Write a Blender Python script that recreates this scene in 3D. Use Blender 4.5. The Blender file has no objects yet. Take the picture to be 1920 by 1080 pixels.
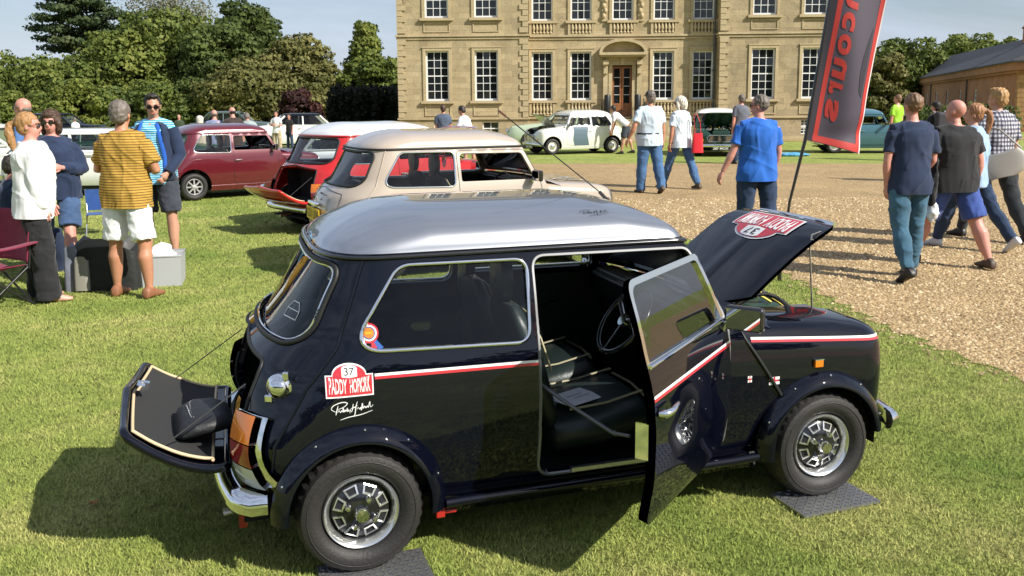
import bpy, bmesh, math, random
import numpy as np
from math import radians as R, sin, cos, pi, sqrt, atan2
from mathutils import Vector, Matrix, noise as mnoise
random.seed(7); rng = np.random.default_rng(7)
S = bpy.context.scene
COL = S.collection
# ---------------------------------------------------------------- camera
CAMH = 1.761
cd = bpy.data.cameras.new("camera"); cam = bpy.data.objects.new("camera", cd); COL.objects.link(cam)
cd.sensor_width = 36; cd.lens = 1650/1920*36; cd.shift_y = -0.0602; cd.shift_x = -0.0008
cd.clip_start = 0.05; cd.clip_end = 3000
cam.location = (0, 0, CAMH)
cam.rotation_euler = (Matrix.Rotation(R(90-8), 3, 'X') @ Matrix.Rotation(R(-0.374), 3, 'Z')).to_euler()
S.camera = cam
# ---------------------------------------------------------------- light
SUN_AZ, SUN_EL = 32.0, 39.0            # light travels to the left, SUN_AZ degrees away from the camera
w = bpy.data.worlds.new("World"); S.world = w; w.use_nodes = True
nt = w.node_tree; bg = nt.nodes["Background"]
sky = nt.nodes.new("ShaderNodeTexSky"); sky.sky_type = 'NISHITA'; sky.sun_disc = False
sd = Vector((cos(R(SUN_AZ))*cos(R(SUN_EL)), -sin(R(SUN_AZ))*cos(R(SUN_EL)), sin(R(SUN_EL))))
sky.sun_elevation = R(SUN_EL); sky.sun_rotation = atan2(sd.x, sd.y)
sky.air_density = 1.0; sky.dust_density = 1.2; sky.ozone_density = 1.5
tc = nt.nodes.new("ShaderNodeTexCoord"); mp = nt.nodes.new("ShaderNodeMapping"); mp.inputs['Scale'].default_value = (1.0, 1.0, 4.5)
nz = nt.nodes.new("ShaderNodeTexNoise"); nz.inputs['Scale'].default_value = 2.6; nz.inputs['Detail'].default_value = 7; nz.inputs['Roughness'].default_value = .6
nz.inputs['Distortion'].default_value = .4
cr = nt.nodes.new("ShaderNodeValToRGB"); cr.color_ramp.elements[0].position = .38; cr.color_ramp.elements[0].color = (.25,)*3+(1,); cr.color_ramp.elements[1].position = .68; cr.color_ramp.elements[1].color = (.8,)*3+(1,)
mx = nt.nodes.new("ShaderNodeMix"); mx.data_type = 'RGBA'; mx.inputs[7].default_value = (6.9, 7.8, 9.7, 1)
nt.links.new(tc.outputs['Generated'], mp.inputs['Vector']); nt.links.new(mp.outputs[0], nz.inputs['Vector'])
nt.links.new(nz.outputs['Fac'], cr.inputs[0]); nt.links.new(cr.outputs[0], mx.inputs[0]); nt.links.new(sky.outputs[0], mx.inputs[6])
nt.links.new(mx.outputs[2], bg.inputs['Color']); bg.inputs['Strength'].default_value = 0.072
ld = bpy.data.lights.new("sun", 'SUN'); ld.energy = 5.0; ld.angle = R(.53); ld.color = (1, .955, .87)
sun = bpy.data.objects.new("sun", ld); COL.objects.link(sun); sun.rotation_euler = (-sd).to_track_quat('-Z', 'Y').to_euler(); sun.location = (20, -15, 30)
S.view_settings.view_transform = 'Standard'; S.view_settings.look = 'None'; S.view_settings.exposure = 0.5; S.view_settings.gamma = 1
S.view_settings.use_curve_mapping = False
S.cycles.max_bounces = 8; S.cycles.transparent_max_bounces = 24; S.cycles.caustics_reflective = False; S.cycles.caustics_refractive = False
try: S.cycles.use_denoising = True
except Exception: pass
# ---------------------------------------------------------------- helpers
MATS = {}
def mat(name, col=(.5,.5,.5), rough=.5, metal=0., coat=0., spec=None, trans=0., ior=None, alpha=None, emis=None, var=0., vscale=8., bump=0., bscale=60., coord='Object', sheen=0.):
    if name in MATS: return MATS[name]
    m = bpy.data.materials.new(name); m.use_nodes = True; n = m.node_tree; b = n.nodes["Principled BSDF"]
    b.inputs['Base Color'].default_value = (*col, 1); b.inputs['Roughness'].default_value = rough; b.inputs['Metallic'].default_value = metal
    b.inputs['Coat Weight'].default_value = coat; b.inputs['Coat Roughness'].default_value = .02
    if spec is not None: b.inputs['Specular IOR Level'].default_value = spec
    if trans: b.inputs['Transmission Weight'].default_value = trans
    if ior: b.inputs['IOR'].default_value = ior
    if alpha is not None: b.inputs['Alpha'].default_value = alpha
    if sheen: b.inputs['Sheen Weight'].default_value = sheen
    if emis: b.inputs['Emission Color'].default_value = (*emis[:3], 1); b.inputs['Emission Strength'].default_value = emis[3]
    if var or bump:
        t = n.nodes.new("ShaderNodeTexCoord")
        if var:
            z = n.nodes.new("ShaderNodeTexNoise"); z.inputs['Scale'].default_value = vscale; z.inputs['Detail'].default_value = 5
            n.links.new(t.outputs[coord], z.inputs['Vector'])
            mr = n.nodes.new("ShaderNodeMapRange"); mr.inputs['From Min'].default_value = .3; mr.inputs['From Max'].default_value = .7
            mr.inputs['To Min'].default_value = 1-var; mr.inputs['To Max'].default_value = 1+var
            n.links.new(z.outputs['Fac'], mr.inputs['Value'])
            vm = n.nodes.new("ShaderNodeVectorMath"); vm.operation = 'SCALE'; vm.inputs[0].default_value = col
            n.links.new(mr.outputs[0], vm.inputs['Scale']); n.links.new(vm.outputs[0], b.inputs['Base Color'])
        if bump:
            z2 = n.nodes.new("ShaderNodeTexNoise"); z2.inputs['Scale'].default_value = bscale; z2.inputs['Detail'].default_value = 4
            n.links.new(t.outputs[coord], z2.inputs['Vector'])
            bp = n.nodes.new("ShaderNodeBump"); bp.inputs['Strength'].default_value = bump; bp.inputs['Distance'].default_value = .02
            n.links.new(z2.outputs['Fac'], bp.inputs['Height']); n.links.new(bp.outputs[0], b.inputs['Normal'])
    MATS[name] = m; return m
class MB:
    """mesh builder"""
    def __init__(s): s.v = []; s.f = []; s.mi = []; s.M = None; s.cur = 0
    def add(s, vs, fs, mi=None):
        o = len(s.v)
        if s.M is not None: vs = [tuple(s.M @ Vector(p)) for p in vs]
        s.v += [tuple(p) for p in vs]; s.f += [tuple(i+o for i in f) for f in fs]; s.mi += [s.cur if mi is None else mi]*len(fs); return s
    def box(s, c, d, mi=None, M=None):
        x, y, z = c; a, b, e = d[0]/2, d[1]/2, d[2]/2
        vs = [(x+i*a, y+j*b, z+k*e) for k in (-1,1) for j in (-1,1) for i in (-1,1)]
        if M is not None: vs = [tuple(M @ (Vector(p)-Vector(c))+Vector(c)) for p in vs]
        return s.add(vs, [(0,2,3,1),(4,5,7,6),(0,1,5,4),(2,6,7,3),(0,4,6,2),(1,3,7,5)], mi)
    def bx(s, x0, x1, y0, y1, z0, z1, mi=None): return s.box(((x0+x1)/2,(y0+y1)/2,(z0+z1)/2), (abs(x1-x0),abs(y1-y0),abs(z1-z0)), mi)
    def tube(s, pts, r, n=8, cap=True, closed=False, flat=1., up=None, mi=None):
        P = [Vector(p) for p in pts]; N = len(P)
        rs = r if isinstance(r, (list, tuple)) else [r]*N
        vs = []; prev = None
        for i, p in enumerate(P):
            if closed: t = (P[(i+1) % N]-P[i-1])
            else: t = (P[min(i+1, N-1)]-P[max(i-1, 0)])
            t = t.normalized() if t.length > 1e-9 else Vector((0,0,1))
            if up is not None: a = Vector(up) - t*t.dot(Vector(up))
            elif prev is not None: a = prev - t*t.dot(prev)
            else: a = t.orthogonal()
            if a.length < 1e-6: a = t.orthogonal()
            a.normalize(); prev = a; b = t.cross(a)
            for k in range(n):
                an = 2*pi*k/n; vs.append(p + a*(rs[i]*cos(an)) + b*(rs[i]*flat*sin(an)))
        fs = []
        M_ = N if closed else N-1
        for i in range(M_):
            j = (i+1) % N
            for k in range(n): fs.append((i*n+k, i*n+(k+1) % n, j*n+(k+1) % n, j*n+k))
        if cap and not closed: fs += [tuple(range(n-1, -1, -1)), tuple((N-1)*n+k for k in range(n))]
        return s.add(vs, fs, mi)
    def rings(s, rings, closed=True, cap=True, mi=None):
        n = len(rings[0]); vs = [p for r_ in rings for p in r_]; fs = []
        for i in range(len(rings)-1):
            for k in range(n if closed else n-1): fs.append((i*n+k, i*n+(k+1) % n, (i+1)*n+(k+1) % n, (i+1)*n+k))
        if cap: fs += [tuple(range(n-1, -1, -1)), tuple((len(rings)-1)*n+k for k in range(n))]
        return s.add(vs, fs, mi)
    def lathe(s, prof, c=(0,0,0), axis='z', n=24, mi=None, cap=False):
        rg = []
        for r_, h in prof:
            ring = []
            for k in range(n):
                a = 2*pi*k/n; u, v = r_*cos(a), r_*sin(a)
                ring.append((c[0]+u, c[1]+v, c[2]+h) if axis == 'z' else (c[0]+u, c[1]+h, c[2]+v) if axis == 'y' else (c[0]+h, c[1]+u, c[2]+v))
            rg.append(ring)
        return s.rings(rg, cap=cap, mi=mi)
    def prism(s, poly, y0, y1, mi=None, axis='y'):
        n = len(poly)
        def P(a, b, t): return (a, t, b) if axis == 'y' else (t, a, b) if axis == 'x' else (a, b, t)
        vs = [P(a, b, y0) for a, b in poly]+[P(a, b, y1) for a, b in poly]
        fs = [tuple(range(n)), tuple(range(2*n-1, n-1, -1))]+[(i, i+n, (i+1) % n+n, (i+1) % n) for i in range(n)]
        return s.add(vs, fs, mi)
    def sph(s, c, r, n=12, m=8, mi=None):
        rx, ry, rz = r if isinstance(r, (tuple, list)) else (r, r, r)
        rg = []
        for j in range(m+1):
            t = max(.02, min(pi-.02, pi*j/m)); rg.append([(c[0]+rx*sin(t)*cos(2*pi*k/n), c[1]+ry*sin(t)*sin(2*pi*k/n), c[2]+rz*cos(t)) for k in range(n)])
        return s.rings(rg, mi=mi)
    def mesh(s, name, mats, smooth=None):
        me = bpy.data.meshes.new(name); me.from_pydata(s.v, [], s.f)
        if not isinstance(mats, (list, tuple)): mats = [mats]
        for m in mats: me.materials.append(m)
        if len(mats) > 1: me.polygons.foreach_set('material_index', s.mi)
        bm = bmesh.new(); bm.from_mesh(me); bmesh.ops.recalc_face_normals(bm, faces=bm.faces); bm.to_mesh(me); bm.free()
        if smooth is not None:
            me.polygons.foreach_set('use_smooth', [True]*len(me.polygons))
            try: me.set_sharp_from_angle(angle=R(smooth))
            except Exception: pass
        me.update(); return me
    def obj(s, name, mats, parent=None, smooth=None, loc=None, rot=None):
        return link(name, s.mesh(name, mats, smooth), parent, loc, rot)
def link(name, me, parent=None, loc=None, rot=None, sc=None):
    o = bpy.data.objects.new(name, me); COL.objects.link(o)
    if parent is not None: o.parent = parent
    if loc is not None: o.location = loc
    if rot is not None: o.rotation_euler = rot
    if sc is not None: o.scale = sc if isinstance(sc, (tuple, list)) else (sc,)*3
    return o
def empty(name, loc=(0,0,0), rz=0, parent=None, sc=None):
    o = link(name, None, parent, loc, (0,0,rz), sc); o.empty_display_size = .2; return o
def tag(o, label=None, cat=None, group=None, kind=None):
    if label: o['label'] = label
    if cat: o['category'] = cat
    if group: o['group'] = group
    if kind: o['kind'] = kind
    return o
def bevel(o, wd, seg=2, ang=40):
    m = o.modifiers.new("bevel", 'BEVEL'); m.width = wd; m.segments = seg; m.limit_method = 'ANGLE'; m.angle_limit = R(ang); m.harden_normals = False
    return o
def npmesh(name, V, F, m, smooth=False):
    me = bpy.data.meshes.new(name); V = np.asarray(V, np.float32); F = np.asarray(F, np.int32); k = F.shape[1]
    me.vertices.add(len(V)); me.vertices.foreach_set('co', V.ravel()); me.loops.add(F.size); me.loops.foreach_set('vertex_index', F.ravel())
    me.polygons.add(len(F)); me.polygons.foreach_set('loop_start', np.arange(0, F.size, k, dtype=np.int32))
    me.polygons.foreach_set('loop_total', np.full(len(F), k, np.int32))
    if smooth: me.polygons.foreach_set('use_smooth', np.ones(len(F), bool))
    me.materials.append(m); me.update(calc_edges=True); me.validate(); return me
def ramp(n, src, stops, out=None):
    c = n.nodes.new("ShaderNodeValToRGB"); e = c.color_ramp.elements
    while len(e) < len(stops): e.new(.5)
    for i, (p, col) in enumerate(stops): e[i].position = p; e[i].color = (*col, 1)
    n.links.new(src, c.inputs[0]); return c
def nnoise(n, vec, scale, detail=4, rough=.5, dist=0.):
    z = n.nodes.new("ShaderNodeTexNoise"); z.inputs['Scale'].default_value = scale; z.inputs['Detail'].default_value = detail
    z.inputs['Roughness'].default_value = rough; z.inputs['Distortion'].default_value = dist; n.links.new(vec, z.inputs['Vector']); return z
def nmix(n, f, a, b, mode='MIX'):
    m = n.nodes.new("ShaderNodeMix"); m.data_type = 'RGBA'; m.blend_type = mode
    for i, x in ((0, f), (6, a), (7, b)):
        if hasattr(x, 'links'): n.links.new(x, m.inputs[i])
        else: m.inputs[i].default_value = x if i == 0 else (*x, 1)
    return m.outputs[2]
# ================================================================ GROUND
def grass_mat():
    m = bpy.data.materials.new("lawn_grass"); m.use_nodes = True; n = m.node_tree; b = n.nodes["Principled BSDF"]
    g = n.nodes.new("ShaderNodeNewGeometry"); P = g.outputs['Position']
    a = nnoise(n, P, .9, 8, .7, .5); c1 = ramp(n, a.outputs['Fac'], [(.34, (.21,.27,.06)), (.5, (.29,.335,.085)), (.68, (.38,.385,.125))])
    b2 = nnoise(n, P, 9, 8, .75); c2 = ramp(n, b2.outputs['Fac'], [(.32, (.45,.45,.42)), (.52, (1,1,1)), (.7, (1.35,1.3,1.2))])
    x = nmix(n, 1., c1.outputs[0], c2.outputs[0], 'MULTIPLY')
    d = nnoise(n, P, 60, 6, .8); c3 = ramp(n, d.outputs['Fac'], [(.35, (.5,.5,.45)), (.6, (1.25,1.25,1.15))])
    x = nmix(n, .8, x, c3.outputs[0], 'MULTIPLY')
    n.links.new(x, b.inputs['Base Color']); b.inputs['Roughness'].default_value = .75; b.inputs['Specular IOR Level'].default_value = .2
    bp = n.nodes.new("ShaderNodeBump"); bp.inputs['Distance'].default_value = .03; bp.inputs['Strength'].default_value = .8
    n.links.new(d.outputs['Fac'], bp.inputs['Height']); n.links.new(bp.outputs[0], b.inputs['Normal'])
    return m
def blade_mat():
    m = bpy.data.materials.new("grass_blades"); m.use_nodes = True; n = m.node_tree; b = n.nodes["Principled BSDF"]
    g = n.nodes.new("ShaderNodeNewGeometry"); P = g.outputs['Position']
    a = nnoise(n, P, .9, 8, .7, .5); c1 = ramp(n, a.outputs['Fac'], [(.34, (.20,.30,.06)), (.5, (.35,.415,.105)), (.64, (.50,.49,.18))])
    rnd = g.outputs['Random Per Island']; c2 = ramp(n, rnd, [(0., (.72,.76,.62)), (.5, (1,1,1)), (.9, (1.15,1.1,1.0)), (1., (1.5,1.35,1.4))])
    x = nmix(n, 1., c1.outputs[0], c2.outputs[0], 'MULTIPLY'); n.links.new(x, b.inputs['Base Color'])
    b.inputs['Roughness'].default_value = .6; b.inputs['Specular IOR Level'].default_value = .15
    vm = n.nodes.new('ShaderNodeVectorMath'); vm.operation = 'MULTIPLY_ADD'; vm.inputs[1].default_value = (.3,.3,.3); vm.inputs[2].default_value = (0,0,.8); n.links.new(g.outputs['Normal'], vm.inputs[0]); n.links.new(vm.outputs[0], b.inputs['Normal'])
    tr = n.nodes.new("ShaderNodeBsdfTranslucent"); n.links.new(x, tr.inputs['Color']); ms = n.nodes.new("ShaderNodeMixShader"); ms.inputs[0].default_value = .12
    n.links.new(b.outputs[0], ms.inputs[1]); n.links.new(tr.outputs[0], ms.inputs[2]); n.links.new(ms.outputs[0], n.nodes['Material Output'].inputs[0])
    return m
def gravel_mat():
    m = bpy.data.materials.new("gravel"); m.use_nodes = True; n = m.node_tree; b = n.nodes["Principled BSDF"]
    g = n.nodes.new("ShaderNodeNewGeometry"); P = g.outputs['Position']
    vo = n.nodes.new("ShaderNodeTexVoronoi"); vo.inputs['Scale'].default_value = 42; n.links.new(P, vo.inputs['Vector'])
    c1 = ramp(n, vo.outputs['Color'], [(.1, (.27,.175,.08)), (.5, (.42,.29,.14)), (.85, (.56,.42,.23))])
    a = nnoise(n, P, .8, 6, .7, .5); c2 = ramp(n, a.outputs['Fac'], [(.35, (.82,.82,.8)), (.65, (1.12,1.1,1.06))])
    d = ramp(n, vo.outputs['Distance'], [(0., (1.1,1.1,1.1)), (.75, (.72,.7,.66))])
    x = nmix(n, 1., c1.outputs[0], c2.outputs[0], 'MULTIPLY'); x = nmix(n, 1., x, d.outputs[0], 'MULTIPLY')
    n.links.new(x, b.inputs['Base Color']); b.inputs['Roughness'].default_value = .85
    bp = n.nodes.new("ShaderNodeBump"); bp.inputs['Distance'].default_value = .02; bp.inputs['Strength'].default_value = .7; bp.invert = True
    n.links.new(vo.outputs['Distance'], bp.inputs['Height']); n.links.new(bp.outputs[0], b.inputs['Normal']); return m
GM = grass_mat(); GV = gravel_mat(); BLD = blade_mat()
mb = MB(); mb.add([(-900,-300,0),(900,-300,0),(900,1500,0),(-900,1500,0)], [(0,1,2,3)])
tag(mb.obj("lawn_ground", GM), kind='structure')
# near edge of the gravel drive and its far edge against the house lawn (x, y)
NEAR = [(60,-14),(9,-1.6),(5.6,2.2),(3.9,4.3),(3.25,5.35),(2.95,6.6),(2.85,7.7),(2.8,8.8),(2.6,10),(2.2,11.3),(1.5,13),(.6,15),(-.4,17.2),(-1.6,19.5),(-4,21.5),(-9,23),(-14,23.8)]
FAR = [(-14,24.8),(-6,25.4),(0,25.6),(6,25.2),(12,24.6),(20,24.5),(40,24),(70,23)]
def smooth_line(pts, n=8, j=.05):
    out = []
    for i in range(len(pts)-1):
        p0 = pts[max(i-1,0)]; p1 = pts[i]; p2 = pts[i+1]; p3 = pts[min(i+2,len(pts)-1)]
        for k in range(n):
            t = k/n; f = lambda a,b,c,d: .5*((2*b)+(-a+c)*t+(2*a-5*b+4*c-d)*t*t+(-a+3*b-3*c+d)*t**3)
            out.append((f(p0[0],p1[0],p2[0],p3[0])+random.uniform(-j,j), f(p0[1],p1[1],p2[1],p3[1])+random.uniform(-j,j)))
    return out+[pts[-1]]
nl = smooth_line(NEAR, 24, .03); nl = [(x+.05*sin(i*.83)+.03*sin(i*2.1), y+.03*sin(i*1.3)) for i, (x, y) in enumerate(nl)]; fl = smooth_line(FAR, 12, .03)
poly = nl+fl+[(70,-14)]
bm = bmesh.new(); vs = [bm.verts.new((x, y, .004)) for x, y in poly]; bm.faces.new(vs); bmesh.ops.triangulate(bm, faces=bm.faces[:])
bmesh.ops.recalc_face_normals(bm, faces=bm.faces[:])
me = bpy.data.meshes.new("gravel_drive"); bm.to_mesh(me); bm.free(); me.materials.append(GV); 
if me.polygons[0].normal.z < 0: me.flip_normals()
tag(link("gravel_drive", me), kind='structure')
# path along the foot of the house
mb = MB(); mb.add([(-16,38.8,.008),(60,38.8,.008),(60,41.2,.008),(-16,41.2,.008)], [(0,1,2,3)]); tag(mb.obj("gravel_path", GV), kind='structure')
pl = np.array(poly)
def in_poly(x, y):
    c = np.zeros(len(x), bool); n = len(pl); j = n-1
    for i in range(n):
        xi, yi = pl[i]; xj, yj = pl[j]
        c ^= ((yi > y) != (yj > y)) & (x < (xj-xi)*(y-yi)/(yj-yi+1e-12)+xi); j = i
    return c
# blades of grass: many single triangles and a second denser fringe along the gravel
def blades(N, y0, y1, h, wd, name, label):
    u = rng.random(N); y = y0*(y1/y0)**u                     # density falls off with distance
    hw = .62*y+.9; x = (rng.random(N)*2-1)*hw
    k = ~in_poly(x-.02, y); x = x[k]; y = y[k]; n = len(x); s = np.clip(y/4.5, .9, 3)**.75
    a = rng.random(n)*6.28; hh = h*(.5+rng.random(n))*s**.35; ww = wd*(.6+.8*rng.random(n))*s; lean = hh*(.2+.9*rng.random(n)); la = rng.random(n)*6.28
    V = np.zeros((n,3,3)); V[:,0] = np.c_[x-np.cos(a)*ww, y-np.sin(a)*ww, np.zeros(n)]; V[:,1] = np.c_[x+np.cos(a)*ww, y+np.sin(a)*ww, np.zeros(n)]
    V[:,2] = np.c_[x+np.cos(la)*lean, y+np.sin(la)*lean, hh]
    o = link(name, npmesh(name, V.reshape(-1,3), np.arange(3*n).reshape(-1,3), BLD)); tag(o, label, 'grass', kind='stuff')
blades(760000, 2.3, 24, .0155, .0023, "grass", "short mown lawn grass around the parked cars")
# loose stones of the gravel drive near the camera
def pebbles(N):
    u = rng.random(N); y = 4.*(16/4.)**u; x = (rng.random(N)*2-1)*(.62*y+.9)
    k = in_poly(x, y) | (in_poly(x+.22, y) & (rng.random(N) < .2)); x = x[k]; y = y[k]; n = len(x)
    s = (.006+.015*rng.random(n)**2.2)*np.clip(y/6, .9, 2)**.6
    a = rng.random(n)*6.28
    base = np.array([(1,0,0),(0,.8,0),(-1,0,0),(0,-.8,0),(0,0,.75)])
    ca, sa = np.cos(a), np.sin(a)
    V = base[None]*s[:,None,None]*(.75+.5*rng.random((n,5,1)))
    X = V[...,0]*ca[:,None]-V[...,1]*sa[:,None]+x[:,None]; Y = V[...,0]*sa[:,None]+V[...,1]*ca[:,None]+y[:,None]
    V = np.stack([X, Y, V[...,2]+.004], -1).reshape(-1,3)
    F = np.array([(0,1,4),(1,2,4),(2,3,4),(3,0,4)])[None]+5*np.arange(n)[:,None,None]
    m = bpy.data.materials.new("pebble"); m.use_nodes = True; nn = m.node_tree; b = nn.nodes["Principled BSDF"]; g = nn.nodes.new("ShaderNodeNewGeometry")
    c = ramp(nn, g.outputs['Random Per Island'], [(0, (.20,.13,.06)), (.4, (.36,.25,.125)), (.8, (.50,.37,.20)), (1, (.62,.50,.32))]); nn.links.new(c.outputs[0], b.inputs['Base Color']); b.inputs['Roughness'].default_value = .8
    o = link("gravel_stones", npmesh("gravel_stones", V, F.reshape(-1,3), m)); tag(o, "loose honey coloured gravel stones on the drive", 'gravel', kind='stuff')
pebbles(110000)
# fallen leaves on the lawn
lm = mat("dry_leaf", (.36,.16,.05), .7)
for i, (x, y, c) in enumerate([(-1.86,3.68,0),(.95,4.15,1),(1.96,2.75,0)]):
    mb = MB(); pts = []
    for k in range(11): a = 2*pi*k/11; r_ = .022*(1 if k % 2 else .55); pts.append((x+r_*cos(a), y+r_*sin(a), .022+.006*(k % 3)))
    mb.add(pts+[(x,y,.024)], [(k, (k+1) % 11, 11) for k in range(11)])
    o = mb.obj("fallen_leaf", lm if c == 0 else mat("pale_leaf", (.45,.33,.2), .7))
    tag(o, ["small brown fallen leaf on sunlit lawn left of the navy mini", "pale fallen leaf in the shade below the open door sill", "small brown fallen leaf on lawn right of the rear tread plate"][i], "leaf")
# ================================================================ HOUSE
def stone_mat(name, c0, c1, c2, joints=True, dark=.35):
    m = bpy.data.materials.new(name); m.use_nodes = True; n = m.node_tree; b = n.nodes["Principled BSDF"]
    t = n.nodes.new("ShaderNodeTexCoord"); P = t.outputs['Object']
    a = nnoise(n, P, .9, 7, .62, .6); x = ramp(n, a.outputs['Fac'], [(.3, c0), (.5, c1), (.7, c2)]).outputs[0]
    f = nnoise(n, P, 14, 6, .7); fr = ramp(n, f.outputs['Fac'], [(.3, (.8,.79,.77)), (.7, (1.12,1.12,1.12))]); x = nmix(n, 1., x, fr.outputs[0], 'MULTIPLY')
    if joints:
        sx = n.nodes.new("ShaderNodeSeparateXYZ"); n.links.new(P, sx.inputs[0]); cx = n.nodes.new("ShaderNodeCombineXYZ"); n.links.new(sx.outputs[0], cx.inputs[0]); n.links.new(sx.outputs[2], cx.inputs[1])
        br = n.nodes.new("ShaderNodeTexBrick"); br.inputs['Scale'].default_value = 1; br.inputs['Brick Width'].default_value = .62; br.inputs['Row Height'].default_value = .27; br.inputs['Mortar Size'].default_value = .007
        br.inputs['Color1'].default_value = (.78,.77,.77,1); br.inputs['Color2'].default_value = (1.16,1.13,1.08,1); br.inputs['Mortar'].default_value = (.6,.57,.52,1); n.links.new(cx.outputs[0], br.inputs['Vector'])
        x = nmix(n, .75, x, br.outputs['Color'], 'MULTIPLY')
        st = nnoise(n, P, 2.2, 8, .8, 2.); sr = ramp(n, st.outputs['Fac'], [(.34, (dark,)*3), (.44, (1,1,1))]); x = nmix(n, .55, x, sr.outputs[0], 'MULTIPLY')
    n.links.new(x, b.inputs['Base Color']); b.inputs['Roughness'].default_value = .9; b.inputs['Specular IOR Level'].default_value = .2
    bp = n.nodes.new("ShaderNodeBump"); bp.inputs['Strength'].default_value = .5; bp.inputs['Distance'].default_value = .02; n.links.new(f.outputs['Fac'], bp.inputs['Height']); n.links.new(bp.outputs[0], b.inputs['Normal'])
    return m
ST = stone_mat("sandstone_ashlar", (.35,.28,.172), (.43,.35,.218), (.51,.42,.268))
STW = stone_mat("sandstone_weathered", (.28,.23,.15), (.37,.30,.19), (.45,.37,.24), dark=.3)
SQ = stone_mat("sandstone_dressed", (.38,.30,.18), (.47,.38,.235), (.54,.44,.28), joints=False)
WHT = mat("white_painted_timber", (.8,.8,.78), .45)
PANE = mat("window_glass_dark", (.012,.014,.017), .04, spec=.6, var=.3, vscale=.7)
DARK = mat("dark_room", (.012,.011,.010), .9)
CURT = mat("curtain_cloth", (.5,.48,.42), .9, var=.2, vscale=3)
DOORW = mat("oak_door", (.26,.10,.035), .45, var=.3, vscale=4)
SLATE = mat("roof_slate", (.034,.034,.040), .7, var=.35, vscale=1.5, bump=.5, bscale=10)
LEAD = mat("lead_grey", (.10,.10,.10), .6)
IRON = mat("black_iron", (.012,.012,.012), .45)
PXM = 42/1650
def HX(px, d=0.): return (px-960)*(42+d)/1650
house = empty("country_house", (0, 42, 0), R(-2.0))
tag(house, "honey sandstone country house with sash windows, quoined wings and a pedimented door", "house")
def wall(name, x0, x1, z0, z1, y, holes, th, m, parent):
    xs = sorted({x0, x1, *[h[0] for h in holes], *[h[1] for h in holes]}); zs = sorted({z0, z1, *[h[2] for h in holes], *[h[3] for h in holes]})
    mb = MB()
    for i in range(len(xs)-1):
        for k in range(len(zs)-1):
            cx, cz = (xs[i]+xs[i+1])/2, (zs[k]+zs[k+1])/2
            if any(h[0] < cx < h[1] and h[2] < cz < h[3] for h in holes): continue
            mb.add([(xs[i],y,zs[k]),(xs[i+1],y,zs[k]),(xs[i+1],y,zs[k+1]),(xs[i],y,zs[k+1])], [(0,1,2,3)])
    for a, b_, c, d in holes:
        mb.add([(a,y,c),(b_,y,c),(b_,y,d),(a,y,d),(a,y+th,c),(b_,y+th,c),(b_,y+th,d),(a,y+th,d)], [(0,4,5,1),(1,5,6,2),(2,6,7,3),(3,7,4,0)])
        mb.bx(a-.2, b_+.2, y+th+.55, y+th+.6, c-.2, d+.2, 1)   # back of the dark room behind
    return mb.obj(name, [m, DARK], parent)
PANEC = {}
def pane_mesh(w_, h_):
    k = (round(w_,3), round(h_,3))
    if k not in PANEC: PANEC[k] = MB().box((0,0,0), (w_,.006,h_)).mesh("pane", PANE)
    return PANEC[k]
def sash(parent, cx, z0, z1, wd, y, nx=3, nz=6, curtain=False, surround=True, fw=.075):
    wn = empty("window", (cx, y, z0), 0, parent); h = z1-z0
    mb = MB(); d = .09
    mb.bx(-wd/2, -wd/2+fw, .1, .1+d, 0, h).bx(wd/2-fw, wd/2, .1, .1+d, 0, h).bx(-wd/2+fw, wd/2-fw, .1, .1+d, 0, fw*1.3).bx(-wd/2+fw, wd/2-fw, .1, .1+d, h-fw, h)
    mb.bx(-wd/2+fw, wd/2-fw, .115, .1+d-.01, h/2-.025, h/2+.025); mb.obj("sash_frame", WHT, wn)
    iw = wd-2*fw; ih = h-fw*2.3; z_ = fw*1.3; pw, ph = iw/nx, ih/nz
    mb = MB()
    for i in range(1, nx): mb.bx(-iw/2+i*pw-.013, -iw/2+i*pw+.013, .125, .165, z_, z_+ih)
    for k in range(1, nz):
        if k*2 != nz:
            for i in range(nx): mb.bx(-iw/2+i*pw+.013, -iw/2+(i+1)*pw-.013, .128, .162, z_+k*ph-.013, z_+k*ph+.013)
    mb.obj("glazing_bars", WHT, wn)
    me = pane_mesh(pw-.026, ph-.026)
    for i in range(nx):
        for k in range(nz): link("pane", me, wn, (-iw/2+(i+.5)*pw, .147, z_+(k+.5)*ph), (R(random.uniform(-1.2,1.2)), 0, R(random.uniform(-1.5,1.5))))
    if curtain:
        mb = MB()
        for s in (-1, 1):
            n = 9; prev = None; vs = []; fs = []
            for j in range(12):
                t = j/11; zz = z_+ih*t; inner = .30*iw if t < .28 else (.22+.26*(t-.28)/.72)*iw; inner = (.30-.30*t/.28*.35)*iw if t < .28 else (.195+.2*(t-.28)/.72)*iw
                for q in range(n): u = q/(n-1); vs.append((s*(iw/2-u*inner), .215+.012*math.sin(q*2.6+j*.1), zz))
            for j in range(11):
                for q in range(n-1): fs.append((j*n+q, j*n+q+1, (j+1)*n+q+1, (j+1)*n+q))
            mb.add(vs, fs)
        o = mb.obj("curtain", CURT, wn)
    if surround:
        sw = .13; mb = MB()
        mb.bx(-wd/2-sw, -wd/2, -.05, .0, 0, h).bx(wd/2, wd/2+sw, -.05, 0, 0, h).bx(-wd/2-sw, wd/2+sw, -.05, 0, h, h+sw)
        mb.bx(-wd/2-sw-.03, wd/2+sw+.03, -.075, -.0, h+sw, h+sw+.05); mb.obj("architrave", SQ, wn)
        MB().bx(-wd/2-sw-.1, wd/2+sw+.1, -.14, .09, -.12, 0).obj("sill", SQ, wn)
    return wn
def glass_frame_holes(cs, wd, z0, z1): return [(c-wd/2, c+wd/2, z0, z1) for c in cs]
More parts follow.
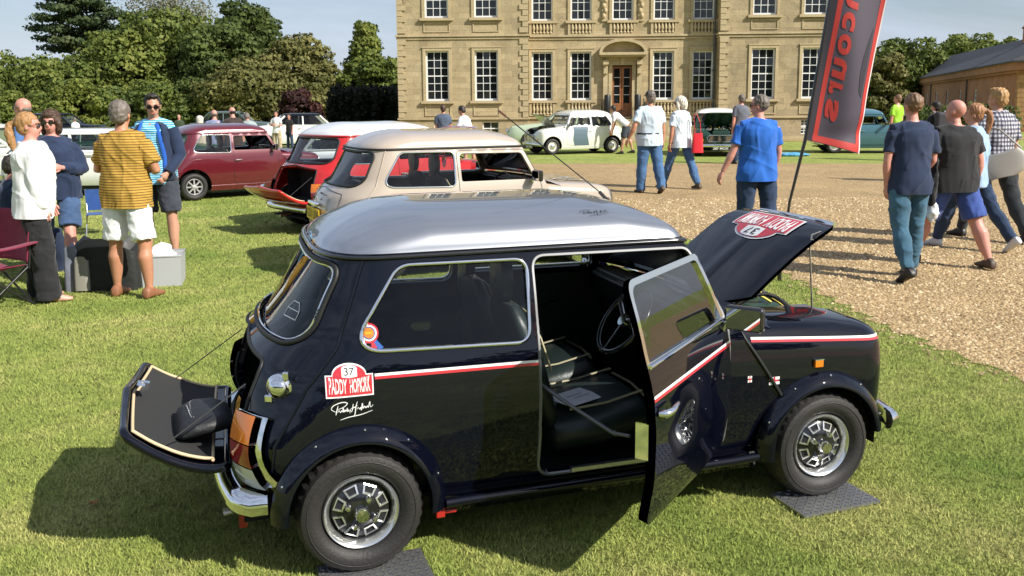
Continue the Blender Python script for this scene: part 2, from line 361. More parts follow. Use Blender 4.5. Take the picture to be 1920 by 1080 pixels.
LW = [HX(822), HX(913)]; RW = [HX(1420), HX(1512)]
CD = .85
CW = [HX(1015, CD), HX(1086, CD), HX(1237, CD), HX(1309, CD)]; MID = HX(1162, CD)
XL, XJ1, XJ2, XR = HX(749), HX(990), HX(1341), HX(1582)
Z0, Z1, U0, U1, TOP = 1.86, 4.20, 5.70, 8.04, 9.6
WD = 1.10
bw = .78
hl = glass_frame_holes(LW, WD, Z0, Z1)+glass_frame_holes(LW, WD, U0, U1)+[(c-bw/2+.18, c+bw/2+.18, .22, .88) for c in LW]
wall("wall", XL, XJ1, 0, TOP, 0, hl, .3, ST, house)
hr = glass_frame_holes(RW, WD, Z0, Z1)+glass_frame_holes(RW, WD, U0, U1)+[(c-bw/2-.1, c+bw/2-.1, .22, .88) for c in RW]
wall("wall", XJ2, XR, 0, TOP, 0, hr, .3, STW, house)
dw = .95
hc = glass_frame_holes(CW, 1.0, Z0, Z1-.05)+glass_frame_holes(CW+[MID], 1.0, U0-.1, U1)+[(MID-dw/2, MID+dw/2, .95, 3.5)]
wall("wall", XJ1, XJ2, 0, TOP, CD, hc, .3, ST, house)
mb = MB(); mb.add([(XJ1,0,0),(XJ1,CD,0),(XJ1,CD,TOP),(XJ1,0,TOP)], [(0,1,2,3)]).add([(XJ2,0,0),(XJ2,CD,0),(XJ2,CD,TOP),(XJ2,0,TOP)], [(3,2,1,0)])
mb.bx(XL, XL+.3, 0.001, 14, 0, TOP).bx(XR-.3, XR, 0.001, 14, 0, TOP).bx(XL, XR, 14, 14.3, 0, TOP); mb.obj("side_wall", ST, house)
for c in LW: sash(house, c, Z0, Z1, WD, 0, curtain=True); sash(house, c, U0, U1, WD, 0)
for c in RW: sash(house, c, Z0, Z1, WD, 0); sash(house, c, U0, U1, WD, 0)
for c in CW: sash(house, c, Z0, Z1-.05, 1.0, CD); sash(house, c, U0-.1, U1, 1.0, CD)
sash(house, MID, U0-.1, U1, 1.0, CD)
for c in LW: sash(house, c+.18, .22, .88, bw, 0, 2, 1, surround=False, fw=.05)
for c in RW: sash(house, c-.1, .22, .88, bw, 0, 5, 5, surround=False, fw=.03)
# plinth band, string course and cornice follow the three fronts
def band(name, z0, z1, pr, m=SQ, wx0=XL, wx1=XR):
    mb = MB(); mb.bx(wx0-pr, XJ1+pr, -pr, .0-.001, z0, z1).bx(XJ1+pr, XJ2-pr, CD-pr, CD-.001, z0, z1).bx(XJ2-pr, wx1+pr, -pr, -.001, z0, z1)
    mb.bx(XJ1+.001, XJ1+pr, 0, CD-pr, z0, z1).bx(XJ2-pr, XJ2-.001, 0, CD-pr, z0, z1)
    mb.bx(wx0-pr, wx0-.001, 0, 14, z0, z1); return mb.obj(name, m, house)
band("plinth", 0, .12, .10); band("plinth_course", .98, 1.06, .07); band("string_course", 4.84, 4.93, .10); band("string_course", 4.72, 4.80, .05)
band("cornice", TOP, TOP+.35, .45)
mb = MB(); a = .45; mb.add([(XL-a,-a,TOP+.35),(XR+a,-a,TOP+.35),(XR+a,14,TOP+.35),(XL-a,14,TOP+.35),(XL+4,6,TOP+3.4),(XR-4,6,TOP+3.4)], [(0,1,5,4),(1,2,5),(2,3,4,5),(3,0,4)]); mb.obj("roof", SLATE, house)
# quoins
QL = MB().box((0,0,0), (.42,.05,.235)).mesh("quoin", SQ); QS = MB().box((0,0,0), (.27,.05,.235)).mesh("quoin", SQ)
def quoins(xe, dirn, y):
    k = 0; z = 1.2
    while z < TOP-.1:
        if not 4.66 < z < 4.99:
            wq = .42 if k % 2 else .27
            o = link("quoin", QL if k % 2 else QS, house, (xe+dirn*(wq/2), y-.022+random.uniform(-.006,.006), z), (0,0,R(random.uniform(-.7,.7))))
        z += .262; k += 1
quoins(XL-.02, 1, 0); quoins(XJ1+.02, -1, 0); quoins(XJ2-.02, 1, 0); quoins(XR+.02, -1, 0)
# recessed apron panels below the wing windows
def apron(c, z0, z1, y):
    mb = MB(); w_ = .62; t = .045
    mb.bx(c-w_, c+w_, y-.035, y-.002, z0, z0+t).bx(c-w_, c+w_, y-.035, y-.002, z1-t, z1).bx(c-w_, c-w_+t, y-.034, y-.002, z0+t, z1-t).bx(c+w_-t, c+w_, y-.034, y-.002, z0+t, z1-t)
    mb.obj("apron_panel", SQ, house)
for c in LW+RW: apron(c, 1.16, 1.62, 0); apron(c, 5.05, 5.50, 0)
BAL = MB().lathe([(.05,0),(.07,.0),(.07,.05),(.035,.08),(.075,.2),(.06,.3),(.03,.42),(.065,.46),(.065,.52),(.02,.52)], n=8).mesh("baluster", SQ, 50)
def balustrade(c, z0):
    b = empty("balustrade", (c, CD, z0), 0, house); MB().bx(-.62,.62,-.10,.1,-.09,0).bx(-.62,-.5,-.1,.1,0,.52).bx(.5,.62,-.1,.1,0,.52).obj("plinth_block", SQ, b)
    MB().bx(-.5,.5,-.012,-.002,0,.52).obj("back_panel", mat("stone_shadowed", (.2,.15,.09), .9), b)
    for i in range(6): link("baluster", BAL, b, (-.405+i*.162, -.075, 0))
for c in CW: balustrade(c, 1.20); balustrade(c, 5.02)
balustrade(MID, 5.02)
# pilaster strips beside the upper middle window, like carved drops
for s in (-1, 1):
    mb = MB(); mb.bx(MID+s*.86-.13, MID+s*.86+.13, CD-.06, CD-.002, 5.55, 8.1)
    for k in range(9): mb.sph((MID+s*(.86+.04*(-1)**k), CD-.08, 5.8+k*.24), (.10,.07,.13), 8, 5)
    mb.obj("carved_drop", SQ, house, 50)
# doorway
dr = empty("front_door", (MID, CD, .95), 0, house)
for s in (-1, 1):
    mb = MB(); a, b_ = (-dw/2, 0) if s < 0 else (0, dw/2)
    mb.bx(a+.01, a+.1, .14, .2, 0, 2.5).bx(b_-.1, b_-.01, .14, .2, 0, 2.5).bx(a+.1, b_-.1, .14, .2, 0, .75).bx(a+.1, b_-.1, .14, .2, 2.4, 2.5); mb.bx(a+.14, b_-.14, .12, .14, .12, .62)
    mb.obj("door_leaf", DOORW, dr)
    for k in range(4): link("pane", pane_mesh(dw/2-.2, .39), dr, ((a+b_)/2, .17, .95+k*.41), (R(random.uniform(-1,1)),0,0))
    mb = MB()
    for k in range(3): mb.bx(a+.1, b_-.1, .15, .185, 1.145+k*.41, 1.165+k*.41)
    mb.obj("glazing_bars", WHT, dr)
mb = MB()
for s in (-1, 1):
    mb.bx(MID+s*.56-.09, MID+s*.56+.09, CD-.1, CD-.002, .95, 3.5)
    mb.bx(MID+s*.80-.11, MID+s*.80+.11, CD-.16, CD-.002, .95, 3.1); mb.bx(MID+s*.80-.13, MID+s*.80+.13, CD-.42, CD-.002, 3.52, 3.72); mb.bx(MID+s*.80-.1, MID+s*.80+.1, CD-.3, CD-.002, 3.1, 3.52)
mb.bx(MID-.65, MID+.65, CD-.12, CD-.002, 3.5, 3.68).bx(MID-.8, MID+.8, CD-.1, CD-.002, 3.68, 3.9); mb.bx(MID-.09, MID+.09, CD-.2, CD-.1, 3.5, 3.9)
mb.obj("door_surround", SQ, house)
mb = MB(); W2 = 1.12; mb.bx(MID-W2, MID+W2, CD-.62, CD-.002, 3.96, 4.08).bx(MID-W2+.07, MID+W2-.07, CD-.52, CD-.002, 3.88, 3.96)
rg = []
ring_o = []; ring_i = []
for k in range(25):
    t = pi*(k/24); a_ = 4.08+.64*sin(t); x_ = MID-W2*cos(t); ring_o.append((x_, a_)); ring_i.append((MID-(W2-.14)*cos(t), 4.08+.50*sin(t)))
for k in range(24):
    (xa,za),(xb,zb) = ring_o[k], ring_o[k+1]; (xc,zc),(xd,zd) = ring_i[k], ring_i[k+1]
    y0, y1 = CD-.62, CD-.002
    mb.add([(xa,y0,za),(xb,y0,zb),(xd,y0,zd),(xc,y0,zc),(xa,y1,za),(xb,y1,zb),(xd,y1,zd),(xc,y1,zc)], [(0,1,2,3),(0,4,5,1),(3,2,6,7)])
mb.add([(x_, CD-.2, z_) for x_, z_ in ring_i], [tuple(range(25))]); mb.obj("pediment", SQ, house)
mb = MB()
for k in range(6): mb.bx(MID-1.2-.16*k*.3, MID+1.2+.16*k*.3, CD-.35-.32*(k+1), CD-.002 if k == 0 else CD-.35-.32*k, 0, .95-.158*k)
mb.obj("steps", SQ, house)
for s in (-1, 1):
    mb = MB(); x_ = MID+s*1.0
    for k in range(7): yy = CD-.4-.31*k; zz = .95-.155*k; mb.tube([(x_, yy, max(zz,.02)), (x_, yy, zz+.95)], .014, 6)
    mb.tube([(x_, CD-.3, 1.9), (x_, CD-2.4, .9)], .022, 6); mb.obj("handrail", IRON, house)
    mb = MB(); mb.lathe([(.14,0),(.16,.03),(.15,1.1),(.12,1.15),(0.01,1.17)], (MID+s*.72, CD-.4, .95), n=10); mb.obj("boot_scraper_post", IRON, house, 40)
mb = MB(); mb.tube([(XJ2-.12, CD-.1, 0), (XJ2-.12, CD-.1, TOP)], .055, 8)
for z_ in (1.5,3.2,5.0,6.8,8.6): mb.bx(XJ2-.2, XJ2-.04, CD-.17, CD-.002, z_, z_+.06)
mb.obj("downpipe", LEAD, house, 40)
# ================================================================ BRICK RANGE on the right
def brick_mat():
    m = bpy.data.materials.new("red_brick"); m.use_nodes = True; n = m.node_tree; b = n.nodes["Principled BSDF"]; t = n.nodes.new("ShaderNodeTexCoord"); P = t.outputs['Object']
    sx = n.nodes.new("ShaderNodeSeparateXYZ"); n.links.new(P, sx.inputs[0]); ad = n.nodes.new("ShaderNodeMath"); n.links.new(sx.outputs[0], ad.inputs[0]); n.links.new(sx.outputs[1], ad.inputs[1])
    cx = n.nodes.new("ShaderNodeCombineXYZ"); n.links.new(ad.outputs[0], cx.inputs[0]); n.links.new(sx.outputs[2], cx.inputs[1])
    br = n.nodes.new("ShaderNodeTexBrick"); br.inputs['Scale'].default_value = 1; br.inputs['Brick Width'].default_value = .23; br.inputs['Row Height'].default_value = .075; br.inputs['Mortar Size'].default_value = .006
    br.inputs['Color1'].default_value = (.33,.13,.06,1); br.inputs['Color2'].default_value = (.42,.19,.09,1); br.inputs['Mortar'].default_value = (.36,.27,.19,1); n.links.new(cx.outputs[0], br.inputs['Vector'])
    a = nnoise(n, P, .7, 6, .6); c = ramp(n, a.outputs['Fac'], [(.3, (.75,.75,.75)), (.7, (1.2,1.15,1.1))]); x = nmix(n, 1., br.outputs['Color'], c.outputs[0], 'MULTIPLY')
    n.links.new(x, b.inputs['Base Color']); b.inputs['Roughness'].default_value = .9; return m
BR = brick_mat()
# long wall runs away from the near corner; local x = along the lit end wall (to the right), local y = along the long wall (away)
rng_b = empty("brick_stable_range", (27.6, 48.5, 0), R(-17.9)); tag(rng_b, "long red brick stable range with dark slate roof and stone quoins at the right", "building")
L, Wd_, EH = 52, 5.6, 3.35
wy = [6.5, 12.5, 18.5, 24.5, 30.5, 36.5, 43.5]
xs = sorted({0, L, *[a-.55 for a in wy], *[a+.55 for a in wy]}); mb = MB()
for i in range(len(xs)-1):
    c = (xs[i]+xs[i+1])/2; hole = any(abs(c-a) < .5 for a in wy)
    for z0_, z1_ in ((0,.95),(.95,2.45),(2.45,EH)):
        if hole and z0_ == .95: continue
        mb.add([(0,xs[i],z0_),(0,xs[i+1],z0_),(0,xs[i+1],z1_),(0,xs[i],z1_)], [(0,3,2,1)])
for a in wy: mb.bx(.5, .55, a-.8, a+.8, .8, 2.6, 1)
for a in wy: mb.add([(0,a-.55,.95),(.2,a-.55,.95),(.2,a-.55,2.45),(0,a-.55,2.45),(0,a+.55,.95),(.2,a+.55,.95),(.2,a+.55,2.45),(0,a+.55,2.45)], [(0,1,2,3),(4,7,6,5),(0,4,5,1),(3,2,6,7)])
mb.add([(0,0,0),(Wd_,0,0),(Wd_,0,EH),(0,0,EH)], [(0,1,2,3)]).add([(Wd_,0,0),(Wd_,L,0),(Wd_,L,EH),(Wd_,0,EH)], [(0,1,2,3)]).add([(0,L,0),(Wd_,L,0),(Wd_,L,EH),(0,L,EH)], [(3,2,1,0)])
mb.obj("wall", [BR, DARK], rng_b)
SR = mat("orange_sandstone", (.42,.24,.10), .9, var=.2, vscale=3)
mb = MB(); mb.bx(-.32, Wd_+.32, -.32, L+.3, EH, EH+.5).bx(-.18, Wd_+.18, -.18, L+.2, EH-.16, EH); mb.obj("cornice", mat("brick_cornice", (.34,.16,.08), .85, var=.2, vscale=2), rng_b)
mb = MB(); a = .45; zt = EH+.5; zr = zt+1.75
mb.add([(-a,-a,zt),(Wd_+a,-a,zt),(Wd_+a,L+a,zt),(-a,L+a,zt),(Wd_/2,1.2,zr),(Wd_/2,L-1.4,zr+.6),(-a,-a,zt-.08),(Wd_+a,-a,zt-.08),(Wd_+a,L+a,zt-.08),(-a,L+a,zt-.08)], [(0,1,4),(1,2,5,4),(2,3,5),(3,0,4,5),(0,6,7,1),(1,7,8,2),(2,8,9,3),(3,9,6,0)]); mb.obj("roof", SLATE, rng_b)
for a in wy:
    wn = empty("window", (.06, a, .95), 0, rng_b); mb = MB(); mb.bx(.02,.09,-.55,-.45,0,1.5).bx(.02,.09,.45,.55,0,1.5).bx(.02,.09,-.45,.45,0,.1).bx(.02,.09,-.45,.45,1.4,1.5).bx(.03,.08,-.45,.45,.7,.76)
    for q in (-.15,.15): mb.bx(.04,.07,q-.015,q+.015,.1,.7).bx(.04,.07,q-.015,q+.015,.76,1.4)
    for q in (.4,1.08): mb.bx(.045,.065,-.45,-.165,q-.012,q+.012).bx(.045,.065,-.135,.135,q-.012,q+.012).bx(.045,.065,.165,.45,q-.012,q+.012)
    mb.obj("sash_frame", WHT, wn)
    for q in range(3):
        for z_ in (.25,.55,.92,1.24): o = link("pane", pane_mesh(.27,.27), wn, (.06, -.3+q*.3, z_), (0,0,R(90)))
    MB().bx(-.16,.05,-.65,.65,-.1,-.002).obj("sill", SR, wn)
for k in range(13):
    wq = .55 if k % 2 else .34
    MB().bx(-.03, wq, -.03, .0, .12+k*.25, .12+k*.25+.23).bx(-.03,-.001, .0, .9-wq, .12+k*.25, .12+k*.25+.23).obj("quoin", SR, rng_b)
for yy in (15.5, 33.5): mb = MB().tube([(-.08, yy, 0), (-.08, yy, EH)], .06, 8).obj("downpipe", LEAD, rng_b)
MB().bx(Wd_/2-.45,Wd_/2+.45,10,11.2,zr-.3,zr+.9).bx(Wd_/2-.52,Wd_/2+.52,9.93,11.27,zr+.7,zr+.82).obj("chimney", BR, rng_b)
# ================================================================ TREES
def leaf_mat(name, lo, mid, hi, transl=.25):
    m = bpy.data.materials.new(name); m.use_nodes = True; n = m.node_tree; b = n.nodes["Principled BSDF"]; g = n.nodes.new("ShaderNodeNewGeometry")
    a = nnoise(n, g.outputs['Position'], .35, 3, .6); r_ = g.outputs['Random Per Island']
    ad = n.nodes.new("ShaderNodeMath"); ad.operation = 'MULTIPLY_ADD'; ad.inputs[1].default_value = .35; n.links.new(r_, ad.inputs[0]); sb = n.nodes.new("ShaderNodeMath"); sb.operation = 'SUBTRACT'; sb.inputs[1].default_value = .18
    n.links.new(a.outputs['Fac'], sb.inputs[0]); n.links.new(sb.outputs[0], ad.inputs[2])
    x = ramp(n, ad.outputs[0], [(.28, lo), (.5, mid), (.72, hi)]).outputs[0]; n.links.new(x, b.inputs['Base Color']); b.inputs['Roughness'].default_value = .6; b.inputs['Specular IOR Level'].default_value = .2
    tr = n.nodes.new("ShaderNodeBsdfTranslucent"); n.links.new(x, tr.inputs['Color']); ms = n.nodes.new("ShaderNodeMixShader"); ms.inputs[0].default_value = transl
    n.links.new(b.outputs[0], ms.inputs[1]); n.links.new(tr.outputs[0], ms.inputs[2]); n.links.new(ms.outputs[0], n.nodes['Material Output'].inputs[0]); return m
LF = {'oak': leaf_mat("oak_leaves", (.055,.08,.016), (.105,.14,.028), (.18,.205,.048)),
      'lime': leaf_mat("lime_leaves", (.07,.10,.02), (.13,.165,.033), (.22,.235,.052)),
      'autumn': leaf_mat("turning_leaves", (.085,.09,.026), (.15,.148,.045), (.23,.21,.07)),
      'dark': leaf_mat("dark_leaves", (.038,.058,.015), (.072,.10,.024), (.115,.15,.038)),
      'pine': leaf_mat("pine_needles", (.03,.05,.02), (.055,.08,.03), (.09,.11,.045), .1),
      'beech': leaf_mat("copper_beech_leaves", (.02,.009,.009), (.045,.018,.016), (.075,.03,.024), .1),
      'yew': leaf_mat("yew_leaves", (.006,.008,.004), (.010,.013,.006), (.018,.022,.009), .02),
      'pale': leaf_mat("pale_leaves", (.13,.14,.09), (.2,.2,.13), (.28,.27,.19))}
BARK = mat("bark", (.085,.065,.045), .95, var=.3, vscale=3)
def leaves(cent, rad, N, ls, seed, shell=.75):
    r_ = np.random.default_rng(seed); C = np.array(cent); Rr = np.array(rad); k = len(C)
    wgt = (Rr[:,0]*Rr[:,1]+Rr[:,0]*Rr[:,2])**1.0; idx = r_.choice(k, N, p=wgt/wgt.sum())
    d = r_.normal(size=(N,3)); d /= np.linalg.norm(d, axis=1)[:,None]
    # lumpy surface
    q = shell+(1-shell)*r_.random(N)**.5; lump = 1+.16*np.sin(d[:,0]*7+idx)*np.sin(d[:,1]*8+2*idx)+.12*np.sin(d[:,2]*11+idx*1.7)
    p = C[idx]+d*Rr[idx]*(q*lump)[:,None]
    nrm = d+r_.normal(size=(N,3))*.55; nrm /= np.linalg.norm(nrm, axis=1)[:,None]
    a = np.cross(nrm, r_.normal(size=(N,3))); a /= np.linalg.norm(a, axis=1)[:,None]; b_ = np.cross(nrm, a)
    s = ls*(.55+.9*r_.random(N))[:,None]
    V = np.stack([p-a*s*.6, p-b_*s*.42, p+a*s*.6, p+b_*s*.42], 1); V[:,0] += nrm*s*.2; V[:,2] += nrm*s*.15
    return V.reshape(-1,3), np.arange(4*N).reshape(-1,4)
def crown_blobs(R_, H, base, nb, seed, shape='round'):
    r_ = np.random.default_rng(seed); C = []; Q = []
    for i in range(nb):
        t = (i+.5)/nb; z = base+(H-base)*t
        if shape == 'round': e = sqrt(max(.05, 1-((t-.42)/.62)**2))
        elif shape == 'cone': e = max(.14, (1-t)**.8)
        elif shape == 'column': e = .75*max(.25, 1-(max(0,t-.5)/.55)**2)
        else: e = sqrt(max(.05, 1-((t-.5)/.6)**2))
        a = i*2.4+r_.random()*.8; rr = R_*e*(.35+.45*r_.random()); br_ = R_*(.30+.16*r_.random())*(.55+.45*e)
        C.append((cos(a)*rr, sin(a)*rr, z-br_*.25)); Q.append((br_, br_, br_*.72))
    return C, Q
def tree(name, label, cat, x, y, H, R_, kind, nb=16, N=9000, ls=.34, seed=1, base=.18, shape='round', group=None, trunk=.3):
    t = empty(name, (x, y, 0)); tag(t, label, cat, group)
    C, Q = crown_blobs(R_, H-R_*.25, H*base, nb, seed, shape)
    V, F = leaves(C, Q, N, ls, seed); link("crown", npmesh("crown", V, F, LF[kind]), t)
    mb = MB(); mb.tube([(0,0,-.1),(.05,0,H*.25),(-.05,.1,H*.55),(0,0,H*.85)], [trunk, trunk*.75, trunk*.45, trunk*.1], 8)
    for c, q in list(zip(C, Q))[::2]:
        z = max(H*.12, c[2]*.6); mb.tube([(0,0,z),(c[0]*.5,c[1]*.5,(z+c[2])/2+.2),(c[0],c[1],c[2])], [trunk*.3, trunk*.18, trunk*.06], 5)
    mb.obj("trunk", BARK, t, 60); return t
def TX(px, D): return (px-960)*D/1650
G = "trees at the edge of the park"
def tz(py, D): return CAMH+(193-py)*D/1650
# (name, label, kind, px, D, top_py, radius_m, blobs, N, leafsize, base, shape)
TR = [
 ("oak_tree","broad mid green oak behind the group of people at the far left","tree",'oak',45,78,84,7.0,26,20000,.36,.05,'round'),
 ("lime_tree","yellow tinged tree low behind the woman with the ponytail","tree",'lime',150,74,92,5.4,22,16000,.32,.02,'round'),
 ("lime_tree","greenish yellow tree rising between pine and big oak","tree",'lime',252,76,42,5.4,24,17000,.32,.02,'round'),
 ("oak_tree","largest dense dark green oak in the middle of the tree line","tree",'oak',335,80,6,7.4,32,27000,.36,.03,'round'),
 ("beech_tree","dark green beech left of the turning hawthorns","tree",'dark',425,76,34,5.2,24,17000,.34,.02,'round'),
 ("maple_tree","open crowned tree whose bare limbs show against the sky, top right of the tree line","tree",'dark',480,84,-4,4.2,18,8000,.36,.35,'round'),
 ("hawthorn_tree","olive brown hawthorn turning with autumn behind the maroon mini","tree",'autumn',478,68,96,4.8,22,17000,.28,.01,'round'),
 ("ash_tree","brownish green tree sloping down at the right end of the tree line","tree",'autumn',560,74,60,4.3,22,15000,.3,.02,'round'),
 ("ash_tree","smaller brown green tree at the gap of sky right of the tree line","tree",'autumn',596,72,112,2.6,14,8000,.28,.02,'round'),
 ("poplar_tree","tall pointed green tree standing alone left of the house","tree",'lime',692,80,36,3.4,44,17000,.30,.0,'cone'),
 ("bay_tree","mid green bushy tree between pointed tree and house corner","tree",'oak',724,72,104,2.9,14,8000,.3,.02,'round'),
 ("bay_tree","leafy bush under the left side of the pointed tree","tree",'oak',664,74,128,2.6,14,8000,.3,.02,'round'),
 ("oak_tree","low dark tree behind the far left parked estate car","tree",'dark',-60,72,130,5.5,20,10000,.34,.02,'round'),
 ("oak_tree","round green tree right of the banner behind the slate roof","tree",'oak',1680,90,70,4.6,20,13000,.34,.06,'round'),
 ("sweet_chestnut_tree","pale green tree rising over the middle of the slate roof","tree",'lime',1800,125,62,5.6,20,13000,.42,.06,'round'),
 ("oak_tree","tree top just left of the brick chimney","tree",'lime',1868,122,74,3.2,14,7000,.4,.06,'round'),
 ("maple_tree","brownish tree partly hidden by the banner edge","tree",'autumn',1652,70,105,2.1,14,7000,.3,.02,'round'),
]
for i, (nm, lb, ct, kd, px, D, tp, rad, nb, N, ls, base, shp) in enumerate(TR):
    tree(nm, lb, ct, TX(px, D), D, tz(tp, D)+.3, rad, kd, nb, int(N*1.35), ls*.84, 31+i, base, shp, None, .35)
# lower bushes and young trees that fill the tree line down to the grass
for i, (px, tp, kd, rad, lb) in enumerate([(-30,150,'dark',3.2,"dark bush at the far left end of the tree line"),(30,158,'lime',2.6,"yellow green bush behind the balding man with spectacles"),(95,150,'oak',3.0,"mid green bush behind the dark haired woman in navy cardigan"),(165,138,'lime',3.0,"yellowish bush left of the striped shirt man's head"),(215,152,'dark',2.8,"dark green bush right behind the striped shirt man's head"),(262,140,'lime',2.8,"light green bush behind the man in dark sunglasses"),(315,150,'oak',2.8,"mid green bush left of the curly haired woman"),(372,136,'dark',3.2,"dark bush directly behind the curly haired woman"),(425,146,'oak',2.6,"green bush behind the man in dark brown shirt"),(520,150,'autumn',2.6,"olive bush behind the folded arms man in white t-shirt"),(590,150,'autumn',2.2,"brownish bush between copper beech and yew hedge")]):
    tree("bush", lb, "bush", TX(px, 66), 66+(i % 3), tz(tp, 66)+.2, rad, kd, 16, 12000, .21, 91+i, .0, 'round', None, .12)
# unseen wood added behind the viewer to darken reflections in glass and paintwork
C = []; Q = []
for i in range(46): C.append((-70+i*3.1+rng.normal(), -52+rng.normal()*4, 3.+rng.random()*5)); Q.append((4.2, 3.5, 4.5+rng.random()*2))
V, F = leaves(C, Q, 16000, 1.0, 55, .8); tag(link("unseen_wood", npmesh("unseen_wood", V, F, LF['dark'])), "unseen wood added behind the viewer to darken car reflections", "wood", kind='stuff')
# big pine with flat layers of needles
def pine(px, D, top):
    t = empty("pine_tree", (TX(px, D), D, 0)); tag(t, "tall dark pine with flat layered branches above the tree line", "tree"); H = tz(top, D)
    r_ = np.random.default_rng(5); C = []; Q = []; mb = MB(); mb.tube([(0,0,0),(.1,0,H*.5),(0,0,H)], [.42,.3,.1], 8)
    for i in range(30):
        tt = i/29; z = H*(.5+.5*tt); rr = 6.2*(1-.7*tt)*(.45+.55*r_.random()); a = i*2.4
        x, y = cos(a)*rr, sin(a)*rr*.8; C.append((x, y, z+.4)); Q.append((1.7*(1-.3*tt), 1.5, .42)); mb.tube([(0,0,z-.7),(x*.5,y*.5,z-.1),(x,y,z+.3)], [.12,.08,.03], 5)
        C.append((x*.55, y*.55, z+.35)); Q.append((1.4, 1.3, .38))
    V, F = leaves(C, Q, 17000, .26, 9, .2); link("crown", npmesh("crown", V, F, LF['pine']), t); mb.obj("trunk", BARK, t, 60)
pine(170, 84, -32)
# thin pale bare tree top behind the oak
t = empty("birch_tree", (TX(335, 95), 95, 0)); tag(t, "thin pale half bare tree top rising behind the largest oak", "tree"); H = tz(-30, 95)
C, Q = crown_blobs(6, H, H*.7, 16, 3); V, F = leaves(C, Q, 4200, .22, 4, .1); link("crown", npmesh("crown", V, F, LF['pale']), t)
mb = MB(); mb.tube([(0,0,0),(0,0,H*.9)], [.3,.08], 6)
for i, c in enumerate(C):
    mb.tube([(0,0,c[2]*.75),(c[0]*.5,c[1]*.5,c[2]*.95),(c[0],c[1],c[2]+.6)], [.08,.05,.02], 4)
    for q in range(5): a = q*1.3+i; mb.tube([(c[0]*.6,c[1]*.6,c[2]*.96),(c[0]*.6+1.6*cos(a),c[1]*.6+1.6*sin(a),c[2]+1.)], [.03,.012], 4)
mb.obj("trunk", mat("pale_bark", (.3,.28,.24), .9), t)
# copper beech bush and clipped dark yew hedge beside the house
tree("copper_beech", "dark purple copper beech shrub behind the red mini", "shrub", TX(560, 62), 62, 3.1, 1.8, 'beech', 14, 9000, .2, 77, .0)
def hedge(name, label, x0, x1, y, h, kind, seed, N, ls):
    n = 12; C = []; Q = []; r_ = np.random.default_rng(seed); t = empty(name, ((x0+x1)/2, y, 0)); tag(t, label, "hedge")
    for i in range(n*3): u = (i % n+.5)/n; C.append(((u-.5)*(x1-x0), r_.uniform(-.6,.6), (.25+.3*(i//n))*h)); Q.append(((x1-x0)/n*.9, 1.0, h*.3*(.9+.3*r_.random())))
    V, F = leaves(C, Q, N, ls, seed, .8); V[:,2] = np.maximum(V[:,2], 0); link("foliage", npmesh("foliage", V, F, LF[kind]), t)
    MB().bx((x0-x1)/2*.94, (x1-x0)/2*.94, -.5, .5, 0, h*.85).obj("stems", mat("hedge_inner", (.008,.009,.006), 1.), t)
hedge("yew_hedge", "nearly black clipped yew hedge left of the house corner", TX(622,58), TX(748,58), 58, 2.5, 'yew', 21, 16000, .16)

hedge("shrub_border", "dark shrubs at the foot of the brick stable range", 20, 26, 46, 1.3, 'dark', 23, 7000, .16)
# ================================================================ CARS
from mathutils.geometry import delaunay_2d_cdt
def paint(name, col, metal=.0, rough=.28, coat=1.): 
    m = mat(name, col, rough, metal, coat); return m
def glass_mat(name, tint, refl=1.45):
    m = bpy.data.materials.new(name); m.use_nodes = True; n = m.node_tree; n.nodes.remove(n.nodes["Principled BSDF"])
    fr = n.nodes.new("ShaderNodeFresnel"); fr.inputs[0].default_value = refl; tr = n.nodes.new("ShaderNodeBsdfTransparent"); tr.inputs[0].default_value = (*tint, 1)
    gl = n.nodes.new("ShaderNodeBsdfGlossy"); gl.inputs['Roughness'].default_value = .01; ms = n.nodes.new("ShaderNodeMixShader")
    n.links.new(fr.outputs[0], ms.inputs[0]); n.links.new(tr.outputs[0], ms.inputs[1]); n.links.new(gl.outputs[0], ms.inputs[2]); n.links.new(ms.outputs[0], n.nodes['Material Output'].inputs[0]); return m
GLASS = glass_mat("car_glass", (.86,.89,.88), 1.45); MATS["car_glass"] = GLASS
GLASS2 = glass_mat("door_glass", (.62,.62,.58), 2.7)
CHROME = mat("chrome", (.82,.82,.83), .06, 1.)
RUBBER = mat("black_rubber", (.012,.012,.012), .55)
TYRE = mat("tyre_rubber", (.020,.018,.017), .6, bump=.15, bscale=90)
BLKP = mat("black_vinyl", (.014,.016,.017), .42)
GRNV = mat("dark_green_leather", (.012,.020,.019), .42, bump=.1, bscale=40)
CARPET = mat("dark_carpet", (.010,.011,.013), .95)
BLKG = mat("gloss_black", (.01,.01,.012), .2, coat=.8)
ALU = mat("brushed_aluminium", (.55,.55,.56), .35, 1.)
SILV = mat("silver_wheel_paint", (.62,.62,.62), .3, .6)
AMB = mat("amber_lens", (.75,.20,.01), .12, coat=.8); REDL = mat("red_lens", (.28,.015,.01), .12, coat=.8); CLR = mat("clear_lens", (.55,.55,.52), .12, coat=.8)
REDV = mat("red_vinyl_print", (.52,.03,.045), .35, coat=.4); WHTV = mat("white_vinyl_print", (.8,.8,.78), .35, coat=.4); BLKV = mat("black_print", (.02,.02,.02), .4)
PIPE = mat("cream_piping", (.62,.47,.28), .6); IVORY = mat("ivory_piping", (.33,.29,.17), .5)
YELP = mat("yellow_number_plate", (.75,.48,.02), .4); PAPER = mat("white_paper", (.8,.8,.82), .7)
ip = np.interp
BZ = [.18,.28,.45,.62,.75,.83,.88,1.0,1.19]; BW = [.625,.665,.695,.700,.690,.672,.655,.625,.565]
RZ = [.18,.25,.35,.45,.55,.67,.78,.855,.9,1.14,1.20]; RX = [-.30,-.37,-.44,-.472,-.475,-.455,-.415,-.32,-.28,-.125,-.095]
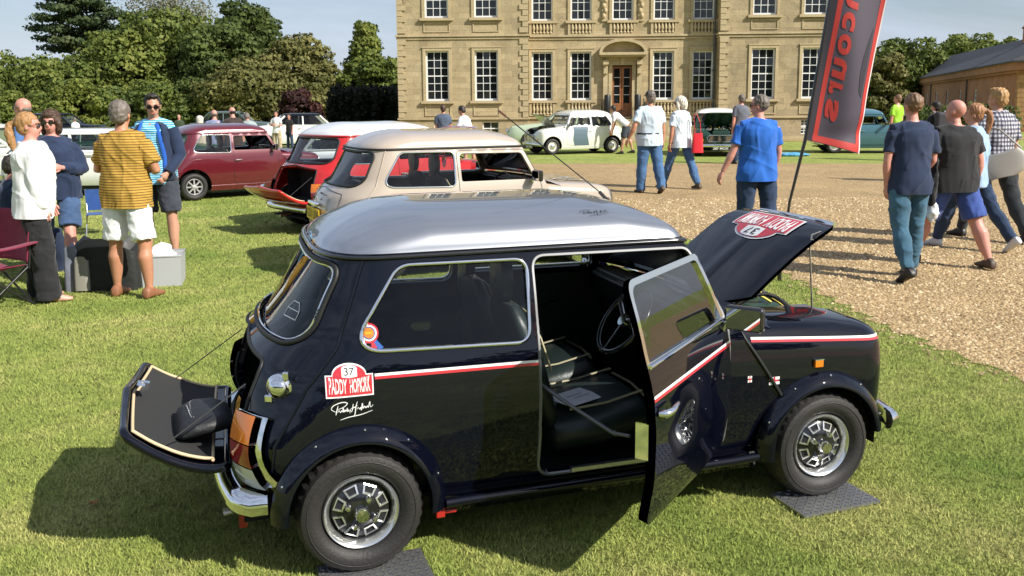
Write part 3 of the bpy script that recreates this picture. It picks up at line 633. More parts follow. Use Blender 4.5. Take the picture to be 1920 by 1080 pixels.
def _sm(zs, vs, n=160, k=7):
    z = np.linspace(zs[0], zs[-1], n); v = np.interp(z, zs, vs); vp = np.pad(v, k, mode='edge'); vp[:k] = 2*v[0]-vp[k+1:2*k+1][::-1] ; vp[-k:] = 2*v[-1]-vp[-2*k-1:-k-1][::-1]
    return z, np.convolve(vp, np.ones(2*k+1)/(2*k+1), 'valid')
_bz = _sm(BZ, BW, 160, 5); _rz = _sm(RZ, RX, 160, 6)
def base(z): return np.interp(z, *_bz)
def xr(z): return np.interp(z, *_rz)
KC = .52
def LRz(z): return np.interp(z, [.2,.40,.50,.62,.72,.8,.92,1.19], [.29,.29,.32,.40,.44,.45,.42,.30])
def NSz(z): return np.interp(z, [.2,.40,.50,.62,.72,.8,.92,1.19], [3.0,3.0,2.85,2.5,2.33,2.3,2.5,3.2])
def S_pos(U, z):
    U = np.asarray(U, float); z = np.asarray(z, float); s = np.sign(U); a = np.abs(U); c = a < KC
    ph = np.clip(a/KC, 0, 1)*pi/2
    LR = LRz(z); NS = NSz(z); xc = xr(z)+LR*(1-np.clip(np.cos(ph), 0, 1)**(2/NS)); yc = base(z)*np.clip(np.sin(ph), 0, 1)**(2/NS)
    xs_ = xr(z)+LR+(a-KC)
    return np.stack([np.where(c, xc, xs_), s*np.where(c, yc, base(z)), z], -1)
def U_of_x(x, z, side=1):
    x = np.asarray(x, float); z = np.asarray(z, float); LR = LRz(z); NS = NSz(z); t = np.clip((x-xr(z))/LR, 0, 1)
    uc = KC*np.arccos(np.clip((1-t)**(NS/2), 0, 1))/(pi/2)
    return side*np.where(x > xr(z)+LR, KC+(x-xr(z)-LR), uc)
def U_of_y(y, z):
    y = np.asarray(y, float); NS = NSz(z); return np.sign(y)*KC*np.arcsin(np.clip(np.abs(y)/base(z), 0, 1)**(NS/2))/(pi/2)
# front sheet
TX_ = [1.3,1.6,1.8,2.0,2.15,2.28,2.38,2.44,2.50]; TZ_ = [.845,.835,.822,.810,.796,.776,.740,.690,.57]
_tz = _sm(TX_, TZ_, 160, 5)
def Tf(x): return np.interp(x, *_tz)
CYF = [.93,.965,.99,1.0,1.0,.992,.972,.935,.88,.80,.70,.60]; CZF = [0,.1,.3,.5,.66,.78,.88,.945,.98,.998,1.004,1.008]
CV = np.linspace(0, 1, 12); _cy = _sm(list(CV), CYF, 120, 4); _cz = _sm(list(CV), CZF, 120, 4)
XF, LF_, NF = 2.25, .25, 2.7
def F_pos(U, v):
    """U: signed distance; |U|<.7 straight from x=1.5, beyond it the nose corner"""
    U = np.asarray(U, float); v = np.asarray(v, float); s = np.sign(U); a = np.abs(U); st = a < (XF-1.5)
    ph = np.clip((a-(XF-1.5))/KC, 0, 1)*pi/2
    x = np.where(st, 1.5+a, XF+LF_*np.clip(np.sin(ph), 0, 1)**(2/NF)); W = .70*np.where(st, 1, np.clip(np.cos(ph), 0, 1)**(2/NF))
    z = .26+(Tf(x)-.26)*np.interp(v, *_cz)
    return np.stack([x, s*W*np.interp(v, *_cy), z], -1)
def Wf(x): 
    t = np.clip((np.asarray(x, float)-XF)/LF_, 0, 1); return .70*(1-t**NF)**(1/NF)
def FU_of_x(x, side=1):
    x = np.asarray(x, float); t = np.clip((x-XF)/LF_, 0, 1); ph = np.arcsin(t**(NF/2)); return side*np.where(x < XF, x-1.5, XF-1.5+KC*ph/(pi/2))
def Fv_of_z(x, z): return np.interp((np.asarray(z)-.26)/(Tf(x)-.26), _cz[1], _cz[0])
def S_nrm(fn, U, z, e=2e-3):
    a = fn(U+e, z)-fn(U-e, z); b = fn(U, z+e)-fn(U, z-e); n = np.cross(a, b); l = np.linalg.norm(n, axis=-1, keepdims=True); return n/np.maximum(l, 1e-9)
def inpoly(P, poly):
    x, y = P[:,0], P[:,1]; c = np.zeros(len(P), bool); n = len(poly); j = n-1
    for i in range(n):
        xi, yi = poly[i]; xj, yj = poly[j]
        if yi != yj: c ^= ((yi > y) != (yj > y)) & (x < (xj-xi)*(y-yi)/(yj-yi)+xi)
        j = i
    return c
def resample(poly, step, closed=True):
    P = [np.array(p, float) for p in poly]; out = []; n = len(P)
    for i in range(n if closed else n-1):
        a, b = P[i], P[(i+1) % n]; k = max(1, int(np.ceil(np.linalg.norm(b-a)/step)))
        for q in range(k): out.append(a+(b-a)*q/k)
    if not closed: out.append(P[-1])
    return np.array(out)
def rounded(corners, n=6):
    """corners: (x, z, r) -> polygon with rounded corners"""
    out = []; N = len(corners)
    for i in range(N):
        p = np.array(corners[i][:2], float); r_ = corners[i][2] if len(corners[i]) > 2 else 0
        if r_ <= 0: out.append(p); continue
        a = np.array(corners[i-1][:2], float)-p; b = np.array(corners[(i+1) % N][:2], float)-p
        la, lb = np.linalg.norm(a), np.linalg.norm(b); a /= la; b /= lb; ca = np.clip(a@b, -1, 1); th = np.arccos(ca); d = min(r_/np.tan(th/2), la*.49, lb*.49)
        p0, p1 = p+a*d, p+b*d
        for k in range(n+1): t = k/n; out.append((1-t)**2*p0+2*t*(1-t)*p+t*t*p1)
    return np.array(out)
def sheet_mesh(name, fn, outer, holes, mats, step=.03, off=0., thick=0., rim_holes=0., flip=1, rimmat=0, grid=True):
    """triangulate a region of the surface fn; optional thickness inwards, optional inward flanges round the holes"""
    o = resample(outer, step); hs = [resample(h, step) for h in holes]
    pts = [tuple(p) for p in o]; ed = [(i, (i+1) % len(o)) for i in range(len(o))]
    for h in hs: b = len(pts); pts += [tuple(p) for p in h]; ed += [(b+i, b+(i+1) % len(h)) for i in range(len(h))]
    if grid:
        B = np.array(pts); x0, y0 = o.min(0); x1, y1 = o.max(0)
        gx = np.arange(x0+step/2, x1, step); gy = np.arange(y0+step/2, y1, step); G = np.array(np.meshgrid(gx, gy)).reshape(2, -1).T
        k = inpoly(G, o)
        for h in hs: k &= ~inpoly(G, h)
        G = G[k]
        if len(G):
            keep = np.ones(len(G), bool)
            for i in range(0, len(G), 800): keep[i:i+800] = (np.linalg.norm(G[i:i+800,None]-B[None], axis=2).min(1) > step*.45)
            pts += [tuple(p) for p in G[keep]]
    r_ = delaunay_2d_cdt([Vector(p) for p in pts], ed, [], 0, 1e-6)
    V2 = np.array([tuple(p) for p in r_[0]]); F = np.array([f for f in r_[2] if len(f) == 3]); C = V2[F].mean(1); k = inpoly(C, o)
    for h in hs: k &= ~inpoly(C, h)
    F = F[k]; P = fn(V2[:,0], V2[:,1]); N = S_nrm(fn, V2[:,0], V2[:,1])*flip; N[np.linalg.norm(N, axis=1) < .5] = (0,0,1)
    P0 = P+N*off; V = [tuple(p) for p in P0]; NN = [tuple(p) for p in N]; FF = []
    a = V2[F[:,0]]; b = V2[F[:,1]]; c = V2[F[:,2]]; ori = ((b[:,0]-a[:,0])*(c[:,1]-a[:,1])-(b[:,1]-a[:,1])*(c[:,0]-a[:,0])) > 0
    for f, q in zip(F, ori): FF.append(tuple(int(i) for i in (f if q == (flip > 0) else f[::-1])))
    mi = [0]*len(FF); nf = len(FF)
    def rim(loop, d, sgn):
        q = fn(loop[:,0], loop[:,1]); n = S_nrm(fn, loop[:,0], loop[:,1])*flip; b0 = len(V); L = len(loop)
        V.extend([tuple(p) for p in q+n*off]); V.extend([tuple(p) for p in q+n*(off-d)])
        t = np.roll(q, -1, 0)-np.roll(q, 1, 0); m_ = np.cross(t, n)*sgn; m_ /= np.maximum(np.linalg.norm(m_, axis=1, keepdims=True), 1e-9); NN.extend([tuple(p) for p in m_]*2)
        for i in range(L): j = (i+1) % L; FF.append((b0+i, b0+j, b0+L+j, b0+L+i)); mi.append(rimmat)
    if thick:
        b0 = len(V); V.extend([tuple(p) for p in P0-N*thick]); NN.extend([tuple(-p) for p in N]); FF.extend([tuple(b0+i for i in f[::-1]) for f in FF[:nf]]); mi.extend([len(mats)-1 if isinstance(mats, (list,tuple)) else 0]*nf)
        rim(o, thick, 1)
        for h in hs: rim(h, thick, -1)
    elif rim_holes:
        for h in hs: rim(h, rim_holes, -1)
    me = bpy.data.meshes.new(name); me.from_pydata(V, [], FF)
    if not isinstance(mats, (list, tuple)): mats = [mats]
    for m in mats: me.materials.append(m)
    if len(mats) > 1: me.polygons.foreach_set('material_index', [min(i, len(mats)-1) for i in mi])
    me.polygons.foreach_set('use_smooth', [True]*len(FF)); me.update()
    me.normals_split_custom_set_from_vertices(NN)
    return me
def loop3(fn, loop, step=.03, off=0., flip=1):
    l = resample(loop, step); p = fn(l[:,0], l[:,1]); n = S_nrm(fn, l[:,0], l[:,1])*flip; return [tuple(q) for q in p+n*off]
def sx(poly, side): 
    """side window polygon in (x, z) -> (U, z)"""
    p = resample(poly, .03); return np.stack([U_of_x(p[:,0], p[:,1], side), p[:,1]], 1)
def sy(poly):
    p = resample(poly, .03); return np.stack([U_of_y(p[:,0], p[:,1]), p[:,1]], 1)
def fxz(poly, side):
    p = resample(poly, .03); return np.stack([FU_of_x(p[:,0], side), Fv_of_z(p[:,0], p[:,1])], 1)
# ---- text as flat mesh coordinates
def text_tris(txt, size=1., font=None, sx_=1., shear=0., bold=0., align='CENTER'):
    c = bpy.data.curves.new("t", 'FONT'); c.body = txt; c.size = size; c.align_x = align; c.align_y = 'CENTER'; c.shear = shear; c.offset = bold; c.resolution_u = 3
    o = bpy.data.objects.new("t", c); COL.objects.link(o); dg = bpy.context.evaluated_depsgraph_get(); me = bpy.data.meshes.new_from_object(o.evaluated_get(dg))
    V = np.array([v.co[:] for v in me.vertices]).reshape(-1,3)[:,:2]; me.calc_loop_triangles(); F = [tuple(t.vertices) for t in me.loop_triangles]
    bpy.data.objects.remove(o); bpy.data.curves.remove(c); bpy.data.meshes.remove(me)
    if len(V): V = V*np.array([sx_, 1.])
    return V, F
def fit_text(txt, x0, x1, z0, z1, shear=0., bold=.0):
    V, F = text_tris(txt, 1., shear=shear, bold=bold); a, b = V.min(0), V.max(0)
    return (V-a)/(b-a)*np.array([x1-x0, z1-z0])+np.array([x0, z0]), F
def put(name, V, F, fn, m, parent, off, flip=1, conv=None):
    """flat (x, z) tris laid on a surface"""
    if conv is not None: V = conv(V)
    P = fn(V[:,0], V[:,1]); N = S_nrm(fn, V[:,0], V[:,1])*flip; P = P+N*off
    me = bpy.data.meshes.new(name); me.from_pydata([tuple(p) for p in P], [], F); me.materials.append(m); me.update(); return link(name, me, parent)
def ribbon2(pts, wd, taper=True):
    """2D polyline -> thin strip (V, F)"""
    P = np.array(pts, float); n = len(P); t = np.gradient(P, axis=0); t /= np.maximum(np.linalg.norm(t, axis=1, keepdims=True), 1e-9); nn = np.stack([-t[:,1], t[:,0]], 1)
    w_ = wd*(np.ones(n) if not taper else .45+.55*np.sin(np.linspace(0, pi, n)))[:,None]
    V = np.concatenate([P+nn*w_, P-nn*w_]); F = [(i, i+1, n+i+1) for i in range(n-1)]+[(i, n+i+1, n+i) for i in range(n-1)]; return V, F
def cat2(items):
    V = []; F = []; 
    for v, f in items: b = sum(len(x) for x in V); F += [tuple(i+b for i in t) for t in f]; V.append(v)
    return np.concatenate(V), F
def squiggle(x0, x1, z, h):
    """illegible autograph strokes"""
    w_ = x1-x0; it = []
    def cv(pts, n=14):
        pts = [np.array(p, float) for p in pts]; out = []
        for i in range(len(pts)-1):
            p0 = pts[max(i-1,0)]; p1 = pts[i]; p2 = pts[i+1]; p3 = pts[min(i+2,len(pts)-1)]
            for k in range(5): t = k/5; out.append(.5*((2*p1)+(-p0+p2)*t+(2*p0-5*p1+4*p2-p3)*t*t+(-p0+3*p1-3*p2+p3)*t**3))
        out.append(pts[-1]); return [(x0+w_*p[0], z+h*p[1]) for p in out]
    S_ = [[(.10,.25),(.0,.5),(.06,.8),(.25,1.0),(.38,.9),(.30,.62),(.12,.42)],[(.16,.75),(.12,.3),(.10,.0)],
          [(.14,.2),(.18,.36),(.21,.18),(.24,.34),(.28,.2),(.27,.55),(.31,.22),(.34,.36),(.38,.2),(.37,.5),(.41,.22),(.45,.36),(.43,.05)],
          [(.52,.8),(.50,.4),(.47,.12)],[(.46,.42),(.55,.5),(.62,.62)],[(.62,.95),(.58,.5),(.55,-.1),(.50,-.25)],
          [(.6,.3),(.64,.45),(.67,.3),(.7,.45),(.71,.2),(.74,.78),(.75,.35),(.79,.5),(.82,.36),(.86,.5),(.88,.38),(.92,.85),(.93,.4),(1.,.55)],
          [(.2,-.45),(.4,-.28),(.7,-.16),(.98,.1)]]
    for s in S_: it.append(ribbon2(cv(s), h*.035))
    return cat2(it)
# ---- wheels -------------------------------------------------------------
WC = {}
def wheel(parent, x, side, kind, yface, R_=.243, detail=True):
    """side +1 = left of the car; the wheel's face looks outwards. local axis y = outwards"""
    wl = empty("wheel", (x, side*yface, R_+.002 if R_ < .26 else R_), 0 if side > 0 else pi, parent)
    key = (kind, round(R_,3), detail)
    if key not in WC:
        n = 72 if detail else 32; mb = MB(); prof = [(.128,-.16),(.15,-.165),(.195,-.175),(.225,-.165),(.238,-.15),(.243,-.13),(.2435,-.075),(.243,-.02),(.239,.0),(.231,.018),(.222,.028),(.205,.036),(.18,.036),(.160,.026),(.148,.008),(.142,-.01)]
        rg = []
        for j, (r_, h) in enumerate(prof):
            ring = []
            for k in range(n):
                a = 2*pi*k/n; q = r_
                if detail and 3 <= j <= 9 and k % 2: q -= .0075 if j not in (5,6,7) else .006
                if r_ > .16: q = q*R_/.243
                ring.append((q*cos(a), h, q*sin(a)))
            rg.append(ring)
        mb.rings(rg, cap=False)
        if detail:
            for gy in (-.045,-.075,-.105): pass
            mb.lathe([(.2005,.0375),(.2025,.0385),(.2045,.0375)], axis='y', n=48)
        ty = mb.mesh("tyre", TYRE, 30 if detail else 60); parts = [("tyre", ty)]
        if kind == 'cosmic':
            m2 = MB(); m2.lathe([(.143,-.012),(.144,.012),(.139,.018),(.132,.014),(.127,.004),(.119,-.006),(.118,-.016)], axis='y', n=64); parts.append(("rim_ring", m2.mesh("rim_ring", mat('bright_rim', (.75,.75,.74), .22, .9), 50)))
            m3 = MB(); m3.lathe([(.119,-.012),(.112,-.02),(.105,-.012),(.060,.004),(.034,.012),(.0,.012)], axis='y', n=64); parts.append(("wheel_disc", m3.mesh("wheel_disc", BLKG, 50)))
            m4 = MB()
            for k in range(8):
                a = 2*pi*(k+.5)/8; q = [(.070,-.29),(.106,-.255),(.106,.255),(.070,.29)]; ctr = .089
                po = [(r_*cos(a+t), r_*sin(a+t)) for r_, t in q]; cx, cz = ctr*cos(a), ctr*sin(a); pi_ = [(cx+(u-cx)*.72, cz+(v-cz)*.72) for u, v in po]
                def hy(u, v): r_ = sqrt(u*u+v*v); return np.interp(r_, [.034,.06,.105,.112], [.012,.004,-.012,-.02])
                V = [(u, hy(u,v)+.001, v) for u, v in po]+[(u, hy(u,v)+.0065, v) for u, v in po]+[(u, hy(u,v)+.0065, v) for u, v in pi_]+[(u, hy(u,v)-.0, v) for u, v in pi_]
                F = []
                for i in range(4): j = (i+1) % 4; F += [(i,j,4+j,4+i),(4+i,4+j,8+j,8+i),(8+i,8+j,12+j,12+i)]
                m4.add(V, F)
            parts.append(("slot_trim", m4.mesh("slot_trim", mat('slot_chrome', (.75,.75,.74), .2, .8))))
            for k in range(8):
                a = 2*pi*(k+.5)/8; q = [(.078,-.19),(.099,-.165),(.099,.165),(.078,.19)]
                parts.append(("slot", MB().add([(r_*cos(a+t), np.interp(r_, [.06,.105], [.004,-.012])+.0012, r_*sin(a+t)) for r_, t in q]+[(r_*cos(a+t), -.02, r_*sin(a+t)) for r_, t in q], [(0,1,2,3),(0,4,5,1),(1,5,6,2),(2,6,7,3),(3,7,4,0)]).mesh("slot", CARPET)))
            m5 = MB(); m5.lathe([(.030,.010),(.029,.038),(.024,.050),(.0,.052)], axis='y', n=24)
            for k in range(4): a = 2*pi*k/4+.5; m5.lathe([(.0125,.0),(.012,.028),(.008,.036),(0,.037)], (.056*cos(a),0,.056*sin(a)), 'y', 10)
            parts.append(("hub_cap", m5.mesh("hub_cap", CHROME, 40)))
            m7 = MB(); m7.box((.162,.0315,.10), (.008,.003,.008)); parts.append(("paint_dot", m7.mesh("paint_dot", YELP)))
        elif kind == 'minilite':
            m2 = MB(); m2.lathe([(.143,-.012),(.146,.010),(.138,.016),(.128,.004),(.122,-.03)], axis='y', n=40); m2.lathe([(.036,-.03),(.034,.016),(.02,.02),(0,.02)], axis='y', n=20)
            for k in range(8): a = 2*pi*k/8; M = Matrix.Rotation(-a, 3, 'Y'); m2.box((.080*cos(a),-.006,.080*sin(a)), (.10,.022,.024), M=M)
            for k in range(4): a = 2*pi*k/4+.4; m2.lathe([(.012,.0),(.012,.025),(0,.026)], (.048*cos(a),0,.048*sin(a)), 'y', 8)
            parts.append(("alloy_rim", m2.mesh("alloy_rim", SILV, 40)))
            parts.append(("brake_disc", MB().lathe([(.125,-.06),(0,-.06)], axis='y', n=24).mesh("brake_disc", RUBBER)))
        else:
            m2 = MB(); m2.lathe([(.143,-.012),(.145,.01),(.136,.012),(.122,-.012),(.105,-.016),(.09,.004),(.075,.008)], axis='y', n=40); parts.append(("steel_rim", m2.mesh("steel_rim", mat("wheel_enamel", (.62,.6,.54), .35), 40)))
            parts.append(("hub_cap", MB().lathe([(.077,.006),(.07,.022),(.04,.032),(0,.034)], axis='y', n=24).mesh("hub_cap", CHROME, 60)))
        WC[key] = parts
    for nm, me in WC[key]: link(nm, me, wl)
    return wl
def seat(parent, x, y, m, pip, rot=0.):
    st = empty("seat", (x, y, .22), 0, parent)
    def cushion(secs, nm):
        mb = MB(); rg = []
        for (cx, cz, hw, th, an) in secs:
            ring = []
            for k in range(20):
                a = 2*pi*k/20; u = hw*np.sign(cos(a))*abs(cos(a))**.55; v = th*np.sign(sin(a))*abs(sin(a))**.7; ring.append((cx-v*sin(an), u, cz+v*cos(an)))
            rg.append(ring)
        mb.rings(rg); return mb.obj(nm, m, st, 60)
    cushion([(-.22,.12,.2,.05,.1),(-.2,.13,.235,.085,.1),(0,.15,.25,.09,.12),(.2,.19,.245,.085,.15),(.25,.185,.22,.06,.2)], "seat_cushion")
    b = cushion([(-.22,.18,.2,.05,1.3),(-.23,.24,.225,.065,1.35),(-.28,.45,.225,.06,1.35),(-.335,.62,.2,.055,1.35),(-.355,.70,.15,.035,1.35)], "seat_back")
    mb = MB(); 
    for s in (-1, 1): mb.tube([(-.205,s*.17,.42),(-.25,s*.165,.56),(-.285,s*.10,.65)], .006, 5)
    mb.tube([(-.28,-.10,.65),(-.285,0,.66),(-.28,.10,.65)], .006, 5)
    for s in (-1, 1): mb.tube([(-.12,s*.17,.235),(.05,s*.175,.25),(.22,s*.17,.285)], .006, 5)
    mb.tube([(.23,-.17,.262),(.245,0,.266),(.23,.17,.262)], .006, 5); mb.obj("piping", pip, st, 60)
    m2 = MB(); m2.lathe([(.0,-.02),(.10,-.015),(.105,0),(.10,.015),(0,.02)], (0,0,0), 'x', 20)
    o = m2.obj("headrest", m, st, 60, loc=(-.37,0,.80)); o.scale = (1.6,1,1.1)
    MB().tube([(-.36,-.05,.68),(-.37,-.05,.75)], .006, 5).tube([(-.36,.05,.68),(-.37,.05,.75)], .006, 5).obj("headrest_stalk", CHROME, st)
    return st
def arc_pts(cx, cz, r_, a0, a1, n): return [(cx+r_*cos(a0+(a1-a0)*i/n), cz+r_*sin(a0+(a1-a0)*i/n)) for i in range(n+1)]
AR = .305; ACZ = .255
QW = rounded([(-.02,.848,.075),(.685,.828,.06),(.700,1.145,.055),(.185,1.150,.09)], 8)
DO = rounded([(.715,.265,.07),(1.30,.262,0),(1.56,.300,.05),(1.565,.80,.02),(1.545,.88,.02),(1.415,1.150,.05),(.722,1.155,.055)], 8)
DW = rounded([(.750,.872,.02),(1.505,.868,.03),(1.388,1.122,.045),(.752,1.128,.05)], 8)
RW_ = rounded([(-.545,.850,.10),(.545,.850,.10),(.515,1.155,.075),(-.515,1.155,.075)], 8)
BO = rounded([(-.485,.385,.03),(.485,.385,.03),(.485,.60,.1),(.455,.785,.05),(0,.825,.3),(-.455,.785,.05),(-.485,.60,.1)], 6)
def shrink(poly, d):
    P = np.array(poly); c = P.mean(0); n = len(P); out = []
    for i in range(n):
        t = P[(i+1) % n]-P[i-1]; nn = np.array([t[1], -t[0]]); nn /= max(np.linalg.norm(nn), 1e-9)
        if nn@(P[i]-c) < 0: nn = -nn
        out.append(P[i]-nn*d)
    return np.array(out)
def roofh(q): return float(np.interp(q, RHQ, RHH))
RHQ = [0,.16,.32,.48,.62,.73,.81,.87,.91,.935,.955,.972,.985,.993,1.0]; RHH = [.160,.1585,.154,.147,.137,.125,.113,.100,.088,.077,.065,.050,.034,.020,.0]
def mini(label, loc, yaw, sc, pm, roofm, o):
    g = o.get; st = g('step', .05); hero = g('hero', False); det = g('detail', 1)
    rt = empty("parked_car", loc, yaw, None, sc); tag(rt, label, "car", g('group'))
    trim = g('trim', CHROME); seatm = g('seat', BLKP); dopen = g('door', None)
    # ---------- main shell
    U1 = lambda z, s: U_of_x(np.array([1.0]), np.array([z]), s)[0]
    fr = [(1.395,1.195),(1.545,.885),(1.60,.855),(1.65,.75),(1.83,.486)]+[p for p in arc_pts(2.036, ACZ, AR, radians_(132), radians_(180), 8)][1:]+[(2.036-AR,.235),(1.55,.205),(1.1,.20),(.6,.20),(AR,.205)]
    ra = arc_pts(0, ACZ, AR, 0, pi, 20); side = fr+ra+[(-AR,.21),(-.33,.215)]
    def half(s): return np.concatenate([sx(resample(np.array(side), .03, False)[:-1], s)])
    rp = resample(np.array(side), .03, False); R1 = np.stack([U_of_x(rp[:,0], rp[:,1], 1), rp[:,1]], 1); R2 = np.stack([-R1[::-1,0], R1[::-1,1]], 1)
    bot = np.array([(u, .215) for u in np.linspace(R1[-1,0], R2[0,0], 12)[1:-1]])
    top = np.array([(u, 1.195) for u in np.linspace(R2[-1,0], R1[0,0], 60)[1:-1]])
    outer = np.concatenate([R1, bot, R2, top])
    holes = [sx(QW, 1), sx(QW, -1), sy(RW_)]
    holes.append(sx(DO, -1) if dopen is not None else sx(DW, -1)); holes.append(sx(DW, 1))
    if g('boot') is not None: holes.append(sy(BO))
    link("body_shell", sheet_mesh("body_shell", S_pos, outer, holes, pm, st, rim_holes=.03, flip=-1), rt)
    # ---------- front wings and nose
    seam = [(1.60,.855),(1.65,.75),(1.83,.486)]+[p for p in arc_pts(2.036, ACZ, AR, radians_(132), 0, 20)][1:]+[(2.036+AR,.262)]
    fp = resample(np.array(seam), .03, False); A = np.stack([FU_of_x(fp[:,0], 1), np.maximum(Fv_of_z(fp[:,0], fp[:,1]), 0)], 1)
    A[0,1] = .62; Ue = XF-1.5+KC-.002
    low = np.array([(u, 0.) for u in np.linspace(A[-1,0], Ue, 10)[1:]]); end = np.array([(Ue, v) for v in np.linspace(0, 1, 12)[1:]]); tp = np.array([(u, 1.) for u in np.linspace(Ue, .14, 40)[1:]]); bk = np.array([(.12,.9),(.1,.75)])
    for s in (1, -1):
        Q = np.concatenate([A, low, end, tp, bk]); Q = Q*np.array([s, 1])
        if s < 0: Q = Q[::-1]
        link("front_wing", sheet_mesh("front_wing", F_pos, Q, [], pm, st*.9, flip=-1), rt)
    # ---------- windscreen frame
    def WS(a, h):
        a = np.asarray(a, float); h = np.asarray(h, float); z = .872+h*.325; x = 1.665-.215*h-(.118-.060*h)*a*a; return np.stack([x, a*base(z)*1.0, z], -1)
    wo = np.array([(-1,0),(1,0),(1,1),(-1,1)]); wi = rounded([(-.90,.13,.09),(.90,.13,.09),(.885,.90,.09),(-.885,.90,.09)], 6)
    link("windscreen_frame", sheet_mesh("windscreen_frame", WS, wo, [wi], pm, .09, flip=1, rim_holes=.02), rt)
    link("windscreen", sheet_mesh("windscreen", WS, wi, [], GLASS, .12, off=-.01), rt)
    mb = MB(); mb.tube(loop3(WS, wi, .08, .004), .010 if hero else .008, 6, closed=True); mb.obj("windscreen_seal", trim if g('wtrim') else RUBBER, rt, 60)
    # ---------- scuttle
    mb = MB(); vs = []; n = 24
    for i in range(n+1):
        a = -1+2*i/n; y = a*.655; x0 = 1.667-.118*a*a; yy = abs(a)*.66; x1 = 1.69+.9*min(yy,.42)**2 if yy < .43 else 1.69+.9*.42**2-(yy-.43)*.25; z1 = float(.26+(Tf(x1)-.26)*np.interp(yy/.70, [.6,.8,.88,.935,.972], [1.008,.998,.98,.945,.88]))
        vs += [(x0-.01, y, .868), ((x0+x1)/2, y*1.0, (.87+z1)/2+.004), (x1+.006, a*.66, z1-.002)]
    mb.add(vs, [(3*i+k, 3*i+k+1, 3*i+k+4, 3*i+k+3) for i in range(n) for k in range(2)]); mb.obj("scuttle_panel", pm, rt, 60)
    # ---------- roof
    ul = np.linspace(-U_of_x(1.395,1.195), U_of_x(1.395,1.195), 90); e1 = S_pos(ul, np.full(90, 1.195)); aa = np.linspace(1, -1, 24)[1:-1]; e2 = WS(aa, np.ones(22)); ED = np.concatenate([e1, e2]); n = len(ED); zg = 1.183
    rg = []
    for rho in (1.012, 1.0, .993, .985, .972, .955, .935, .91, .87, .81, .73, .62, .48, .32, .16, .0):
        ring = []
        for p in ED:
            cx = min(max(p[0], .35), 1.0); q = min(rho, 1.); kk = min(1., max(0., (.30-p[0])/.34))*.85+min(1., max(0., (p[0]-1.15)/.25))*.6; h = roofh(q)*(1-kk)+.16*(1-q*q)**.85*kk; ring.append((cx+(p[0]-cx)*rho, p[1]*rho, zg+.006+h-(.010 if rho > 1 else 0)))
        rg.append(ring)
    mb = MB(); mb.rings(rg, cap=False); mb.obj("roof", roofm, rt, 80)
    mb = MB(); mb.tube([(cx_, p_, zg-.001) for cx_, p_ in [(q[0]+(q[0]-.65)*.018, q[1]*1.022) for q in ED]], .0085, 6, closed=True); mb.obj("gutter", g('gutter', CHROME), rt, 80)
    # headliner
    mb = MB(); rr = [[(min(max(p[0], .35), 1.0)+(p[0]-min(max(p[0], .35), 1.0))*rho*.97, p[1]*rho*.95, zg-.002+.10*(1-rho**3)) for p in ED] for rho in (1., .7, .35, .02)]; mb.rings(rr, cap=False); mb.obj("headlining", g('lining', CARPET), rt, 80)
    # ---------- windows
    def win(nm, fn, lp, tw=.009, flip=-1, m=GLASS, tm=None):
        w0 = link(nm, sheet_mesh(nm, fn, lp, [], m, .08, off=-.012, flip=flip), rt)
        t = MB(); t.tube(loop3(fn, lp, .03, .002, flip), tw, 6, closed=True); t.obj("window_trim", tm or trim, w0, 70); return w0
    win("quarter_window", S_pos, sx(QW, -1)); win("quarter_window", S_pos, sx(QW, 1)); rw = win("rear_window", S_pos, sy(RW_), .011, tm=g('rwtrim', RUBBER)); win("door_window", S_pos, sx(DW, 1))
    if hero: MB().tube(loop3(S_pos, sy(shrink(RW_, .012)), .03, .006, -1), .004, 5, closed=True).obj("chrome_insert", CHROME, rw, 70)
    # seams
    for s in (-1, 1):
        q = resample([(.055,1.17),(-.06,.86),(-.18,.72),(-.30,.52),(-.33,.32)], .04, False); l = np.stack([U_of_x(q[:,0], q[:,1], s), q[:,1]], 1)
        P = S_pos(l[:,0], l[:,1]); N = -S_nrm(S_pos, l[:,0], l[:,1]); MB().tube([tuple(p) for p in P+N*.001], .007, 6).obj("body_seam", pm, rt, 70)
        q = resample([(1.60,.855),(1.65,.75),(1.83,.486)], .04, False); P = F_pos(FU_of_x(q[:,0], s), Fv_of_z(q[:,0], q[:,1])); P[:,1] += s*.004; MB().tube([tuple(p) for p in P], .008, 6).obj("body_seam", RUBBER if hero else pm, rt, 70)
    # ---------- sills and floor
    MB().bx(.30,1.74,-.60,.60,.165,.20).bx(-.42,2.42,-.5,.5,.17,.19).bx(-.25,.33,-.45,.45,.2,.36).bx(1.72,2.30,-.48,.48,.16,.3).obj("floor_pan", CARPET, rt)
    for s in (-1, 1):
        mb = MB(); mb.add([(AR-.01,s*.64,.16),(1.74,s*.64,.16),(1.74,s*.672,.245),(AR-.01,s*.672,.245),(AR-.01,s*.60,.25),(1.74,s*.60,.25)], [(0,1,2,3),(3,2,5,4)]); mb.obj("sill", pm, rt)
        # inner arches, black wheel wells
        for cx in (0, 2.036):
            mb = MB(); pr = arc_pts(cx, ACZ, AR-.004, -.15, pi+.15, 16); mb.add([(x, s*.69, z) for x, z in pr]+[(x, s*.46, z) for x, z in pr]+[(cx, s*.46, .2)], [(i, i+1, 18+i, 17+i) for i in range(16)]+[tuple(range(17, 34))]); mb.obj("wheel_well", RUBBER, rt)
    # ---------- wheels
    yf = .700 if hero else .655
    for x in (0, 2.036):
        for s in (-1, 1): wheel(rt, x, s, g('wheel', 'minilite'), yf, .243, hero or det > 1)
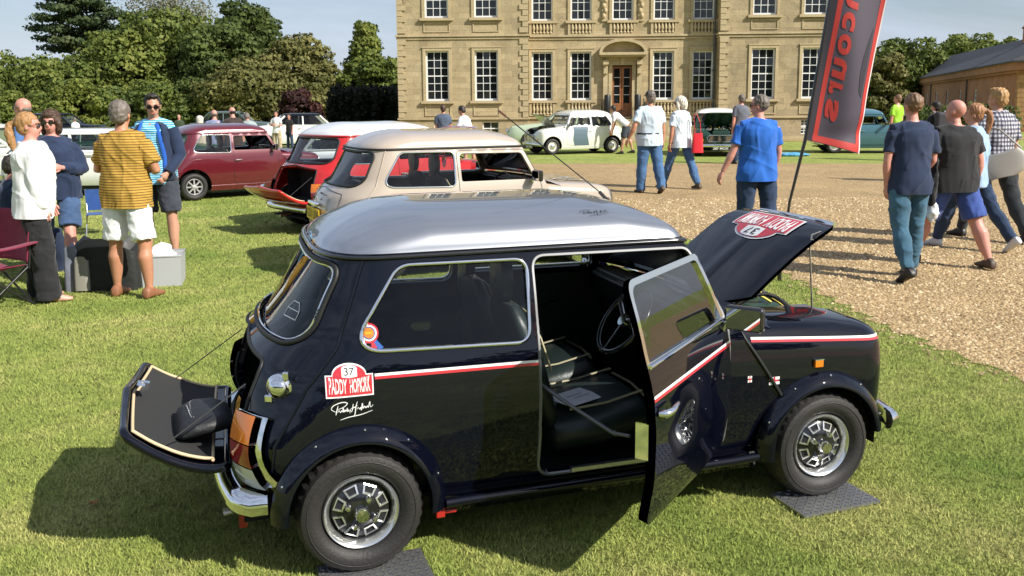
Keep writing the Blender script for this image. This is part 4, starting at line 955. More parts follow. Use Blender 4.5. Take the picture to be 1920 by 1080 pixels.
    # ---------- wheel arch flares
    if g('arches'):
        am = g('archm', pm)
        for s in (-1, 1):
            for cx in (0, 2.036):
                mb = MB(); rg = []; a0, a1 = (-.14, pi+.05) if cx == 0 else (.12, pi+.14)
                for i in range(41):
                    a = a0+(a1-a0)*i/40; ring = []
                    for (dr, yy) in ((.024,.692),(.022,.700),(.006,.722),(-.012,.740),(-.028,.750),(-.038,.749),(-.041,.740),(-.038,.69)):
                        q = AR+dr; k = 1.; 
                        ring.append((cx+q*cos(a), s*yy, ACZ+q*sin(a)))
                    rg.append(ring)
                mb.rings(rg); mb.obj("wheel_arch", am, rt, 50)
                if 'scr' not in WC: WC['scr'] = MB().sph((0,0,0), .0055, 8, 5).mesh("arch_screw", CHROME, 80)
                for a in (.35, .95, 1.5, 2.1, 2.7): link("arch_screw", WC['scr'], rt, (cx+(AR+.008)*cos(a), s*.722, ACZ+(AR+.008)*sin(a)))
            mb = MB(); mb.tube([(AR+.02,s*.70,.225),(AR+.1,s*.69,.222),(1.60,s*.69,.222),(1.72,s*.70,.23)], .020, 8); mb.obj("sill_moulding", am, rt, 70)
    # ---------- bumpers
    def bumper(nm, fn_pts, z, m=CHROME):
        mb = MB(); P = fn_pts; rg = []
        for i, p in enumerate(P):
            p = np.array(p); t = np.array(P[min(i+1, len(P)-1)])-np.array(P[max(i-1, 0)]); t = t/np.linalg.norm(t); nn = np.array([t[1], -t[0]])
            rg.append([(p[0]+nn[0]*d, p[1]+nn[1]*d, z+h) for d, h in ((-.012,-.046),(.008,-.044),(.024,-.032),(.033,-.012),(.034,.006),(.026,.026),(.010,.040),(-.012,.046),(-.03,.044),(-.01,.0))])
        mb.rings(rg); return mb.obj(nm, m, rt, 60)
    th = np.linspace(-1, 1, 31); bp = [(-.405-.10*(1-abs(t)**3.2) + (.07*max(0, abs(t)-.86)/.14), .655*np.sign(t)*min(abs(t)*1.08, 1.)) for t in th]
    bumper("rear_bumper", [(x, y) for x, y in bp][::-1], .305, g('bump', CHROME))
    bf = [(2.405+.10*(1-abs(t)**3.4), .69*np.sign(t)*min(abs(t)*1.08,1.)) for t in th]; bumper("front_bumper", bf, .315, g('bump', CHROME))
    # ---------- lamps
    for s in (-1, 1):
        def reg(y0, y1, z0, z1, s=s):
            f0, f1 = .055*(.61-z0)/.235, .055*(.61-z1)/.235; return sy([(s*(y0+f0),z0),(s*(y1+f0),z0),(s*(y1+f1),z1),(s*(y0+f1),z1)])
        tl = link("tail_lamp", sheet_mesh("tail_lamp", S_pos, reg(.472,.618,.375,.612), [], CHROME, .05, off=.022, thick=.022, flip=-1), rt)
        for nm, z0, z1, m in (("reversing_lens",.388,.455,CLR),("brake_lens",.457,.525,REDL),("indicator_lens",.527,.622,AMB)):
            link(nm, sheet_mesh(nm, S_pos, reg(.480,.588,z0-.012,z1-.014), [], m, .05, off=.040, thick=.022, flip=-1), tl)
        # headlamp
        hl = empty("headlamp", (2.395, s*.47, .605), 0, rt); MB().lathe([(.092,-.06),(.10,.0),(.094,.016),(.086,.012)], axis='x', n=28).obj("chrome_bezel", CHROME, hl, 60); MB().lathe([(.088,.0),(.07,.018),(.035,.028),(0,.03)], axis='x', n=24).obj("lens", CLR, hl, 60)
        MB().lathe([(.035,-.05),(.035,.01),(.02,.02),(0,.022)], (2.45, s*.50, .455), 'x', 14).obj("indicator", AMB, rt, 60)
    # grille
    gr = empty("grille", (2.49,0,.5), 0, rt); MB().prism([(-.33,-.075),(.33,-.075),(.36,.03),(.30,.09),(-.30,.09),(-.36,.03)], -.02, .004, axis='x').obj("backing", RUBBER, gr)
    mb = MB()
    for k in range(7): mb.box((.012, 0, -.062+k*.022), (.012,.66 if k < 4 else .62,.007))
    mb.tube([(.012,-.34,-.08),(.012,.34,-.08),(.012,.38,.03),(.012,.31,.1),(.012,-.31,.1),(.012,-.38,.03)], .012, 6, closed=True); mb.obj("bars", CHROME, gr, 60)
    # ---------- bonnet
    def BN(a, t):
        a = np.asarray(a, float); t = np.asarray(t, float); y0 = a*.415; xb = 1.705+.9*y0*y0; x = xb+(2.475-xb)*t-.02*(a*a)*t; W = .6*Wf(np.minimum(x, 2.478)); W = np.maximum(W, .30); y = a*np.minimum(W, .42-.0*t)
        z = .26+(Tf(x)-.26)*1.012+.022*(1-a*a)*(1-t*.5)+.010*np.exp(-(a/.10)**2)*(1-t)
        return np.stack([x, y, z], -1)
    bn = empty("bonnet", (1.79, 0, .825), 0, rt); bo = g('bonnet')
    me = sheet_mesh("bonnet_skin", BN, rounded([(-1,0,0),(1,0,0),(1,.97,.12),(-1,.97,.12)], 6), [], [pm, g('bonnet_in', pm)], .07, thick=.018, flip=-1)
    sk = link("bonnet_skin", me, bn, (-1.79, 0, -.825))
    tr = MB(); tr.tube([tuple(p+np.array([.0,0,.004])) for p in BN(np.linspace(-.95,.95,20), np.full(20,.975))], .011, 6); tr.obj("bonnet_lip", CHROME, bn, 60, loc=(-1.79,0,-.825))
    if bo is not None: bn.rotation_euler = (0, -R(bo), 0)
    # engine bay
    if bo is not None:
        eb = empty("engine_bay", (2.05, 0, .3), 0, rt)
        MB().bx(-.36,.36,-.45,.45,-.02,0).bx(-.36,-.34,-.45,.45,0,.5).bx(-.34,.36,-.46,-.45,0,.42).bx(-.34,.36,.45,.46,0,.42).obj("bay_lining", RUBBER, eb)
        o_ = MB().bx(-.14,.22,-.22,.26,.05,.40).bx(-.05,.15,-.18,.22,.40,.455).obj("engine_block", mat("engine_green", (.03,.07,.05), .4, .2), eb); bevel(o_, .02)
        o_ = MB().lathe([(0,-.03),(.085,-.03),(.095,-.02),(.095,.02),(.085,.03),(0,.03)], (-.16,-.10,.46), n=24).lathe([(0,-.03),(.06,-.03),(.06,.03),(0,.03)], (-.14,.14,.45), n=18).obj("air_cleaner", CHROME, eb, 40)
        o_ = MB().bx(.02,.20,-.40,-.26,.42,.475).obj("expansion_tank", ALU, eb); bevel(o_, .008)
        MB().lathe([(0,0),(.025,0),(.03,.05),(.02,.055),(0,.055)], (-.22,-.30,.45), n=12).lathe([(0,0),(.025,0),(.03,.05),(0,.055)], (-.22,.30,.45), n=12).obj("fluid_reservoir", PIPE, eb, 40)
        mb = MB()
        for k, (a, b) in enumerate((((-.2,-.28,.5),(.12,-.30,.44)),((-.22,-.2,.5),(.1,-.1,.47)),((-.1,.2,.48),(.2,0,.44)),((-.2,.3,.46),(.22,.3,.4)))):
            a, b = Vector(a), Vector(b); mb.tube([a.lerp(b, t)+Vector((0,0,.075*sin(pi*t))) for t in [i/8 for i in range(9)]], .011, 6)
        mb.obj("hose", RUBBER, eb, 60)
        mb = MB()
        for k in range(3): a, b = Vector((-.3,-.05-.1*k,.48)), Vector((.1,.0-.12*k,.46)); mb.tube([a.lerp(b, t)+Vector((0,0,(.055+.015*k)*sin(pi*t))) for t in [i/8 for i in range(9)]], .007, 5)
        mb.obj("yellow_cable", mat("yellow_cable", (.6,.5,.08), .5), eb, 60)
    # ---------- interior
    if det:
        for y in (-.30, .30): seat(rt, 1.05 if hero else .98, y, seatm, g('piping', IVORY))
        mb = MB(); mb.bx(.10,.50,-.56,.56,.30,.46); o_ = mb.obj("rear_seat_cushion", seatm, rt); bevel(o_, .04)
        mb = MB(); mb.box((.08,0,.62), (.12,1.10,.44), M=Matrix.Rotation(-.25, 3, 'Y')); o_ = mb.obj("rear_seat_back", seatm, rt); bevel(o_, .04)
        MB().bx(-.24,.02,-.40,.40,.815,.83).bx(-.30,-.0,-.46,.46,.37,.385).bx(-.01,.005,-.55,.55,.38,.81).obj("parcel_shelf", CARPET, rt)
        o_ = MB().bx(1.47,1.56,-.60,.60,.72,.84).bx(1.50,1.62,-.60,.60,.82,.86).bx(1.55,1.68,-.6,.6,.2,.8).obj("dashboard", BLKP, rt); bevel(o_, .015)
        sw = empty("steering_wheel", (1.26,-.30,.78), 0, rt); sw.rotation_euler = (0, R(38), 0)
        pts = [(0,.165*cos(a),.165*sin(a)) for a in np.linspace(0, 2*pi, 33)[:-1]]; MB().tube(pts, .0115, 8, closed=True).obj("rim", g('swm', BLKG), sw, 70)
        mb = MB()
        for a in (-pi/2, pi/2-1.1, pi/2+1.1): mb.tube([(0,.02*cos(a),.02*sin(a)),(0,.16*cos(a),.16*sin(a))], .010, 6, flat=.4)
        mb.obj("spoke", ALU, sw); MB().lathe([(0,-.012),(.03,-.012),(.028,.012),(0,.012)], axis='x', n=16).obj("hub", CHROME, sw, 40); MB().tube([(0.0,0,0),(.35,0,-.0)], .016, 8).obj("column", BLKP, sw)
        o_ = MB().box((1.36,0,1.10), (.012,.20,.055)).obj("interior_mirror", BLKG, rt); bevel(o_, .006)
        # far door card furniture
        MB().bx(.74,1.54,.615,.635,.30,.83).obj("door_card", seatm, rt); MB().tube([(1.2,.60,.66),(1.28,.585,.69)], .008, 6).tube([(1.0,.60,.56),(1.1,.585,.58)], .008, 6).obj("window_winder", CHROME, rt)
    # ---------- doors
    dl = [p for p in DO]
    def door(parent, s, opn):
        d = empty("door", (1.56, s*.672, .3), 0, parent); off = Vector((-1.56, -s*.672, -.3))
        gap = shrink(DO, .006); hole = sx(DW, s); o1 = sx(gap, s)
        low = rounded([(.721,.271,.065),(1.30,.268,0),(1.554,.306,.045),(1.559,.80,.01),(1.548,.845,.005),(.721,.852,.005)], 6)
        link("door_skin", sheet_mesh("door_skin", S_pos, sx(low, s), [], [pm, g('cardm', BLKP)], st*.8, off=.003, thick=.035, flip=-1), d, off)
        fo = rounded([(.721,.853,.003),(1.548,.846,.003),(1.413,1.147,.05),(.725,1.150,.052)], 6); fi = shrink(fo, .026); fi2 = rounded([(.745,.868,.01),(1.512,.862,.01),(1.394,1.124,.045),(.748,1.127,.045)], 6)
        link("window_frame", sheet_mesh("window_frame", S_pos, sx(fo, s), [sx(fi2, s)], trim, .04, off=.004, thick=.024, flip=-1, grid=False), d, off)
        link("door_glass", sheet_mesh("door_glass", S_pos, sx(fi2, s), [], GLASS2, .1, off=-.008, flip=-1), d, off)
        P = S_pos(*np.array([(U_of_x(x, .858, s), .858) for x in np.linspace(.73,1.545,12)]).T); MB().tube([tuple(p+np.array([0,s*.008,0])) for p in P], .009, 6).obj("waist_strip", trim, d, 60, loc=off)
        y = s*(float(base(.69))+.02); mb = MB(); mb.tube([(.745,y-s*.014,.693),(.755,y+s*.010,.695),(.79,y+s*.018,.697),(.85,y+s*.014,.70),(.875,y+s*.008,.70)], [.010,.015,.013,.010,.006], 8).lathe([(0,0),(.017,.0),(.014,.02),(0,.02)], (.76,y-.01 if s > 0 else y-.01,.693), 'y', 12); mb.obj("door_handle", CHROME, d, 60, loc=off)
        if opn is not None:
            MB().bx(.712,.719,s*.628 if s > 0 else -.676,.676 if s > 0 else -.628,.53,.66).obj("lock_plate", CHROME, d, loc=off)
            mb = MB(); mb.tube([(.80,s*.628,.60),(.95,s*.62,.61),(1.1,s*.628,.60)], .010, 6); mb.obj("door_pull", CHROME, d, 60, loc=off)
            d.rotation_euler = (0,0, R(opn)*(1 if s < 0 else -1)); 
        return d
    if dopen is not None: dd = door(rt, -1, dopen)
    else:
        dd = None
        if det or True:
            for s in ((-1, 1)):
                l = loop3(S_pos, sx(DO, s), .03, .0005, -1); MB().tube(l, .0028, 4, closed=True).obj("door_gap", RUBBER, rt, 70)
                y = s*(float(base(.69))+.02); MB().tube([(.745,y-s*.014,.693),(.755,y+s*.008,.695),(.79,y+s*.014,.697),(.86,y+s*.008,.70)], [.008,.012,.010,.006], 8).obj("door_handle", CHROME, rt, 60)
    if dopen is not None:
        l = loop3(S_pos, sx(DO, 1), .03, .0005, -1); MB().tube(l, .0028, 4, closed=True).obj("door_gap", RUBBER, rt, 70)
        l = loop3(S_pos, sx(DO, -1), .03, -.001, -1); MB().tube(l, .0075, 5, closed=True).obj("door_seal", mat("grey_seal", (.25,.25,.25), .4, .6) if hero else RUBBER, rt, 70)
    # ---------- boot
    def RS(y, z): return S_pos(U_of_y(y, z), z)
    if g('boot') is not None:
        ang = g('boot'); bl = empty("boot_lid", (-.470, 0, .360), 0, rt); bl.scale = (1.04,1.03,1.04); off = Vector((.462, 0, -.385)); B2 = shrink(BO, .006)
        def LID(U, z): P = S_pos(U, z); P[...,0] = xr(z)+(P[...,0]-xr(z))*.30; return P
        link("lid_skin", sheet_mesh("lid_skin", LID, sy(B2), [], [pm, pm], st*.8, off=.002, thick=.026, flip=-1), bl, off)
        MB().tube(loop3(LID, sy(B2), .03, -.014, -1), .017, 8, closed=True).obj("lid_edge", pm, bl, 70, loc=off)
        B3 = shrink(BO, .045); B3 = np.array([(p[0], max(p[1], .45)) for p in B3])
        def IB(y, z): P = RS(y, z); P[...,0] = xr(z)+(P[...,0]-xr(z))*.30+.036; return P
        bm_ = sheet_mesh("trim_board", IB, resample(B3, .03), [], g('board', mat("lid_board_felt", (.022,.022,.022), .9, bump=.3, bscale=120)), .05, thick=.006, flip=1, off=.004); link("trim_board", bm_, bl, off)
        q = resample(B3, .03); mb = MB(); mb.tube([tuple(p) for p in IB(q[:,0], q[:,1])+np.array([.006,0,0])], .0065, 6, closed=True); mb.obj("board_piping", PIPE, bl, 70, loc=off)
        MB().box((-.33,0,.76), (.02,.07,.03)).box((-.325,0,.745), (.03,.03,.03)).obj("boot_latch", CHROME, bl, loc=off)
        pl_ = empty("number_plate", (-.50,0,.60), 0, bl); pl_.location = Vector((-.484,0,.60))+off; MB().box((0,0,0), (.006,.50,.11)).obj("plate", YELP, pl_)
        V, F = fit_text(g('plate', 'G237 LRW'), -.22, .22, -.035, .035, bold=.01); me = bpy.data.meshes.new("registration"); me.from_pydata([(-.0045, -v[0], v[1]) for v in V], [], F); me.materials.append(BLKV); link("registration", me, pl_)
        bl.rotation_euler = (0, -R(ang), 0)
        sgn = 1
        for s in (-1, 1):
            e = Matrix.Rotation(-R(ang), 3, 'Y') @ Vector((.03,0,.26)); MB().tube([(-.39, s*.44, .70), (-.462+e.x, s*.44, .385+e.z)], .0028, 4).obj("lid_cable", mat("thin_steel_cable", (.05,.05,.05), .5), rt)
        MB().bx(-.40,-.02,-.44,.44,.34,.36).bx(-.06,-.04,-.45,.45,.38,.80).bx(-.24,-.04,.45,.455,.38,.74).bx(-.24,-.04,-.455,-.45,.38,.74).obj("boot_lining", CARPET, rt)
        MB().tube(loop3(S_pos, sy(BO), .03, .0, -1), .008, 6, closed=True).obj("boot_seal", RUBBER, rt, 70)
    else:
        MB().tube(loop3(S_pos, sy(BO), .03, .0005, -1), .0028, 4, closed=True).obj("boot_gap", RUBBER, rt, 70)
        pl_ = empty("number_plate", (-.492,0,.575), 0, rt); MB().box((0,0,0), (.006,.50,.12)).obj("plate", YELP, pl_)
        V, F = fit_text(g('plate', 'G237 LRW'), -.22, .22, -.04, .04, bold=.01); me = bpy.data.meshes.new("registration"); me.from_pydata([(-.0045, -v[0], v[1]) for v in V], [], F); me.materials.append(BLKV); link("registration", me, pl_)
        o_ = MB().bx(-.505,-.46,-.16,.16,.655,.69).obj("plate_lamp_shroud", CHROME, rt); bevel(o_, .012); MB().sph((-.475,0,.735), (.012,.02,.02), 10, 6).obj("boot_handle", BLKG, rt, 60)
        MB().box((-.428,-.12,.775), (.006,.10,.014)).obj("boot_badge", RUBBER, rt)
    # front number plate
    if g('fplate'):
        pl_ = empty("number_plate", (2.515,0,.235), 0, rt); MB().box((0,0,0), (.006,.50,.11)).obj("plate", BLKG, pl_)
        V, F = fit_text(g('fplate'), -.21, .21, -.035, .035, bold=.02); me = bpy.data.meshes.new("registration"); me.from_pydata([(.0045, v[0], v[1]) for v in V], [], F); me.materials.append(WHTV); link("registration", me, pl_)
    # mirrors
    def mirror(parent, x, y, z, s, off=Vector((0,0,0))):
        mr = empty("door_mirror", Vector((x, y, z))+off, 0, parent); o_ = MB().box((0.01, s*.095, .045), (.045,.165,.105)).obj("housing", BLKG, mr); bevel(o_, .018, 3)
        MB().box((-.0145, s*.095, .045), (.004,.140,.085)).obj("mirror_glass", mat("mirror_silver", (.7,.72,.75), .02, 1.), mr); MB().tube([(0,0,-.02),(.0,s*.02,.02),(.0,s*.05,.04)], .014, 8).obj("stalk", CHROME, mr, 60); return mr
    if g('mirrors', 1):
        if dd is not None: m_ = mirror(dd, 1.515, -.665, .825, -1, Vector((-1.56,.672,-.3)))
        else: mirror(rt, 1.47, -.665, .86, -1)
        mirror(rt, 1.47, .665, .86, 1)
    # exhaust
    if g('exhaust', 1): MB().tube([(.1,.18,.20),(-.42,.20,.185),(-.50,.20,.18)], .02, 10).obj("exhaust_pipe", ALU, rt, 60)
    return rt, dd, bn
def radians_(d): return d*pi/180
# ---------------------------------------------------------------- the navy car in front
NAVY = mat("navy_metallic_paint", (.0021,.0027,.0072), .45, 0., 1.)
NAVY.node_tree.nodes['Principled BSDF'].inputs['Specular IOR Level'].default_value = 0.
SILR = mat("silver_metallic_roof", (.40,.41,.435), .30, .85, 1.)
hero, hdoor, hbon = mini("dark navy mini with silver roof, open driver's door, raised bonnet and lowered boot lid", (-.790, 3.796, 0), R(17.627), 1., NAVY, SILR,
    dict(hero=True, step=.03, door=41, boot=74, bonnet=43, wheel='cosmic', arches=True, detail=2, seat=GRNV, wtrim=1, gutter=BLKG, bonnet_in=NAVY, plate='H37 PHM', exhaust=0, lining=CARPET))
DO_OFF = Vector((-1.56, .672, -.3))
# coach stripes
cS = lambda V: np.stack([U_of_x(V[:,0], V[:,1], -1), V[:,1]], 1)
cF = lambda V: np.stack([FU_of_x(V[:,0], -1), Fv_of_z(V[:,0], V[:,1])], 1)
def strip(nm, x0, x1, za, zb, h, fn, conv, m, parent, off, flip, loc=None):
    n = 30; xs_ = np.linspace(x0, x1, n); zc = np.linspace(za, zb, n); V = np.concatenate([np.stack([xs_, zc], 1), np.stack([xs_, zc+h], 1)]); F = [(i, i+1, n+i+1, n+i) for i in range(n-1)]
    o_ = put(nm, V, F, fn, m, parent, off, flip, conv)
    if loc is not None: o_.location = loc
    return o_
strip("white_stripe", .068, .712, .757, .7485, .010, S_pos, cS, WHTV, hero, .0016, -1); strip("red_stripe", .068, .712, .746, .7375, .0105, S_pos, cS, REDV, hero, .0016, -1)
strip("white_stripe", .722, 1.555, .7485, .752, .010, S_pos, cS, WHTV, hdoor, .0048, -1, DO_OFF); strip("red_stripe", .722, 1.555, .7375, .741, .0105, S_pos, cS, REDV, hdoor, .0048, -1, DO_OFF)
strip("white_stripe", 1.675, 2.37, .752, .700, .010, F_pos, cF, WHTV, hero, .0016, -1); strip("red_stripe", 1.675, 2.37, .741, .689, .0105, F_pos, cF, REDV, hero, .0016, -1)
# rally plate decal
def plate_decal(parent, fn, conv, x0, x1, z0, z1, off, flip, eps=.0006):
    w_ = x1-x0; h = z1-z0
    def pt(u, v): return (x0+w_*u, z0+h*v)
    def shape(m):
        a = m; P = [pt(a, a*1.6), pt(1-a, a*1.6), pt(1-a, .66-a*1.2), pt(.86-a*.4, .66-a*1.2)]
        for k in range(13): t = pi*k/12; P.append(pt(.5+(.36-a*.6)*cos(t), .66-a*1.2+(.34-a*.6)*sin(t)))
        P += [pt(.14+a*.4, .66-a*1.2), pt(a, .66-a*1.2)]; return np.array(P)
    def poly(nm, P, m, k):
        P = resample(P, w_*.06); gx, gy = np.meshgrid(np.linspace(x0, x1, 15)[1:-1], np.linspace(z0, z1, 9)[1:-1]); G_ = np.stack([gx.ravel(), gy.ravel()], 1); G_ = G_[inpoly(G_, P)]; r_ = delaunay_2d_cdt([Vector(p) for p in P]+[Vector(p) for p in G_], [(i, (i+1) % len(P)) for i in range(len(P))], [], 0, 1e-6); V = np.array([tuple(p) for p in r_[0]]); F = [tuple(f) for f in r_[2] if inpoly(V[list(f)].mean(0)[None], P)[0]]
        return put(nm, V, F, fn, m, parent, off+k*eps*flip*-1 if off < 0 else off+k*eps, flip, conv)
    poly("plate_border", shape(.0), WHTV, 0); poly("plate_field", shape(.028), REDV, 1)
    poly("number_panel", np.array([pt(.345,.60), pt(.5,.57), pt(.665,.60), pt(.665,.86), pt(.62,.91), pt(.5,.935), pt(.39,.91), pt(.345,.86)]), WHTV, 2)
    V, F = fit_text("37", *[x0+w_*.40, x0+w_*.60], z0+h*.645, z0+h*.865, bold=.0); put("number_37", V, F, fn, BLKV, parent, off+(3*eps if off > 0 else -3*eps), flip, conv)
    V1, F1 = fit_text("PADDY", x0+w_*.07, x0+w_*.44, z0+h*.12, z0+h*.55, bold=.02); V2, F2 = fit_text("HOPKIRK", x0+w_*.50, x0+w_*.93, z0+h*.12, z0+h*.55, bold=.02)
    V, F = cat2([(V1, F1), (V2, F2)]); u = (V[:,0]-x0)/w_; t = np.clip((V[:,1]-z0)/h-.12, 0, .5)/.43; V[:,1] += h*t*(.16*(abs(u-.5)*2)**2-.02)*.6
    put("plate_lettering", V, F, fn, WHTV, parent, off+(2*eps if off > 0 else -2*eps), flip, conv)
plate_decal(hero, S_pos, cS, -.112, .062, .690, .812, .0015, -1)
V, F = squiggle(-.095, .058, .628, .045); put("autograph", V, F, S_pos, WHTV, hero, .0015, -1, cS)
V, F = squiggle(1.84, 1.96, .0, .03)
# small union flag badges on wing and pillar
for nm, x0, z0, w_, h in (("flag_badge", 1.76, .548, .052, .034), ("flag_badge", 1.655, .570, .020, .028)):
    for q, (a, b, c, d) in enumerate(((0,1,.62,1),(.0,1,0,.38),(.1,.9,.38,.62),(.42,.58,.0,1.))):
        V = np.array([(x0+w_*a, z0+h*c), (x0+w_*b, z0+h*c), (x0+w_*b, z0+h*d), (x0+w_*a, z0+h*d)]); put(nm, V, [(0,1,2,3)], F_pos if x0 > 1.7 else S_pos, [WHTV,WHTV,REDV,REDV][q], hero, (.0018)+(.0004)*q, -1, cF if x0 > 1.7 else cS)
# BMC rosette in the quarter window
def disc(nm, cx, cz, r0, m, k, n=28):
    V = np.array([(cx+r0*cos(2*pi*i/n), cz+r0*sin(2*pi*i/n)) for i in range(n)]); put(nm, V, [tuple(range(n))], S_pos, m, rosette, -.008+k*.0008, -1, cS)
rosette = empty("window_rosette", (0,0,0), 0, hero); BLUV = mat("blue_vinyl_print", (.02,.09,.35), .4)
for k in (-1, 1): put("ribbon_tail", np.array([(.060,.905),(.075,.90),(.098+k*.012,.858),(.078+k*.012,.852)]), [(0,1,2,3)], S_pos, [REDV,REDV,BLUV][k+1], rosette, -.0085+k*.0003, -1, cS)
disc("ring_red", .058, .912, .036, REDV, 1); disc("ring_white", .058, .912, .029, WHTV, 2); disc("ring_blue", .058, .912, .0225, BLUV, 3); disc("ring_centre", .058, .912, .019, mat("orange_print", (.7,.2,.03), .4), 4)
V, F = fit_text("BMC", .0445, .0715, .9075, .9165, bold=.02); put("rosette_lettering", V, F, S_pos, YELP, rosette, -.008+5*.0008, -1, cS)
# fuel cap, side repeater, roof autograph, aerial, cable ties
fc = empty("fuel_cap", (-.265, -.585, .725), 0, hero); fc.rotation_euler = (0,0,R(-28))
MB().lathe([(.050,.0),(.050,-.018),(.040,-.022),(.0375,-.034),(.028,-.046),(.012,-.052),(0,-.053)], (0,0,0), 'y', 28).obj("cap_dome", CHROME, fc, 60); o_ = MB().bx(.02,.045,-.032,-.01,.030,.062).bx(-.055,-.025,-.03,-.008,-.06,-.03).obj("cap_catch", CHROME, fc); bevel(o_, .005)
sr = empty("side_repeater", (2.005,-.702,.622), 0, hero); o_ = MB().bx(-.021,.021,-.012,.004,-.016,.016).obj("lens", AMB, sr); bevel(o_, .003)
MB().bx(-.023,.023,-.013,.004,.016,.020).obj("bezel", CHROME, sr)
def RF(x, y): return np.stack([x, y, 1.189+np.interp(np.abs(y)/.565, RHQ, RHH)], -1)
V, F = squiggle(.98, 1.11, -.472, .038); put("roof_autograph", V, F, RF, BLKV, hero, .003, 1, lambda V: V)
ae = empty("roof_aerial", (1.39, .20, 1.245), 0, hero); MB().lathe([(.028,-.01),(.022,.02),(.010,.04),(0,.042)], n=14).obj("aerial_base", RUBBER, ae, 60)
d = Vector((-.385,-.0,.30)); MB().tube([(0,0,.03),(-.04,0,.07)], .009, 6).tube([(-.04,0,.07), tuple(Vector((-.04,0,.07))+d*1.35)], .0032, 5).obj("aerial_whip", RUBBER, ae)
MB().tube([tuple(Vector((-.04,0,.07))+d*1.27), tuple(Vector((-.04,0,.07))+d*1.36)], .006, 5).obj("aerial_tip", mat("aerial_tip", (.12,.05,.03), .6), ae)
# bonnet decal reads from the front of the car
def cB(V): return V
def BNW(a, b):
    # a: across, measured to the left seen from the front; b: up the decal
    y = a; t = .735-b*.85; aa = y/.415; y0 = aa*.415; xb = 1.705+.9*y0*y0; x = xb+(2.475-xb)*t-.02*aa*aa*t; W = np.maximum(.6*Wf(np.minimum(x, 2.478)), .30)
    z = .26+(Tf(x)-.26)*1.012+.022*(1-aa*aa)*(1-t*.5)+.010*np.exp(-(aa/.10)**2)*(1-t)+.0; return np.stack([x, aa*np.minimum(W,.42), z], -1)
deco = empty("bonnet_decal", (-1.79,0,-.825), 0, hbon)
plate_decal(deco, BNW, None, -.24, .24, -.16, .17, .004, 1, .0022)
# bonnet prop rod, door strap, sill plate, lock pin, jacking bracket, towing bar, mud flaps
pr = MB().tube([(2.23,-.385,1.15),(2.17,-.40,1.14),(2.155,-.41,1.08),(2.175,-.42,.77)], .0042, 6).obj("bonnet_prop", mat("grey_steel", (.4,.38,.33), .4, .8), hero, 60)
MB().tube([(.735,-.655,.645),(.80,-.78,.60),(.90,-.99,.545),(.935,-1.06,.555)], .0075, 6).obj("door_strap", mat("strap_steel", (.16,.16,.16), .5, .5), hero, 60)
MB().bx(.86,1.30,-.675,-.655,.268,.284).obj("sill_plate", ALU, hero); MB().lathe([(.010,0),(.010,-.01),(0,-.011)], (1.06,-.645,.40), 'y', 12).obj("lock_button", IVORY, hero, 50)
RDP = mat("red_bracket_paint", (.40,.02,.015), .35, coat=.5)
o_ = MB().bx(.29,.325,-.695,-.60,.165,.225).bx(.325,.375,-.68,-.63,.172,.186).obj("jacking_bracket", RDP, hero); bevel(o_, .004)
MB().bx(-.44,-.41,-.44,-.40,.12,.28).obj("tow_bracket", RDP, hero); MB().tube([(-.40,-.32,.15),(-.50,-.33,.14)], .018, 10).obj("exhaust_pipe", ALU, hero, 60)
o_ = MB().tube([(1.02,-.655,.39),(1.02,-.66,.39)], .01, 6)
# rally sticker on the back window, green case and bag in the boot
V, F = cat2([ribbon2([(.29,.93),(.41,.93)], .0015, False), ribbon2([(.29,.96),(.32,.99),(.38,.99),(.41,.96)], .0015, False), ribbon2([(.29,.93),(.29,.96)], .0015, False), ribbon2([(.41,.93),(.41,.96)], .0015, False), ribbon2([(.29,.96),(.41,.96)], .0015, False)])
put("window_sticker", V*np.array([-1,1]), F, lambda a, b: S_pos(U_of_y(a, b), b), PAPER, hero, -.009, -1)
HM = hero.matrix_world if False else Matrix.Translation((-.790,3.796,0)) @ Matrix.Rotation(R(17.627), 4, 'Z')
def at_hero(o_, x, y, z, rz=0.):
    p = HM @ Vector((x, y, z)); o_.location = p; o_.rotation_euler = (0,0,R(17.627)+rz); return o_
gb = empty("document_case"); at_hero(gb, -.26,-.17,.385, .2); tag(gb, "dark green document case standing in the open boot of the navy mini", "case")
o_ = MB().box((0,0,.13), (.09,.33,.26), M=Matrix.Rotation(.35, 3, 'Y')).obj("case_body", mat("green_case", (.012,.055,.045), .4), gb); bevel(o_, .008)
MB().box((-.07,0,.20), (.002,.10,.012), M=Matrix.Rotation(.35, 3, 'Y')).obj("case_print", SILV, gb)
bg_ = empty("fold_out_tool_bag"); at_hero(bg_, -.545,-.17,.435, .1); bg_.scale = (.75,.85,.62); tag(bg_, "black fabric bag with a white autograph lying on the lowered boot lid", "bag")
mb = MB(); rg = []
for t, w_, h in ((0,.13,.02),(.1,.19,.07),(.35,.20,.10),(.7,.19,.09),(.95,.16,.05),(1.,.12,.02)):
    rg.append([(-.17+.30*t, w_*np.sign(cos(a))*abs(cos(a))**.6, .03+h*.6+h*.7*np.sign(sin(a))*abs(sin(a))**.8+.03*t) for a in np.linspace(0, 2*pi, 25)[:-1]])
mb.rings(rg); mb.obj("bag_body", mat("black_nylon", (.013,.014,.016), .55, bump=.4, bscale=18), bg_, 50)
V, F = squiggle(-.13, .12, 0, .03); me = bpy.data.meshes.new("bag_autograph"); me.from_pydata([(-.09+v[1]*.9, -v[0], .148+.03*(.35)) for v in V], [], F); me.materials.append(WHTV); link("bag_autograph", me, bg_)
pp = empty("paper_sheet"); at_hero(pp, 1.0, -.36, .468, 0); tag(pp, "white printed paper sheet lying on the driver's seat of the navy mini", "paper")
